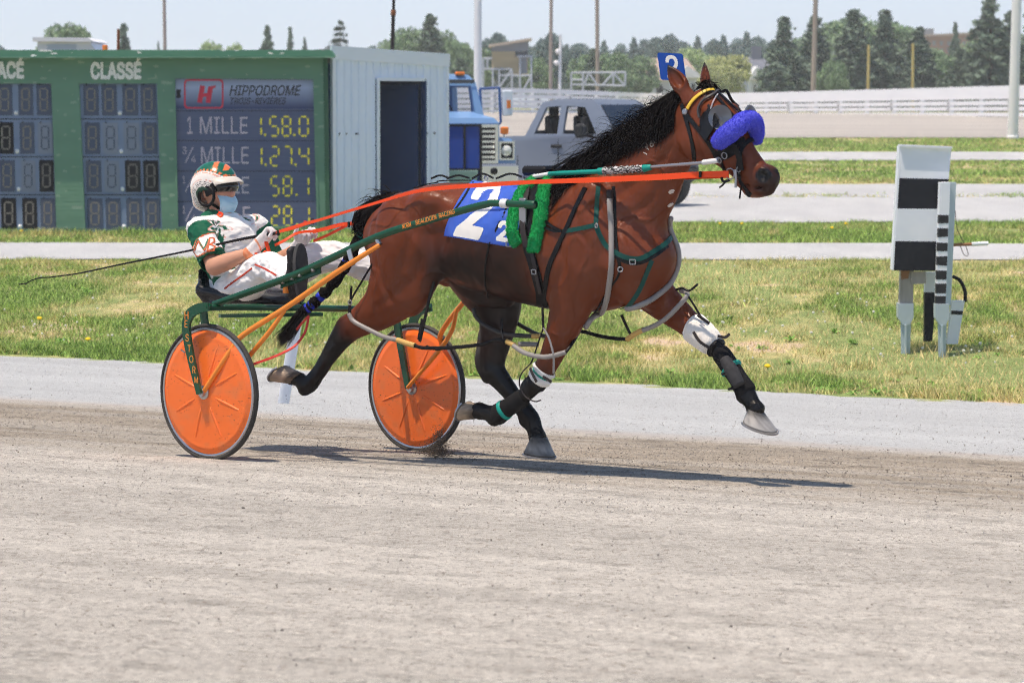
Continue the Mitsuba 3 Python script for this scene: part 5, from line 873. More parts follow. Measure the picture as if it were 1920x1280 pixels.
for i in range(160):
    r = P(1316, 160, 0) + R_.normal(0, .014, 3); tt = np.linspace(0, 1, 7); L = R_.uniform(.08, .16)
    st.append(r + np.outer(tt * L, [.55, R_.normal(0, .25), -.7 + R_.normal(0, .2)]) + np.outer(np.sin(tt * 3), [.01, 0, .03]))
st = np.array(st); flat, _ = outside(locs(st.reshape(-1, 3)), .008); put('forelock', hair(flat.reshape(st.shape), .004), 'hair_black', False, None, horse, 'stuff')
# tail: full at the dock, tied, plaited back to the seat bar, with a loose end
TA = [P(*q) for q in ((752, 372, 0), (728, 386, .0), (706, 404, -.02), (690, 424, -.04), (680, 440, -.06))]
TB = [P(*q) for q in ((680, 440, -.06), (666, 462, -.08), (654, 484, -.10), (642, 508, -.12), (622, 534, -.14), (604, 553, -.16), (584, 572, -.18), (570, 582, -.20))]
TC = [P(*q) for q in ((570, 582, -.20), (556, 600, -.22), (545, 618, -.22), (528, 640, -.22))]
tl = tube(locs(TA), [.035, .07, .088, .07, .022], 14, sub=6)
tl.vertices += tl.vertex_normals * ((meshkit.fbm(tl.vertices * 40, 3) - .5) * .03)[:, None]
tail = put('tail', tl, 'hair_black', True, None, horse)
st = []
for i in range(900):
    c = spline(TA, 3); o = R_.normal(0, 1, 3); o /= np.linalg.norm(o); prof = np.interp(np.linspace(0, 1, len(c)), [0, .3, .6, .85, 1], [.3, .75, 1, .75, .25]) * .095
    st.append(c + prof[:, None] * o * R_.uniform(.75, 1.12) + np.outer(np.linspace(0, 1, len(c)), R_.normal(0, .006, 3)))
for i in range(140):                      # stray hairs round the dock
    r = TA[1] + R_.normal(0, .04, 3); tt = np.linspace(0, 1, 13); L = R_.uniform(.10, .2)
    st.append(r + np.outer(tt * L, [-.8, R_.normal(0, .3), .35 + R_.normal(0, .25)]) - np.outer(tt ** 2, [0, 0, .10]))
put('tail_hair', hair(locs(np.array(st).reshape(-1, 3)).reshape(len(st), -1, 3), .0045), 'hair_black', False, None, tail, 'stuff')
c = spline(TB, 10); n_ = len(c); a = np.arange(n_) * .62
for ph in (0, 2.1, 4.2):
    put('plait', tube(locs(c + np.stack([.010 * np.cos(a + ph), .012 * np.sin(a + ph), .012 * np.sin(a * 2 + ph)], 1)), np.linspace(.024, .017, n_), 8), 'hair_black', True, None, tail)
st = [];
for i in range(420):
    q = spline(TC, 4); st.append(q + np.outer(np.linspace(0.15, 1, len(q)) ** 1.2, R_.normal(0, .020, 3)) + R_.normal(0, .009, 3))
put('loose_end', hair(locs(np.array(st).reshape(-1, 3)).reshape(len(st), -1, 3), .005), 'hair_dark', False, None, tail, 'stuff')
mat('teal_tape', lin(20, 150, 135), .45); mat('blue_tape', lin(32, 52, 190), .4)
put('tie', tube(locs([TB[0] * 1.15 - TB[1] * .15, TB[0] * .75 + TB[1] * .25]), .030, 14), 'teal_tape', True, None, tail, text='teal tie round the top of the plaited tail')
for k in (22, 50, 58, 64):
    put('tie', tube(locs(c[k:k + 4]), .0275, 12), 'blue_tape', True, None, tail)
# freeze brand: pale hairs on the skin
def hits(px):
    px = np.asarray(px, float); d = FWD + np.outer((px[:, 0] - 960) / FPX, [1, 0, 0]) + np.outer((640 - px[:, 1]) / FPX, UPV)
    q, i, t = HW.ray.intersects_location(np.tile(EYE, (len(px), 1)), d, multiple_hits=False); out = np.full((len(px), 3), np.nan); out[i] = q; nn = np.full((len(px), 3), np.nan)
    _, k = hkd.query(q, 6); w = hnorm[k].mean(1); nn[i] = w / np.linalg.norm(w, axis=1, keepdims=True)
    ok = ~np.isnan(out[:, 0])
    for j in np.flatnonzero(~ok):          # beside the body: the skin nearest to that line of sight
        c = EYE + d[j] * (np.linspace(18, 23, 120) / d[j, 1])[:, None]; e, k = hkd.query(c); k = k[np.argmin(e)]; out[j], nn[j] = HW.vertices[k], hnorm[k]
    return out, nn
mat('white_hair', lin(205, 196, 188), .6)
BR = [[(1205, 278), (1209, 268), (1215, 274), (1211, 276), (1217, 281)], [(1207, 286), (1214, 290)], [(1214, 264), (1221, 275)], [(1214, 264), (1222, 262), (1222, 268), (1218, 270), (1225, 269), (1225, 274), (1221, 275)],
      [(1222, 256), (1229, 253), (1231, 260), (1225, 262), (1229, 268), (1234, 264), (1231, 260)], [(1229, 247), (1237, 243), (1237, 257)], [(1235, 240), (1243, 235), (1243, 249)]]
for s_ in BR:
    q, n = hits(np.array(spline(s_, 4) if len(s_) > 2 else s_)); put('freeze_brand', ribbon(q + n * .002, .0042, .003, n), 'white_hair', parent=horse)
for px, py in ((1259, 359), (1257, 384)):
    q, n = hits([(px - 5, py + 3), (px, py), (px + 5, py - 3)]); put('white_fleck', ribbon(q + n * .002, [.012, .022, .010], .003, n), 'white_hair', parent=horse)
# ------------------------------------------------------------------ tack worn by the horse
mat('leather_black', lin(16, 15, 17), .42, spec=.25); mat('leather_worn', lin(52, 46, 46), .5); mat('strap_green', lin(18, 74, 66), .42)
mat('fleece_green', lin(34, 168, 92), .95, sheen=.8, sheen_tint=.7); mat('fleece_blue', lin(88, 92, 214), .95, sheen=.8, sheen_tint=.7); mat('fleece_white', lin(236, 232, 224), .95, sheen=.5)
mat('cloth_blue', lambda p, n, uv: mix(C3(48, 84, 184), C3(66, 106, 210), fbm(p.x * 9, p.y * 9, p.z * 9)), .45, spec=.4, bump=lambda p, n, uv: fbm(p.x * 13, p.y * 13, p.z * 8, 3) * .028)
mat('vinyl_white', lin(232, 232, 230), .45); mat('hose_grey', lin(150, 146, 142), .35, spec=.5); mat('hose_dark', lin(70, 68, 68), .4); mat('tape_yellow', lin(214, 176, 104), .5)
mat('rein_orange', lin(255, 84, 34), .5); mat('gunmetal', lin(120, 124, 130), .3, metal=.7); mat('rubber', VC, .75, spec=.12); mat('plastic_blue', lin(20, 74, 166), .35); mat('brow_yellow', lin(222, 186, 66), .4)

def smooth_pts(q, n=2):
    for _ in range(n): q = np.vstack([q[:1], (q[:-2] + 2 * q[1:-1] + q[2:]) / 4, q[-1:]])
    return q
def sstrap(px, w, m, parent, name='strap', th=.005, off=.004, sub=8, text=None, n_s=3):
    """strap lying on the horse, along photo points"""
    px = np.array(px, float); px = spline(px, sub) if len(px) > 2 else np.linspace(px[0], px[1], 16)
    q, n = hits(px); q = smooth_pts(q + n * off, n_s); n = smooth_pts(n, n_s)
    return put(name, ribbon(q, w, th, n), m, 35, None, parent, text=text)
def free(rows, w, m, parent, name='strap', th=.005, up=None, sub=8, text=None):
    """strap in the air: rows of photo px, py and b"""
    return put(name, ribbon(np.array([W(*r) for r in rows]), w, th, -LT if up is None else up, sub=sub if len(rows) > 2 else 0), m, 35, None, parent, text=text)
def hose(rows, r, m, parent, name='tube', off=None, text=None, sides=10):
    p = spline(np.array([W(*q[:3]) for q in rows]), 8)
    if off is not None: p, _ = outside(p, off); p = smooth_pts(p, 2)
    return put(name, tube(p, r, sides), m, True, None, parent, text=text)
def ring(c, ax, R, r, m, parent, name='ring'):
    t = trimesh.creation.torus(R, r, 20, 8); z = unit(ax); x = unit(np.cross(z, [.3, .2, 1])); return put(name, placed(t, c, x, np.cross(z, x), z), m, True, None, parent)
def fuzzy(path, r, m, parent, name, pile, n, L, text=None, sub=6, squash=1.0):
    q = spline(np.column_stack([path, np.broadcast_to(r, (len(path),))]), sub); c, rr = q[:, :3], q[:, 3]
    t = tube(c, rr, 16); t.vertices += t.vertex_normals * ((meshkit.fbm(t.vertices * 60, 3, 4) - .5) * .012)[:, None]
    k = put(name, t, m, True, None, parent, text=text)
    rr_ = np.random.default_rng(n); smp, fi = trimesh.sample.sample_surface(t, n, seed=n); nn = t.face_normals[fi]
    dirn = nn + rr_.normal(0, .55, nn.shape); dirn /= np.linalg.norm(dirn, axis=1, keepdims=True)
    s = smp[:, None] + dirn[:, None] * (np.linspace(0, 1, 3)[None, :, None] * (L * rr_.uniform(.5, 1.2, n))[:, None, None])
    put(pile, hair(s, .004), m, False, None, k if parent else name, 'stuff'); return k

# --- number cloth over the back
cloth = thing('saddle_cloth', 'blue saddle cloth with large and small white 2, lying over the horse\'s back', 'saddle cloth')
def quad_px(u, v):                      # u rear to front, v top to bottom
    tl, tr, bl, br = np.array([886, 343.]), np.array([1000, 341.]), np.array([837, 443.]), np.array([964, 464.])
    u, v = np.asarray(u)[..., None], np.asarray(v)[..., None]
    p = (tl * (1 - u) + tr * u) * (1 - v) + (bl * (1 - u) + br * u) * v
    return p + np.array([-8., 0]) * (4 * v * (1 - v)) * (1 - u)
nu, nv = 34, 30
U, V = np.meshgrid(np.linspace(0, 1, nu), np.linspace(0, 1, nv), indexing='ij'); q, n = hits(quad_px(U, V).reshape(-1, 2))
q = (q + n * (.009 + .010 * (meshkit.fbm(q * 9, 2, 4) - .4))[:, None]).reshape(nu, nv, 3)
def rel(p): d = p - O3; return np.stack([d @ FW, d @ LT, d[..., 2]], -1)
top = rel(q[:, 0]); ext = []
for j, bb in enumerate(np.linspace(0, .2, 12)[1:]):
    g = top.copy(); g[:, 1] = np.minimum(top[:, 1] + bb + .02, .26); g[:, 2] = 2.2; o = locs(g)
    pp, ii, _ = HW.ray.intersects_location(o, np.tile([0, 0, -1.], (nu, 1)), multiple_hits=False); z = np.zeros((nu, 3)); z[ii] = pp; _, kk = hkd.query(z); ext.append(z + hnorm[kk] * .009)
grid = np.concatenate([np.stack(ext[::-1], 1), q], 1); nv2 = grid.shape[1]
def sheet(grid, th):
    a, b = grid.shape[:2]; v = grid.reshape(-1, 3); i, j = np.meshgrid(np.arange(a - 1), np.arange(b - 1), indexing='ij')
    qd = np.stack([i * b + j, (i + 1) * b + j, (i + 1) * b + j + 1, i * b + j + 1], -1).reshape(-1, 4); f = np.vstack([qd[:, [0, 1, 2]], qd[:, [0, 2, 3]]])
    m = trimesh.Trimesh(v, f, process=False); nn = m.vertex_normals; L = len(v); f2 = f[:, ::-1] + L
    edge = np.concatenate([np.arange(b), np.arange(a) * b + b - 1, (a - 1) * b + np.arange(b)[::-1], np.arange(a)[::-1] * b]); e2 = np.roll(edge, -1)
    sk = np.vstack([np.stack([edge, e2, e2 + L], 1), np.stack([edge, e2 + L, edge + L], 1)])
    return trimesh.Trimesh(np.vstack([v, v - nn * th]), np.vstack([f, f2, sk]), process=False)
put('cloth', sheet(grid, .004), 'cloth_blue', True, None, cloth)
def on_cloth(mesh2d, base, u, v, off=.0155, name='numeral', m='vinyl_white'):
    vv, ff = trimesh.remesh.subdivide_to_size(mesh2d.vertices, mesh2d.faces, .12); px = np.asarray(base) + vv[:, :1] * np.asarray(u) + vv[:, 1:2] * np.asarray(v)
    q, n = hits(px); return put(name, trimesh.Trimesh(q + n * (off + vv[:, 2:3]), ff, process=False), m, True, None, cloth)
two = extrude(trimesh.path.polygons.projected(meshkit.text_mesh('2', 1.0, .01, True), [0, 0, 1]).buffer(.035), .001); two.vertices[:, 0] /= two.vertices[:, 0].max()
on_cloth(two, (849, 436), (55, 9), (44, -92)); on_cloth(two, (931, 449), (25, 4), (5, -33))
for a_, b_ in (((887, 346), (850, 404)), ((974, 343), (918, 460))): sstrap([a_, ((a_[0] + b_[0]) / 2 + 3, (a_[1] + b_[1]) / 2), b_], .013, 'leather_black', cloth, 'retaining_strap', off=.014)
# --- harness
hn = thing('harness', 'black racing harness with green fleece pads and green breast straps, buckled round the horse', 'harness')
def pad(px, r, off): q, n = hits(spline(px, 4)); return smooth_pts(q + n * off, 2)
fuzzy(pad([(1004, 345), (984, 360), (970, 390), (964, 425), (966, 445), (972, 458)], 0, .012), .030, 'fleece_green', hn, 'girth_pad', 'pile', 4500, .010, 'rear green fleece pad')
fuzzy(pad([(1034, 343), (1024, 360), (1017, 400), (1010, 440), (1006, 462), (1005, 472)], 0, .016), .031, 'fleece_green', hn, 'girth_pad', 'pile', 4500, .010, 'front green fleece pad')
sstrap([(1022, 326), (1008, 345), (996, 380), (988, 420), (992, 462), (1002, 500), (1014, 545), (1018, 572)], .062, 'leather_black', hn, 'girth', .006, .006)
sstrap([(994, 352), (986, 392), (984, 430), (990, 462)], .03, 'leather_worn', hn, 'shaft_tug', .006, .020)
sstrap([(1000, 470), (1008, 510), (1016, 548)], .022, 'leather_worn', hn, 'billet', .005, .014)
sstrap([(818, 340), (850, 333), (900, 333), (960, 333), (1010, 330)], .022, 'leather_black', hn, 'back_strap', .006, .012)
sstrap([(778, 352), (790, 348), (820, 339)], .02, 'leather_black', hn, 'back_strap', .006, .006)
for x0, x1 in ((808, 842), (838, 880), (885, 925), (930, 985)):
    free([(x0, 335, -.03), ((x0 + x1) / 2, 326 + (x0 % 5), -.02), (x1, 334, -.03)], .010, 'leather_black', hn, 'loose_strap')
q, n = hits([(1040, 322)]); sad = box([0, 0, 0], [.16, .20, .05], bevel=.02)
put('saddle', placed(sad, loc(*(P(1022, 322, 0) + [0, 0, .005])), FW, LT, ZZ), 'leather_black', 30, None, hn)
sstrap([(1000, 330), (1030, 316), (1060, 304), (1095, 292)], .016, 'leather_black', hn, 'check_strap', .006, .03)
free([(996, 333, -.02), (1040, 312, -.02), (1097, 288, -.01)], .012, 'leather_black', hn, 'check_strap')
for px in ((1006, 342), (1000, 331), (912, 336), (985, 338), (1097, 290), (966, 386)):
    q, n = hits([px]); ring(q[0] + n[0] * .03, LT + FW * .2, .014, .0035, 'steel', hn, 'terret')
for px in ((984, 398), (958, 458), (1000, 452), (1006, 508), (1186, 490), (970, 352)):
    q, n = hits([px]); bk = cat_([bar([-.014, .011, 0], [.014, .011, 0], .003), bar([-.014, -.011, 0], [.014, -.011, 0], .003), bar([-.014, -.011, 0], [-.014, .011, 0], .003), bar([.014, -.011, 0], [.014, .011, 0], .003)])
    x = unit(np.cross([0, 0, 1], n[0])); put('buckle', placed(bk, q[0] + n[0] * .022, x, np.cross(n[0], x), n[0]), 'steel', 30, None, hn)
q, n = hits([(986, 402)]); put('shaft_holder', placed(box([0, 0, 0], [.045, .14, .02], bevel=.006), q[0] + n[0] * .030, FW, ZZ, -LT), 'steel', 30, None, hn)
sstrap([(1098, 352), (1075, 400), (1062, 430), (1045, 465), (1030, 500), (1022, 540), (1020, 560)], .026, 'leather_black', hn, 'yoke_strap')
sstrap([(1122, 350), (1119, 385), (1117, 420)], .022, 'strap_green', hn, 'breast_strap')
sstrap([(1117, 422), (1100, 426), (1075, 431), (1056, 434)], .022, 'strap_green', hn, 'breast_strap')
sstrap([(1056, 434), (1040, 426), (1022, 414), (1008, 410)], .014, 'leather_black', hn, 'breast_strap', off=.014)
sstrap([(1056, 434), (1036, 432), (1020, 424), (1010, 414)], .014, 'leather_black', hn, 'breast_strap', off=.010)
sstrap([(1117, 422), (1124, 440), (1135, 458), (1150, 470), (1172, 482), (1200, 485), (1228, 470), (1247, 457), (1258, 445)], .024, 'strap_green', hn, 'breast_strap', off=.006)
sstrap([(1152, 476), (1180, 490), (1205, 488), (1230, 474), (1250, 458)], .034, 'leather_black', hn, 'breast_collar', off=.003)
sstrap([(1222, 488), (1212, 512), (1198, 545), (1180, 572), (1168, 585)], .022, 'strap_green', hn, 'breast_strap', off=.006)
sstrap([(1150, 350), (1152, 380), (1154, 430), (1158, 470), (1163, 505)], .016, 'leather_black', hn, 'neck_strap', off=.004)
sstrap([(1163, 505), (1158, 520), (1140, 545), (1115, 585), (1095, 612)], .010, 'leather_black', hn, 'neck_strap', off=.008)
free([(1252, 470, .10), (1268, 490, .12), (1270, 510, .13), (1256, 527, .11)], .012, 'leather_black', hn, 'neck_strap')
ring(W(1118, 423, -.235), LT + FW * .4, .012, .003, 'steel', hn, 'ring'); ring(W(1163, 505, -.2), LT - FW, .012, .003, 'steel', hn)
# --- hobbles: grey hose loops and the straps that hang and join them
ho = thing('hobbles', 'grey hose hobbles with black connecting straps round the horse\'s legs and chest', 'hobbles')
def shose(px, r, m, off, text=None, sides=10):
    q, n = hits(spline(np.array(px, float), 6)); return put('loop', tube(smooth_pts(q + n * off, 3), r, sides), m, True, None, ho, text=text)
shose([(1142, 372), (1145, 400), (1149, 440), (1150, 480), (1147, 515), (1140, 553), (1128, 585), (1112, 605), (1098, 614)], .0145, 'hose_grey', .013)
put('cuff', tube(*(lambda q: (q, .017))(hits([(1142, 358), (1143, 374)])[0] + hits([(1142, 358), (1143, 374)])[1] * .013), 10), 'leather_worn', True, None, ho)
shose([(1254, 408), (1266, 430), (1271, 450), (1272, 475), (1266, 505), (1252, 532), (1230, 552), (1205, 567), (1178, 579)], .0145, 'hose_grey', .010)
hose([(654, 588, -.25), (664, 603, -.245), (700, 622, -.235), (722, 632, -.23), (745, 637, -.225)], .0125, 'hose_grey', ho, 'loop', off=.013)
hose([(745, 637, -.225), (762, 643, -.225), (778, 648, -.22)], .0145, 'tape_yellow', ho, 'taped_end')
hose([(778, 648, -.22), (795, 652, -.22), (840, 652, -.22), (900, 646, -.22), (930, 637, -.215), (946, 640, -.215)], .0095, 'leather_black', ho, 'coupling_strap', sides=8)
hose([(800, 649, -.22), (820, 655, -.22), (838, 650, -.22)], .006, 'leather_black', ho, 'coupling_strap', sides=8)
hose([(950, 640, -.215), (965, 647, -.21)], .014, 'tape_yellow', ho, 'taped_end')
hose([(963, 648, -.215), (985, 662, -.225), (1017, 669, -.235), (1040, 666, -.22), (1061, 660, -.20)], .0125, 'hose_grey', ho, 'loop', off=.013)
hose([(1061, 660, -.20), (1072, 645, -.16), (1086, 622, -.1)], .008, 'leather_black', ho, 'hanger')
hose([(973, 645, -.17), (990, 645, -.12), (1010, 646, -.08)], .0125, 'hose_grey', ho, 'loop')
hose([(888, 578, .02), (892, 592, .02), (908, 609, .02), (940, 624, .03), (975, 629, .06), (1000, 630, .08)], .0115, 'hose_dark', ho, 'loop')
hose([(998, 630, .07), (1012, 630, .08)], .013, 'tape_yellow', ho, 'taped_end')
hose([(968, 605, .24), (990, 618, .24), (1012, 628, .22), (1040, 632, .2)], .011, 'hose_dark', ho, 'loop')
hose([(1080, 620, .05), (1095, 622, .06), (1125, 630, .07), (1150, 634, .08), (1176, 636, .08)], .0095, 'leather_black', ho, 'coupling_strap', sides=8)
hose([(1176, 636, .04), (1190, 626, .03), (1206, 618, .03)], .014, 'tape_yellow', ho, 'taped_end')
hose([(1200, 621, .03), (1226, 611, .03), (1250, 596, .03), (1272, 574, .04), (1288, 555, .06), (1286, 548, .09), (1277, 545, .12)], .0125, 'hose_grey', ho, 'loop', off=.013)
free([(1165, 590, .0), (1174, 610, .02), (1182, 626, .04)], .014, 'leather_black', ho, 'hanger')
free([(814, 528, -.24), (805, 560, -.235), (795, 605, -.23), (787, 640, -.225)], .016, 'leather_black', ho, 'hanger', .006)
free([(793, 598, -.23), (786, 637, -.226)], .022, 'leather_black', ho, 'hanger', .008)
free([(701, 490, -.26), (680, 525, -.26), (657, 565, -.255), (654, 590, -.25)], .009, 'leather_black', ho, 'hanger')
free([(659, 536, -.255), (657, 565, -.255), (656, 586, -.25)], .012, 'leather_black', ho, 'hanger'); ring(W(656, 567, -.26), LT, .012, .003, 'steel', ho)
sstrap([(940, 398), (925, 440), (913, 490), (912, 530), (917, 556)], .008, 'leather_black', ho, 'hanger', off=.012)
free([(940, 598, .02), (941, 620, -.05), (944, 636, -.2)], .016, 'leather_black', ho, 'hanger')
free([(1017, 572, -.27), (1018, 600, -.25), (1019, 616, -.24)], .012, 'leather_black', ho, 'hanger')
hose([(1019, 614, -.24), (1010, 640, -.24), (1002, 665, -.235), (996, 680, -.23)], .004, 'leather_black', ho, 'hanger')
hose([(1019, 614, -.24), (1030, 636, -.235), (1038, 668, -.23), (1038, 700, -.21)], .0055, 'hose_grey', ho, 'hanger')
hose([(996, 680, -.22), (978, 700, -.21), (974, 720, -.21), (984, 742, -.2), (1002, 752, -.2), (1014, 750, -.19)], .0035, 'leather_worn', ho, 'hanger')
free([(1290, 555, .06), (1300, 570, .07), (1312, 590, .08), (1317, 597, .085)], .009, 'leather_black', ho, 'hanger')
hose([(1268, 543, .06), (1280, 540, .05), (1292, 545, .05), (1308, 533, .05)], .006, 'leather_black', ho, 'hanger')
# --- boots on the front legs
def wrap_leg(key, t0, t1, grow, n=26, noise_=0.0, seed=1, sides=28):
    rows = np.array(PL(LEGS[key])); f = spline(rows, 10); a, b = int(t0 * 10), int(t1 * 10) + 1; f = f[a:b]
    p = f[:, :3]; t = np.gradient(p, axis=0); t /= np.linalg.norm(t, axis=1, keepdims=True); lat = np.array([0, 1., 0]); ss = np.cross(t, lat)
    k = len(f); g = grow * np.sqrt(np.clip(1 - np.abs(np.linspace(-1, 1, k)) ** 8, .05, 1)); an = np.arange(sides) * 2 * np.pi / sides
    v = p[:, None] + (f[:, 3] + g)[:, None, None] * np.cos(an)[None, :, None] * lat + (f[:, 4] + g)[:, None, None] * np.sin(an)[None, :, None] * ss[:, None]
    v = v.reshape(-1, 3); i, j = np.meshgrid(np.arange(k - 1), np.arange(sides), indexing='ij'); q = np.stack([i * sides + j, i * sides + (j + 1) % sides, (i + 1) * sides + (j + 1) % sides, (i + 1) * sides + j], -1).reshape(-1, 4)
    m = trimesh.Trimesh(locs(v), np.vstack([q[:, [0, 1, 2]], q[:, [0, 2, 3]]]), process=False); m.fix_normals()
    if noise_: m.vertices += m.vertex_normals * ((meshkit.fbm(m.vertices * 45, 3, seed) - .5) * noise_)[:, None]
    return m
kb = thing('knee_boot', 'white padded knee boot on the stretched front leg', 'knee boot', 'knee boots on the front legs')
put('pad', wrap_leg('ff', 3.45, 4.75, .017, noise_=.012), 'fleece_white', True, None, kb)
put('binding', wrap_leg('ff', 4.72, 5.0, .013), 'leather_black', True, None, kb)
for rows in ([(1300, 622, .06), (1312, 640, .06), (1330, 652, .07)], [(1346, 630, .07), (1360, 632, .07), (1368, 626, .07)], [(1308, 590, .07), (1318, 598, .07), (1330, 606, .07)]): free(rows, .014, 'leather_worn', kb, 'fastening')
kb2 = thing('knee_boot', 'white and black knee boot with green band on the folded front leg', 'knee boot', 'knee boots on the front legs')
put('pad', wrap_leg('nf', 3.98, 4.34, .013), 'vinyl_white', True, None, kb2); put('lower_band', wrap_leg('nf', 4.34, 4.72, .009), 'leather_black', True, None, kb2)
put('upper_band', wrap_leg('nf', 3.85, 3.98, .010), 'teal_tape', True, None, kb2); put('collar', wrap_leg('nf', 3.66, 3.86, .012), 'vinyl_white', True, None, kb2)
for rows in ([(994, 690, -.215), (1000, 704, -.22), (1006, 716, -.22)], [(1018, 706, -.215), (1028, 712, -.215), (1034, 716, -.21)]): free(rows, .014, 'leather_worn', kb2, 'fastening')
sb = thing('tendon_boot', 'black tendon boot with teal tape on the stretched front leg', 'leg boot', 'tendon boots on the front legs')
m_ = wrap_leg('ff', 5.1, 8.1, .010, noise_=.004); put('shell', m_, 'rubber', True, vcol(m_, lin(30, 30, 32), .3, 30), sb)
q_ = np.array([W(1362, 672, .08), W(1376, 695, .075), (W(1390, 722, .075))]); e_ = tube(q_, [.026, .034, .030], 14, sub=8, up=-LT, flat=1.0); e_.vertices -= LT * .016
put('shield', e_, 'rubber', True, vcol(e_, lin(64, 64, 66), .35, 60), sb); put('tape', wrap_leg('ff', 6.15, 6.45, .021), 'teal_tape', True, None, sb)
for x, y in ((1362, 700), (1374, 728)): put('tab', placed(box([0, 0, 0], [.03, .05, .012], bevel=.004), W(x, y, .07), unit(FW + ZZ * .3), LT, unit(np.cross(FW + ZZ * .3, LT))), 'leather_black', 30, None, sb)
sb2 = thing('tendon_boot', 'black tendon boot with teal tape on the folded front leg', 'leg boot', 'tendon boots on the front legs')
m_ = wrap_leg('nf', 5.75, 8.1, .010, noise_=.004); put('shell', m_, 'rubber', True, vcol(m_, lin(32, 31, 31), .3, 30), sb2); put('tape', wrap_leg('nf', 7.05, 7.4, .014), 'teal_tape', True, None, sb2)
# --- bridle
br = thing('bridle', 'black racing bridle with square blinkers, eye cups and yellow browband on the horse\'s head', 'bridle')
for px, w, o, nm in (([(1279, 196), (1284, 214), (1290, 234), (1297, 260), (1301, 285), (1303, 305)], .022, .004, 'throat_lash'), ([(1292, 176), (1302, 166), (1315, 162), (1328, 164)], .030, .006, 'crown_piece'), ([(1287, 214), (1302, 232), (1318, 252), (1332, 272), (1342, 290)], .022, .006, 'cheek_strap'),
                     ([(1340, 290), (1350, 300), (1358, 315), (1362, 330)], .020, .006, 'cheek_strap'), ([(1418, 262), (1405, 264), (1393, 275), (1388, 290), (1386, 310), (1384, 330)], .022, .008, 'noseband'), ([(1330, 168), (1348, 188), (1368, 212), (1382, 228)], .016, .008, 'face_strap'), ([(1340, 172), (1362, 192), (1385, 214), (1398, 226)], .014, .012, 'face_strap'),
                     ([(1345, 288), (1362, 280), (1380, 268), (1396, 262)], .026, .006, 'nose_strap'), ([(1348, 298), (1366, 292), (1384, 280)], .026, .006, 'nose_strap'), ([(1352, 286), (1370, 278), (1390, 268)], .03, .010, 'nose_strap')):
    sstrap(px, w, 'leather_black', br, nm, .005, o, 6)
sstrap([(1291, 205), (1298, 193), (1310, 181), (1326, 172), (1338, 171)], .017, 'brow_yellow', br, 'browband', .006, .010, 6)
sstrap([(1314, 222), (1313, 205), (1322, 190), (1338, 180), (1344, 172)], .010, 'hose_dark', br, 'blinker_stay', .010, .014, 6)
for b, face in ((-.13, 1), (.13, -1)):       # square blinker behind each eye and the round cup
    c0 = P(1322, 230, -.13); c0[1] = b
    m = box([0, 0, 0], [.125, .008, .135], bevel=.003); m.vertices[:, 1] += (m.vertices[:, 0] * .35 - 4 * m.vertices[:, 2] ** 2) * face * -1
    x = unit(FW * .80 - ZZ * .60); put('blinker', placed(m, loc(*c0), x, LT, np.cross(x, LT)), 'leather_black', 30, None, br)
    c1 = P(1351, 220, -.115); c1[1] = b * .9
    cup = lathe([(.001, -.020), (.030, -.015), (.056, 0), (.060, .004), (.056, .002), (.030, -.011), (.001, -.015)], loc(*c1), -LT * face + FW * .35 * 1 + ZZ * .1, 28)
    put('eye_cup', cup, 'gunmetal', 40, None, br)
q, n = hits([(1286, 210)]); put('rosette', lathe([(.001, .010), (.012, .009), (.016, .004), (.017, 0)], q[0] + n[0] * .006, n[0], 20), 'steel', 40, None, br)
for px in ((1352, 298), (1362, 291)): q, n = hits([px]); ring(q[0] + n[0] * .018, n[0], .015, .003, 'steel', br, 'bit_ring')
ring(W(1369, 326, -.085), LT, .026, .0035, 'steel', br, 'bit_ring'); ring(W(1385, 318, -.08), LT, .012, .003, 'steel', br, 'bit_ring')
free([(1379, 318, -.09), (1380, 335, -.09), (1379, 352, -.09)], .012, 'steel', br, 'bit_cheek')
for rows, w in (([(1384, 322, -.07), (1388, 340, -.07), (1396, 352, -.06), (1406, 366, -.05)], .016), ([(1352, 328, -.08), (1356, 340, -.08), (1368, 338, -.08)], .012), ([(1362, 338, -.07), (1356, 346, -.07), (1349, 352, -.07)], .008), ([(1390, 350, -.06), (1388, 362, -.06), (1387, 373, -.06)], .007), ([(1398, 360, -.05), (1404, 368, -.05), (1408, 362, -.05)], .010), ([(1372, 268, -.10), (1384, 290, -.09), (1390, 320, -.08)], .03)): free(rows, w, 'leather_black', br, 'bit_strap')
free([(1338, 158, .06), (1352, 172, .08), (1362, 170, .09), (1372, 188, .1), (1384, 200, .11)], .012, 'leather_black', br, 'blinker_stay', .008)
put('blinker_flap', placed(box([0, 0, 0], [.05, .008, .05], bevel=.003), W(1378, 205, .10), unit(FW - ZZ), LT, unit(FW + ZZ)), 'leather_black', 30, None, br)
q, n = hits([(1345, 180), (1338, 193), (1334, 205)]); put('chain', tube(spline(q + n * .012, 12) + np.outer(np.sin(np.arange(25) * 1.6), n[0]) * .003, .004, 6), 'steel', True, None, br)
# --- shadow roll over the nose
sr = thing('shadow_roll', 'thick blue fleece shadow roll across the horse\'s nose', 'shadow roll')
c = [W(*r) for r in ((1345, 268, -.125), (1358, 257, -.14), (1376, 243, -.12), (1393, 229, -.07), (1408, 226, -.015), (1416, 236, .035), (1418, 252, .07), (1416, 266, .085))]
fuzzy(np.array(c), [.036, .046, .047, .046, .045, .042, .037, .030], 'fleece_blue', sr, 'roll', 'pile', 5000, .007)
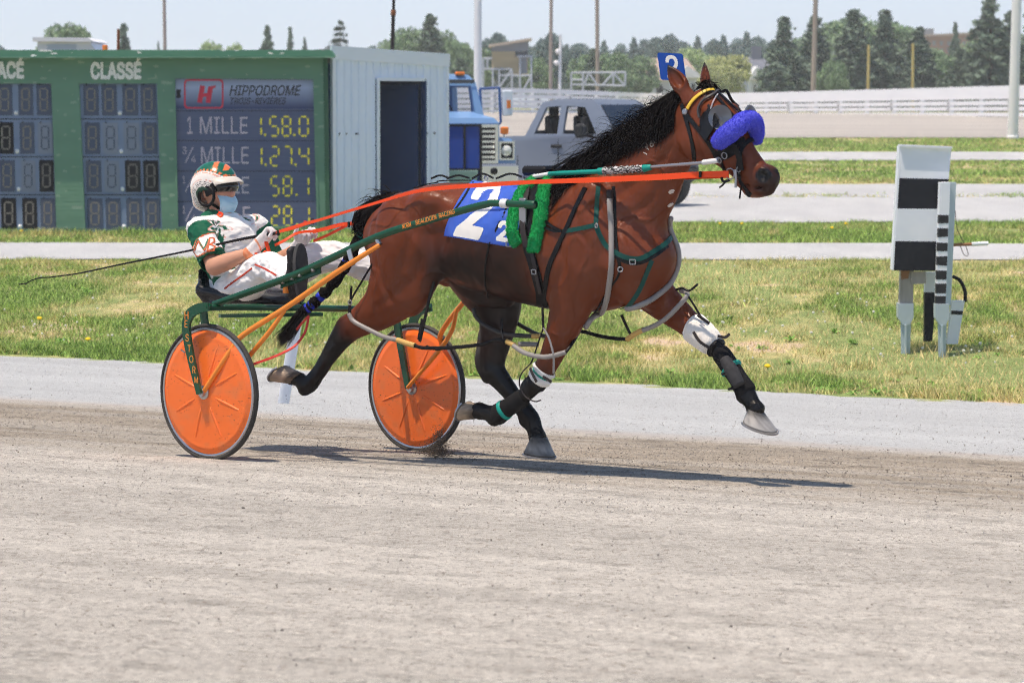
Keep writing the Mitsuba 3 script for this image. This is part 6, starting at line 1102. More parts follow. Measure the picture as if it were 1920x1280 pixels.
# --- number plate on the head
hp = thing('head_number', 'blue plate with a white 2 standing up behind the horse\'s ears', 'number plate')
A, B, C = W(1233, 99, .02), W(1280, 101, .02), W(1240, 150, .02)
xx, yy = B - A, A - C; w_, h_ = np.linalg.norm(xx), np.linalg.norm(yy); nx, ny = unit(xx), unit(yy); nz = np.cross(nx, ny)
rect = Polygon([(0, 0), (w_, 0), (w_, h_), (0, h_)]).buffer(-.012).buffer(.012)
put('plate', placed(extrude(rect, .004), C, nx, ny, unit(nz)), 'plastic_blue', 30, None, hp)
num = meshkit.text_mesh('2', h_ * .80, .0015, True); num.vertices[:, 0] *= 1.05; num.apply_translation([w_ * .5 - num.vertices[:, 0].max() / 2, h_ * .10, 0])
put('numeral', placed(num, C + unit(nz) * .0042, nx, ny, unit(nz)), 'vinyl_white', False, None, hp)
put('holder', beam(C + xx * .6, W(1290, 172, .0), .02, .005, LT), 'leather_black', False, None, hp)
# --- head pole
po = thing('head_pole', 'teal and silver head pole along the horse\'s neck with a checkered grip', 'head pole')
pp = [W(*r) for r in ((998, 332, -.13), (1030, 326, -.17), (1132, 321, -.21), (1207, 316, -.185), (1224, 313, -.175), (1318, 305, -.145), (1346, 301, -.135))]
mat('checker', lambda p, n, uv: mix(mi.Color3f(.03), mi.Color3f(.6), smoothstep(.5, .56, noise(p.x * 170, p.y * 170, p.z * 170))), .6)
put('rod', tube(pp, .0085, 10), 'steel', True, None, po); put('sleeve', bar(pp[0], pp[1], .011, 10), 'vinyl_white', True, None, po); put('sleeve', bar(pp[1], pp[2], .0115, 10), 'teal_tape', True, None, po)
put('grip', tube(np.array([pp[2] + (pp[3] - pp[2]) * t for t in np.linspace(0, 1, 30)]), .019 + .003 * np.sin(np.arange(30) * 1.57), 14), 'checker', True, None, po)
put('collar', tube([pp[3], pp[3] * .2 + pp[4] * .8], [.019, .014], 12), 'teal_tape', True, None, po); put('collar', bar(pp[2] - unit(pp[3] - pp[2]) * .03, pp[2], .018, 12), 'teal_tape', True, None, po); put('end_cap', bar(pp[5], pp[6], .013, 10), 'vinyl_white', True, None, po)
# ------------------------------------------------------------------ the racing cart
mat('paint_green', lin(12, 74, 48), .28, spec=.4, clearcoat=.6, clearcoat_gloss=.9)
mat('paint_orange', lin(240, 140, 40), .32, spec=.5, clearcoat=.5, clearcoat_gloss=.9)
mat('wheel_orange', lambda p, n, uv: mix(C3(255, 118, 36), C3(226, 126, 70), smoothstep(.50, .80, fbm(p.x * 14, p.y * 14, p.z * 14, 4)) * .5) * (1 - .55 * smoothstep(.82, .88, noise(p.x * 110, p.y * 110, p.z * 110)) * smoothstep(.35, .6, fbm(p.x * 6, p.y * 6, p.z * 6))), .34, spec=.4, clearcoat=1.0, clearcoat_gloss=.9)
mat('tyre_rubber', lambda p, n, uv: mix(mi.Color3f(.030), mi.Color3f(.085, .078, .07), fbm(p.x * 26, p.y * 26, p.z * 26, 3)), .8, spec=.3, bump=lambda p, n, uv: noise(p.x * 220, p.y * 220, p.z * 220) * .0015)
mat('letter_orange', lin(244, 150, 62), .5); mat('seat_black', lin(16, 17, 22), .28, spec=.4); mat('alloy', lin(190, 190, 192), .28, metal=.9); mat('strap_red', lin(214, 62, 52), .5)
su = thing('sulky', 'two-wheeled green racing cart with orange disc wheels drawn by the horse', 'sulky')
TR = np.linalg.norm((WF - WN)[:2]) / 2; RW = .355
def wheel(C, out, text):                 # out: unit direction from the cart outwards
    w = put('wheel', lathe([(.322, -.012), (.330, -.014), (.336, -.010), (.336, .010), (.330, .014), (.322, .012), (.322, -.012)], C, out, 72), 'alloy', 30, None, su, text=text)
    a = np.linspace(0, 2 * np.pi, 11)
    put('tyre', lathe([(.336 + .0 + .0095 + .0115 * math.cos(t) * (1 if math.cos(t) > 0 else .8), .0165 * math.sin(t)) for t in a], C, out, 96), 'tyre_rubber', True, None, w)
    for s in (1, -1):
        prof = [(.004, .034), (.05, .034), (.075, .030), (.27, .018), (.285, .021), (.298, .019), (.312, .010), (.322, .008), (.322, .004), (.004, .004)]
        put('disc', lathe([(r, h * s) for r, h in prof], C, out, 80), 'wheel_orange', 30, None, w)
    x = unit(np.cross(out, ZZ))
    for s in (1, -1):
        for k in range(8):
            t = k * math.pi / 4 + .33; d = x * math.cos(t) + ZZ * math.sin(t); e = np.asarray(out) * s
            put('rib', tube([C + d * .082 + e * .026, C + d * .12 + e * .026, C + d * .24 + e * .017, C + d * .262 + e * .012], [.006, .0085, .0075, .004], 8, up=e), 'wheel_orange', True, None, w)
    put('hub', lathe([(.001, -.062), (.020, -.062), (.022, -.045), (.036, -.042), (.036, -.028), (.026, -.020), (.026, .020), (.036, .028), (.036, .042), (.022, .045), (.020, .062), (.001, .062)], C, out, 28), 'alloy', 30, None, w)
    t = .9; d = x * math.cos(t) + ZZ * math.sin(t)
    put('valve', bar(C + d * .255 + np.asarray(out) * .016, C + d * .275 + np.asarray(out) * .036, .005), 'alloy', True, None, w)
OUTN = -LT
wheel(WN, OUTN, 'orange disc wheel on the near side'); wheel(WF, -OUTN, 'orange disc wheel behind the horse\'s hind legs')
zN = P(392, 735, -TR)
def mirr(r): r = np.asarray(r, float); q = r.copy(); q[..., 1] *= -1; q[..., 2] -= .0415 * 2 * np.abs(r[..., 1]) * .98; return q
near_arm = np.array([P(*q) for q in ((392, 575, -TR - .055), (376, 577, -TR - .062), (359, 586, -TR - .068), (351, 602, -TR - .07), (350, 622, -TR - .07), (357, 664, -TR - .07), (374, 738, -TR - .07))])
inner = np.array([P(*q) for q in ((381, 577, -TR + .06), (383, 596, -TR + .062), (390, 640, -TR + .062))]); hubl = P(392, 735, -TR); inner = np.vstack([inner, [hubl[0], -TR + .07, hubl[2]]])
for f, nm in ((lambda r: r, ''), (mirr, '')):
    arm = f(near_arm); put('fork', ribbon(locs(arm), np.array([.044, .05, .054, .054, .052, .047, .032]), .016, -LT, sub=6), 'paint_green', 30, None, su)
    arm = f(inner); put('fork', ribbon(locs(arm), np.array([.045, .045, .042, .034]), .016, LT, sub=6), 'paint_green', 30, None, su)
arch = np.array([near_arm[0], inner[0], [0.0, -.5, inner[0][2] - .006], [0, 0, inner[0][2] - .03], [0, .5, mirr(inner[0])[2] + .006], mirr(inner[0]), mirr(near_arm[0])]); arch[2:5, 0] = inner[0][0]
put('arch', tube(locs(arch), .017, 12, sub=6), 'paint_green', True, None, su)
shaft = np.array([P(*q) for q in ((401, 571, -.63), (560, 512, -.56), (707, 444, -.50), (800, 414, -.46), (880, 391, -.42), (912, 383, -.405), (930, 381, -.40), (1004, 384, -.375))])
for f in (lambda r: r, mirr):
    s_ = f(shaft); put('shaft', tube(locs(s_), [.018, .019, .019, .019, .019, .018, .0175, .017], 14, sub=5), 'paint_green', True, None, su)
    put('shaft_collar', tube(locs(np.array([s_[6] + (s_[7] - s_[6]) * t for t in (.14, .30)])), .023, 14), 'vinyl_white', True, None, su)
    put('shaft_tip', tube(locs(np.array([s_[7] - (s_[7] - s_[6]) * .25, s_[7]])), .021, 14), 'paint_green', True, None, su)
    b1 = f(np.array([P(*q) for q in ((380, 737, -TR - .05), (432, 658, -TR - .01), (457, 627, -TR + .04), (540, 574, -.66), (640, 505, -.58), (712, 459, -.505))]))
    put('brace', tube(locs(b1), [.013, .0145, .0145, .0145, .0145, .011], 12, sub=6), 'paint_orange', True, None, su)
    b2 = f(np.vstack([[hubl[0], -TR + .075, hubl[2]], P(470, 664, -TR + .08), P(505, 622, -.70), P(534, 581, -.66)]))
    put('brace', tube(locs(b2), [.011, .0125, .0125, .011], 12, sub=5), 'paint_orange', True, None, su)
    cl = f(np.array([P(712, 458, -.50), P(706, 447, -.50)])); put('clamp', bar(locs(cl)[0], locs(cl)[1], .014, 12), 'alloy', True, None, su)
    cl = f(np.array([P(654, 468, -.54), P(662, 498, -.55)])); put('tie_plate', beam(*locs(cl), .03, .006, LT), 'alloy', False, None, su)
    st_ = f(np.array([P(527, 532, -.555), P(601, 503, -.535)])); put('stirrup_plate', beam(*locs(st_), .052, .012, -LT + ZZ * .3), 'paint_green', False, None, su)
    for t in (.12, .35, .55, .88):
        c = locs(st_)[0] * (1 - t) + locs(st_)[1] * t; put('bolt', bar(c - LT * .012, c + LT * -.03 + LT * .0, .009, 10), 'alloy', True, None, su)
    ft = f(np.array([P(548, 540, -.50), P(578, 540, -.50)])); put('foot_rest', beam(locs(ft)[0] - LT * .06, locs(ft)[0] + LT * .06, .05, .02, FW), 'letter_orange', False, None, su)
for x0 in (412, 470):
    pass
put('seat_bar', beam(W(412, 592, -.45), W(603, 589, .06), .045, .018, ZZ), 'paint_green', False, None, su)
sp = P(470, 556, 0)
for s in (-.16, .16): put('seat_support', tube(locs([[inner[0][0], s, arch[3][2] - .01], [sp[0] + .15, s * .9, sp[2] - .03], [sp[0] - .1, s * .8, sp[2] - .045]]), .012, 10, sub=4), 'paint_green', True, None, su)
sb_ = Body(sp + [-.32, -.30, -.22], sp + [.42, .30, .30], .010)
sb_.limb([list(sp + d) + [w, h] for d, w, h in (([-.20, 0, .06], .17, .03), ([-.16, 0, -.02], .20, .04), ([-.04, 0, -.03], .215, .04), ([.10, 0, -.01], .20, .04), ([.26, 0, -.015], .13, .035))], k=.03)
sb_.limb([list(sp + d) + [.17, .02] for d in ([-.16, 0, 0.0], [-.215, 0, .07], [-.235, 0, .14])], k=.05)
for s in (-1, 1): sb_.limb([list(sp + np.array([x, s * .20, z])) + [.02, .025] for x, z in ((-.18, .04), (-.05, .02), (.08, .01))], k=.04)
m_ = sb_.mesh(4); put('seat', trimesh.Trimesh(locs(m_.vertices), m_.faces, process=False), 'seat_black', True, None, su); del sb_
# lettering on the fork and shaft
arm = locs(near_arm); path = spline(arm, 12)
for ch, (x, y), h in (('H', (350, 591), .040), ('E', (349, 607), .036), ('S', (351, 633), .036), ('T', (355, 653), .036), ('O', (359, 673), .036), ('R', (364, 693), .036), ('M', (368, 712), .030)):
    g = meshkit.text_mesh(ch, h * 1.05, .0015); g.apply_translation([-g.bounds[:, 0].mean(), -g.bounds[:, 1].mean(), 0]); g.apply_scale([.85, 1, 1])
    put('letter', placed(g, W(x, y, -TR - .0785), FW, ZZ, -LT), 'letter_orange', False, None, su)
s_ = spline(locs(shaft), 20)
for word, a, b in (('NORM', (757, 431), (778, 425)), ('BEAUDOIN', (784, 422), (822, 411)), ('RACING', (827, 409), (855, 400))):
    pa, pb = [(lambda q: s_[np.argmin(np.linalg.norm(np.cross(s_ - EYE, unit(ray(*q))), axis=1))])(q) for q in (a, b)]
    x = unit(pb - pa); z = unit(-LT - x * (-LT @ x)); z = unit(z + ZZ * .15); y = np.cross(z, x); g = meshkit.text_mesh(word, .024, .0015); g.vertices[:, 0] *= np.linalg.norm(pb - pa) / g.vertices[:, 0].max()
    put('lettering', placed(g, pa + z * .0192 - y * .012, x, y, z), 'letter_orange', False, None, su)
put('safety_strap', ribbon(np.array([W(*q) for q in ((474, 683, -TR + .10), (520, 666, -.6), (553, 648, -.5), (572, 622, -.45), (579, 592, -.42))]), .012, .006, -LT, sub=8), 'strap_red', 30, None, su)
put('safety_strap', ribbon(np.array([W(*q) for q in ((579, 592, -.42), (566, 606, -.4), (556, 618, -.4))]), .010, .006, -LT, sub=6), 'strap_red', 30, None, su)
# ------------------------------------------------------------------ reins, whip
re = thing('reins', 'bright orange driving reins from the driver\'s gloves to the bit', 'reins')
def rein(rows, w, off, up, name='rein'):
    q = spline(np.array([W(*r) for r in rows]), 10); q2, _ = outside(q, off); q2 = smooth_pts(q2, 4)
    if np.ndim(w): w = np.interp(np.linspace(0, 1, len(q2)), np.linspace(0, 1, len(w)), w)
    put(name, ribbon(q2, w, .005, up), 'rein_orange', 35, None, re)
rein([(500, 449, -.18), (518, 436, -.175), (578, 418, -.20), (600, 412, -.21), (650, 397, -.24), (700, 382, -.27), (740, 370, -.285), (780, 359, -.30), (832, 352, -.31), (920, 346, -.31), (1005, 341, -.29), (1100, 338, -.265), (1237, 332, -.20), (1300, 328, -.14), (1366, 326, -.09)], [.010, .015, .017, .015, .014, .015, .016, .018, .022, .022, .021, .026, .030, .030, .030], .012, -LT)
rein([(570, 442, .15), (580, 436, .14), (610, 429, .12), (640, 421, .12), (682, 416, .14), (740, 395, .20), (850, 360, .28), (1005, 345, .25), (1237, 335, .19), (1366, 330, .08)], .020, .018, LT)
rein([(518, 437, -.176), (545, 431, -.14), (578, 420, -.10), (584, 417, -.08), (570, 415, -.10)], .018, 0, ZZ, 'handhold')
rein([(515, 460, -.16), (535, 450, -.12), (560, 436, -.06), (600, 432, .0), (645, 421, .09)], .014, 0, -LT, 'handhold')
rein([(588, 452, .15), (612, 442, .14), (632, 432, .13), (650, 423, .13)], .014, 0, -LT, 'handhold')
rein([(497, 447, -.19), (504, 470, -.18), (508, 478, -.18)], .024, 0, FW, 'loose_end'); rein([(498, 470, -.20), (488, 478, -.21), (470, 470, -.23)], .010, 0, FW, 'loose_end')
for x, y, b in ((586, 415, -.18), (522, 437, -.178), (654, 421, .12), (1313, 327, -.14)): put('keeper', placed(box([0, 0, 0], [.014, .012, .030], bevel=.003), W(x, y, b), FW, LT, ZZ), 'leather_black', 30, None, re)
wh = thing('whip', 'long thin black driving whip held back over the driver\'s lap', 'whip')
wp = np.array([W(*r) for r in ((524, 436, -.17), (490, 442, -.20), (450, 449, -.235), (345, 472, -.33), (230, 495, -.43), (150, 512, -.50), (92, 520, -.55))])
put('shaft', tube(wp, [.009, .009, .0075, .0055, .0045, .004, .0035], 8, sub=6), 'leather_black', True, None, wh)
put('lash', tube([W(*r) for r in ((92, 520, -.55), (75, 521, -.565), (58, 526, -.58), (48, 533, -.59))], [.0035, .0035, .003, .003], 6, sub=5), 'leather_black', True, None, wh)
put('popper', beam(W(50, 531, -.59), W(37, 533, -.60), .018, .006, ZZ), 'leather_black', False, None, wh)
# ------------------------------------------------------------------ the driver
mat('skin', VC, .5, spec=.4); mat('fabric', VC, .75, spec=.25, sheen=.2, bump=lambda p, n, uv: fbm(p.x * 15 + p.z * 11, p.y * 15, p.z * 21, 3) * .034, eps=3e-3)
mat('helmet_paint', VC, .22, spec=.5, clearcoat=.7, clearcoat_gloss=.95); mat('lens_black', lin(14, 15, 18), .08, spec=.7); mat('mask_blue', lin(176, 214, 232), .8); mat('glove_white', VC, .6, spec=.3)
mat('visor_cream', lin(214, 206, 194), .35); mat('shoe_black', lin(30, 29, 31), .5); mat('sole', lambda p, n, uv: mix(mi.Color3f(.045), mi.Color3f(.09), fbm(p.x * 40, p.y * 40, p.z * 40)), .85, bump=lambda p, n, uv: noise(p.x * 120, p.y * 120, p.z * 120) * .004); mat('trim_red', lin(186, 60, 40), .6)
dv = thing('person', 'driver in white and green suit, striped helmet and blue mask, leaning back on the cart', 'person')
def L_(px, py, b): return P(px, py, b)
hip, nek = L_(452, 552, 0), L_(410, 404, 0); head = L_(407, 356, 0)
SH = [L_(376, 432, -.185), L_(478, 425, .19)]; EL = [L_(402, 500, -.30), L_(516, 496, .30)]; WR = [L_(470, 473, -.215), L_(553, 468, .215)]; HA = [L_(494, 449, -.18), L_(572, 444, .155)]
HP = [L_(437, 552, -.10), L_(468, 548, .10)]; KN = [L_(504, 500, -.25), L_(612, 480, .25)]; AN = [L_(555, 528, -.50), L_(786, 520, .50)]
lo, hi = np.minimum(hip, head) + [-.42, -.72, -.3], np.array([.52, .72, 1.68])
bd = Body(lo, hi, .009); J = lambda *r: [list(p) + [w, t] for p, w, t in r]; mid = lambda a, b, t: a + (b - a) * t
bd.limb(J((hip + [0, 0, .04], .12, .06), (mid(hip, nek, .4), .135, .095), (mid(hip, nek, .75), .16, .10), (mid(hip, nek, .93), .12, .07)), k=.03)
bd.limb(J((nek + [0, 0, -.03], .055, .058), (nek + [.015, 0, .03], .052, .056), (head + [-.01, 0, -.02], .055, .06)), k=.03)
bd.blob(head + [0.005, 0, .02], (.092, .074, .105), k=.02); bd.limb(J((head + [.05, 0, -.03], .058, .06), (head + [.066, 0, -.085], .042, .034)), k=.04)
for s in (-1, 1): bd.blob(head + [-.01, .074 * s, -.015], (.022, .012, .034), k=.012); bd.blob(head + [.06, .034 * s, -.012], (.03, .022, .018), k=.02)
bd.limb(J((head + [.092, 0, .015], .010, .010), (head + [.112, 0, -.022], .016, .014), (head + [.096, 0, -.032], .017, .010)), k=.012)
bd.limb(J((head + [.088, 0, -.058], .022, .007), (head + [.086, 0, -.07], .02, .008)), k=.01)
for i in (0, 1):
    bd.limb(J((SH[i], .052, .055), (mid(SH[i], EL[i], .5), .046, .05), (EL[i], .042, .044)), k=.04)
    bd.limb(J((EL[i], .042, .045), (mid(EL[i], WR[i], .3), .045, .047), (mid(EL[i], WR[i], .75), .033, .035), (WR[i], .028, .03), (mid(WR[i], HA[i], .6), .03, .024)), k=.02)
    bd.limb(J((HP[i] + [0, 0, .035], .08, .055), (mid(HP[i], KN[i], .5), .07, .075), (KN[i], .056, .058), (mid(KN[i], AN[i], .3), .05, .056), (AN[i], .034, .038)), k=.03)
m_ = largest(bd.mesh(5)); del bd; v_ = np.array(m_.vertices); n_ = meshkit.fbm(v_ * 30, 3)[:, None]
c_ = lin(206, 152, 124) * (.88 + .24 * n_); rd = np.exp(-np.linalg.norm(v_ - head - [.10, 0, -.02], axis=1) / .05)[:, None]; c_ = c_ * (1 - .35 * rd) + lin(190, 110, 90) * .35 * rd
put('body', trimesh.Trimesh(locs(v_), m_.faces, process=False), 'skin', True, c_, dv)
# jacket
bd = Body(lo, hi, .0065)
bd.limb(J((mid(hip, nek, .17), .17, .10), (mid(hip, nek, .4), .175, .125), (mid(hip, nek, .72), .20, .125), (mid(hip, nek, .9), .155, .085), (mid(hip, nek, 1.0), .085, .07)), k=.03)
bd.blob(mid(hip, nek, .62) + [.05, 0, 0], (.10, .15, .13), k=.05)
for i in (0, 1):
    e_ = mid(SH[i], EL[i], .78); bd.limb(J((SH[i] + [0, 0, .004], .075, .075), (mid(SH[i], EL[i], .4), .078, .078), (e_, .073, .076)), k=.05)
    t_ = unit(EL[i] - SH[i]); bd.limb(J((e_ + t_ * .015, .064, .066), (e_ + t_ * .06, .06, .062)), k=.006, cut=True)
bd.blob(mid(hip, nek, 1.06), (.075, .07, .05), k=.02, cut=True)
m_ = largest(bd.mesh(4)); del bd; v_ = np.array(m_.vertices)
v_ += m_.vertex_normals * ((meshkit.fbm(v_ * [12, 7, 16], 3, 6) - .5) * .040)[:, None]
white, green, orng = lin(238, 236, 232), lin(14, 92, 66), lin(226, 104, 58); c_ = np.tile(white, (len(v_), 1))
up_ = unit(nek - hip); fw_ = unit(np.array([1, 0, 0]) - up_ * up_[0]); h_ = (v_ - hip) @ up_ / np.linalg.norm(nek - hip); f_ = (v_ - hip) @ fw_; nz_ = meshkit.fbm(v_ * 40, 3, 3)
c_[(f_ < -.022) & (h_ < .76)] = green; c_[(h_ > .97)] = green; c_[(h_ < .42) & (f_ > -.02) & (np.sin(v_[:, 1] * 60 + h_ * 30) + (nz_ - .5) > .35)] = green
for i, (d, s) in enumerate(zip((SH, EL), (0, 0))): pass
for i in (0, 1):
    ax = EL[i] - SH[i]; t = (v_ - SH[i]) @ ax / (ax @ ax); r = np.linalg.norm(v_ - SH[i] - np.outer(t, ax), axis=1); slv = (t > .02) & (r < .105) & (t < 1.1) & (np.sign(v_[:, 1]) == (-1, 1)[i]) & (np.abs(v_[:, 1]) > .13)
    c_[slv] = green
q_ = hits  # patches: ellipse on the sleeve, emblem on the chest
def near(px, b): return L_(px[0], px[1], b)
pc = near((383, 457), -.31); e1, e2 = near((404, 452), -.31) - pc, near((381, 478), -.31) - pc
d_ = v_ - pc; G = np.array([[e1 @ e1, e1 @ e2], [e1 @ e2, e2 @ e2]]); uv_ = np.linalg.solve(G, np.stack([d_ @ e1, d_ @ e2])).T; r_ = np.hypot(uv_[:, 0], uv_[:, 1]); nearsleeve = (v_[:, 1] < -.20)
c_[nearsleeve & (r_ < 1.12)] = orng; c_[nearsleeve & (r_ < 1.0)] = white
for cx, b in (((412, 424), -.15), ((465, 418), .13)):
    pc2 = near(cx, b); dd = np.linalg.norm((v_ - pc2) * [1, .8, 1], axis=1); ang = np.arctan2((v_ - pc2)[:, 2], (v_ - pc2)[:, 1]); w = dd * (1 + .35 * np.sin(ang * 7)); fr = f_ > .0
    c_[fr & (w < .046)] = orng * .6 + white * .4; c_[fr & (w < .040)] = green; c_[fr & (w < .040) & (np.sin(ang * 5 + dd * 160) > .1)] = white
jm = trimesh.Trimesh(locs(v_), m_.faces, process=False); put('jacket', jm, 'fabric', True, c_, dv)
jkd = cKDTree(jm.vertices); jn = np.array(jm.vertex_normals)
def jhit(px):
    d = np.array([ray(*q) for q in px]); q, i, _ = jm.ray.intersects_location(np.tile(EYE, (len(px), 1)), d, multiple_hits=False); o = np.full((len(px), 3), np.nan); o[i] = q
    ok = ~np.isnan(o[:, 0]); o = o[ok]; _, k = jkd.query(o, 8); n = jn[k].mean(1); return o, n / np.linalg.norm(n, axis=1, keepdims=True)
mat('thread_green', lin(40, 110, 84), .6); mat('thread_orange', lin(206, 104, 66), .6)
for s_, m in (([(365, 470), (372, 452), (384, 470), (392, 450)], 'thread_orange'), ([(364, 468), (371, 449), (383, 468), (391, 447)], 'thread_green'), ([(389, 471), (393, 447), (401, 447), (402, 454), (394, 459), (403, 462), (401, 470), (390, 471)], 'thread_orange')):
    dn = np.vstack([np.linspace(a, b, 10, endpoint=False) for a, b in zip(np.array(s_[:-1], float), np.array(s_[1:], float))]); q, n = jhit(dn)
    if len(q) > 3: put('sleeve_letter', ribbon(q + n * .003, .009, .003, n), m, parent=dv)
put('collar', tube(locs([nek + [.01 + .068 * math.cos(t), .066 * math.sin(t), -.004 - .022 * math.cos(t)] for t in np.linspace(0, 6.283, 25)]), .019, 10), 'strap_green', True, None, dv)
put('collar_tab', tube([W(409, 398, -.075), W(417, 401, -.06), W(413, 407, -.08), W(408, 402, -.078)], .006, 8, sub=4), 'rein_orange', True, None, dv)
# trousers
bd = Body(lo, np.array([.58, .72, 1.3]), .008)
bd.limb(J((hip + [-.02, -.07, .02], .12, .085), (hip + [-.02, .07, .02], .12, .085)), k=.05, lat=(1, 0, 0)); bd.limb(J((hip + [0, 0, .025], .155, .09), (mid(hip, nek, .22), .155, .112)), k=.05)
for i in (0, 1):
    bd.limb(J((HP[i] + [0, 0, .03], .10, .070), (mid(HP[i], KN[i], .45), .090, .098), (KN[i], .076, .080), (mid(KN[i], AN[i], .35), .072, .080), (mid(KN[i], AN[i], .8), .058, .066), (mid(KN[i], AN[i], .98), .056, .062)), k=.05)
m_ = largest(bd.mesh(4)); del bd; v_ = np.array(m_.vertices); v_ += m_.vertex_normals * ((meshkit.fbm(v_ * [9, 9, 15], 2, 8) - .5) * .034)[:, None]
c_ = np.tile(lin(238, 237, 236), (len(v_), 1)); tm = trimesh.Trimesh(locs(v_), m_.faces, process=False); put('trousers', tm, 'fabric', True, c_, dv)
for rows in ([(421, 541), (438, 528), (455, 516), (472, 503)], [(478, 496), (495, 503), (518, 516)]):
    px = spline(rows, 8); d = np.array([ray(*q) for q in px]); q, i, _ = tm.ray.intersects_location(np.tile(EYE, (len(px), 1)), d, multiple_hits=False); q = q[np.argsort(i)]
    if len(q) > 4: q = smooth_pts(q, 3); put('trouser_stripe', ribbon(q - unit(ray(450, 500)) * .004, .009, .004, -LT + ZZ * .4), 'trim_red', 30, None, dv)
# boots: toes up, soles towards the horse
for i, s in ((0, -1), (1, 1)):
    heel = AN[i] + [.02, 0, -.085]; toe = heel + [-.005, s * .02, .275]
    b_ = Body(heel + [-.2, -.12, -.08], heel + [.16, .12, .38], .007)
    b_.limb(J((heel + [-.03, 0, .02], .036, .045), (heel + [-.03, 0, .10], .040, .048), (heel + [-.018, s * .01, .19], .046, .034), (toe + [-.02, 0, -.03], .040, .024)), k=.02); b_.limb(J((AN[i], .045, .05), (mid(AN[i], KN[i], .14), .046, .052)), k=.03)
    q_ = b_.mesh(3); put('boot', trimesh.Trimesh(locs(q_.vertices), q_.faces, process=False), 'shoe_black', True, None, dv)
    a = np.arange(40) * 2 * np.pi / 40; o = np.stack([.046 * np.cos(a) * (1 + .22 * np.sin(a)), .152 * np.sin(a)], 1)
    put('sole', placed(extrude(Polygon(o), .022), loc(*(mid(heel, toe, .48) + [.014, 0, 0])), LT, unit(ZZ + FW * -.03), unit(np.cross(LT, ZZ + FW * -.03))), 'sole', 30, None, dv)
    put('heel_tab', placed(box([0, 0, 0], [.05, .075, .05], bevel=.012), loc(*(heel + [-.035, 0, .05])), FW, LT, ZZ), 'rein_orange', 30, None, dv)
# gloves with five fingers closed on the reins
for i, s in ((0, -1), (1, 1)):
    w, h = WR[i], HA[i]; d = unit(h - w); kn = h + d * .045; lat = np.array([0, s * 1.0, 0]); nrm = unit(np.cross(d, lat)) * (1 if np.cross(d, lat)[2] > 0 else -1); lat = unit(lat - d * (lat @ d))
    b_ = Body(np.minimum(w, kn) - .11, np.maximum(w, kn) + .12, .0032)
    b_.limb(J((mid(w, h, -.10), .040, .036), (mid(w, h, .25), .038, .034), (h, .046, .030), (h + d * .03, .044, .024)), k=.012, lat=lat)
    for k, (off, ln) in enumerate(((.033, .95), (.011, 1.05), (-.012, 1.0), (-.034, .82))):
        r0 = h + d * .026 + lat * off + nrm * .004; k1 = r0 + (d * .040 + nrm * (.006 + .005 * math.sin(k * 2.1))) * ln; k2 = k1 + (d * .006 - nrm * .034) * ln; k3 = k2 + (-d * .028 - nrm * .010) * ln
        b_.limb([list(r0) + [.0115] * 2, list(k1) + [.0105] * 2, list(k2) + [.0095] * 2, list(k3) + [.0085] * 2], k=.004, sub=5)
    t0 = h - d * .02 - lat * .038; t1 = t0 + d * .034 - lat * .020 + nrm * .018; t2 = t1 + d * .030 + nrm * .020 + lat * .006
    b_.limb([list(t0) + [.016] * 2, list(t1) + [.0135] * 2, list(t2) + [.0105] * 2], k=.008, sub=5)
    m_ = largest(b_.mesh(3)); v_ = np.array(m_.vertices); c_ = np.tile(lin(226, 218, 216), (len(v_), 1)); t_ = (v_ - w) @ d; c_[(t_ < .006)] = lin(232, 140, 96); c_[(np.sin(t_ * 60 + v_[:, 1] * 40) > .93) & (t_ < .08)] = lin(230, 150, 110)
    put('glove', trimesh.Trimesh(locs(v_), m_.faces, process=False), 'glove_white', True, c_, dv)
# helmet
hc = head + [-.012, 0, .022]
b_ = Body(hc - .24, hc + .24, .0052)
b_.blob(hc + [-.004, 0, .012], (.136, .112, .122), k=.01); b_.limb(J((hc + [-.05, 0, -.02], .108, .09), (hc + [-.07, 0, -.085], .092, .058)), k=.03)
b_.blob(hc + [.145, 0, -.085], (.115, .16, .098), k=.02, cut=True)                 # face opening
b_.limb([list(hc + [.02, -.2, -.075]) + [.058, .05], list(hc + [.02, .2, -.075]) + [.058, .05]], k=.015, lat=(1, 0, 0), cut=True)
b_.limb([list(hc + [.03, -.2, -.15]) + [.085, .06], list(hc + [.03, .2, -.15]) + [.085, .06]], k=.015, lat=(1, 0, 0), cut=True)
b_.blob(hc + [.012, 0, -.02], (.112, .094, .105), k=.006, cut=True)
m_ = b_.mesh(3); del b_; v_ = np.array(m_.vertices); q = v_ - hc
r = np.hypot(q[:, 0] * .95 - .03, q[:, 2] + .075) + .010 * np.sin(np.arctan2(q[:, 2] + .075, q[:, 0] - .03) * 2.0)
hg, hw, ho_, hk = lin(10, 96, 72), lin(236, 230, 222), lin(232, 120, 66), lin(40, 36, 36); c_ = np.tile(hg, (len(v_), 1))
c_[r < .168] = ho_; c_[(r < .168) & (np.sin(np.arctan2(q[:, 2] + .075, q[:, 0] - .03) * 42) > .2) & (r > .156)] = hg; c_[r < .156] = hw
for a, b, cc in ((.146, .149, ho_), (.086, .0885, hk), (.078, .0805, hk), (.096, .099, hk), (.108, .1105, ho_)): c_[(r > a) & (r < b)] = cc
c_[(r < .070)] = hg * .6; flame = (q[:, 0] > .02) & (q[:, 2] > .085) & (np.sin(q[:, 0] * 90 + q[:, 1] * 60) > .1); c_[flame] = ho_
hel = put('helmet', trimesh.Trimesh(locs(v_), m_.faces, process=False), 'helmet_paint', True, c_, dv)
a = np.linspace(-1.15, 1.15, 25); vis = []
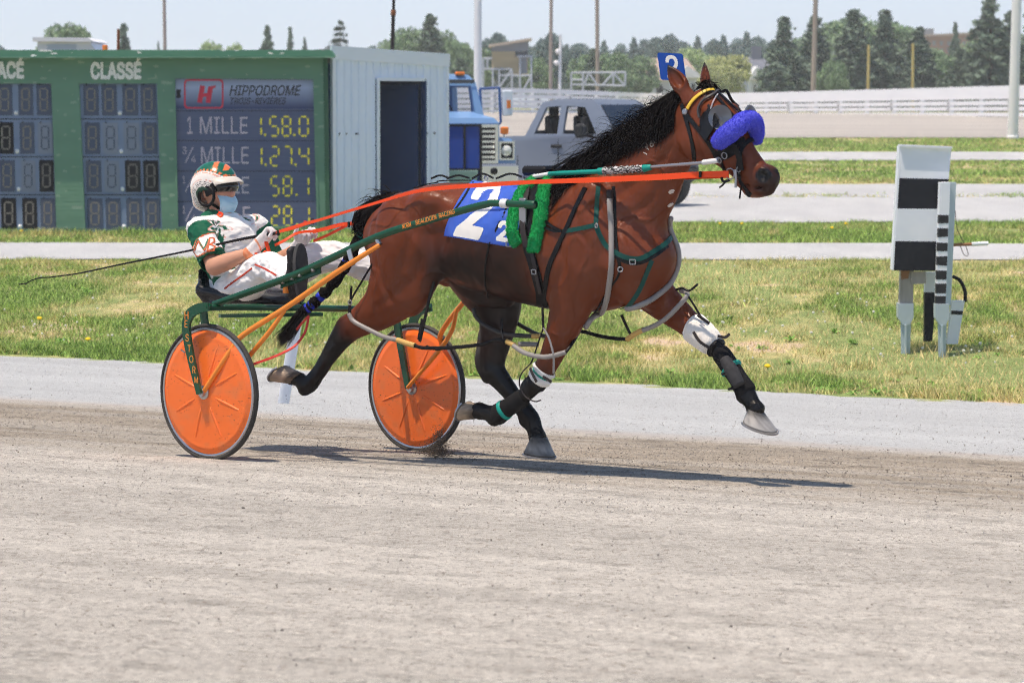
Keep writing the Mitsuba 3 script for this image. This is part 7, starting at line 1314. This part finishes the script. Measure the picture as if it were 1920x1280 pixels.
for t in (0, .35, .7, 1):
    vis.append(hc + np.stack([.118 * np.cos(a * .9) + .056 * t * np.cos(a * .8), .104 * np.sin(a) * (1 + .05 * t), .050 - .012 * t - .016 * t * t + 0 * a - .03 * (1 - np.cos(a))], 1))
put('visor', sheet(np.stack([locs(x) for x in vis], 0)[::-1], .005), 'visor_cream', True, None, hel)
put('lining', tube(locs([hc + [.03 + .058 * math.cos(t), -.099, -.055 + .052 * math.sin(t)] for t in np.linspace(0, 6.283, 22)]), .009, 8), 'leather_black', True, None, hel)
put('lining', beam(loc(*(hc + [.02, -.096, -.035])), loc(*(hc + [.085, -.092, -.005])), .05, .012, LT), 'leather_black', False, None, hel)
put('chin_strap', ribbon(locs([hc + [.05, -.092, -.09], head + [.065, -.060, -.095], head + [.07, -.03, -.125], head + [.07, .03, -.125], head + [.06, .06, -.09]]), .020, .004, locs([[0, -1, 0]])[0] - O3 - ZZ * .4, sub=5), 'leather_black', 30, None, hel)
a = np.linspace(-1.25, 1.25, 26); gg = np.stack([locs(np.stack([head[0] + .030 + .090 * np.cos(a) + .012 * (1 - abs(t)), head[1] + .089 * np.sin(a), head[2] + .018 + .026 * t + 0 * a], 1)) for t in (1, .5, 0, -.5, -1)], 0)
gl = put('goggles', sheet(gg, .004), 'lens_black', True, None, dv)
put('strap_button', lathe([(.001, .006), (.013, .005), (.015, 0)], loc(*(head + [.042, -.090, .022])), -LT, 18), 'brow_yellow', True, None, gl)
a = np.linspace(-1.1, 1.1, 24); gg = np.stack([locs(np.stack([head[0] + .034 + (.088 - .02 * abs(t - .1)) * np.cos(a) + .014 * (1 - t * t), head[1] + (.072 - .012 * max(-t, 0)) * np.sin(a), head[2] - .074 + .048 * t - .02 * (1 - np.cos(a)) * (1 if t < 0 else .0) + 0 * a], 1)) for t in (1, .55, .1, -.4, -1)], 0)
put('face_mask', sheet(gg, .003), 'mask_blue', True, None, dv)
# ------------------------------------------------------------------ air
scene['haze_air'] = {'type': 'homogeneous', 'albedo': rgb([.95, .95, .95]), 'sigma_t': {'type': 'rgb', 'value': [.00046, .00048, .0005]}}
scene['haze'] = {'type': 'cube', 'to_world': T4().translate([0, 325, 6.5]).scale([440, 400, 8.5]), 'bsdf': {'type': 'null'}, 'interior': {'type': 'ref', 'id': 'haze_air'}}
label('haze', 'pale summer haze over the whole racetrack', kind='stuff')
scene['camera']['medium'] = {'type': 'ref', 'id': 'haze_air'}
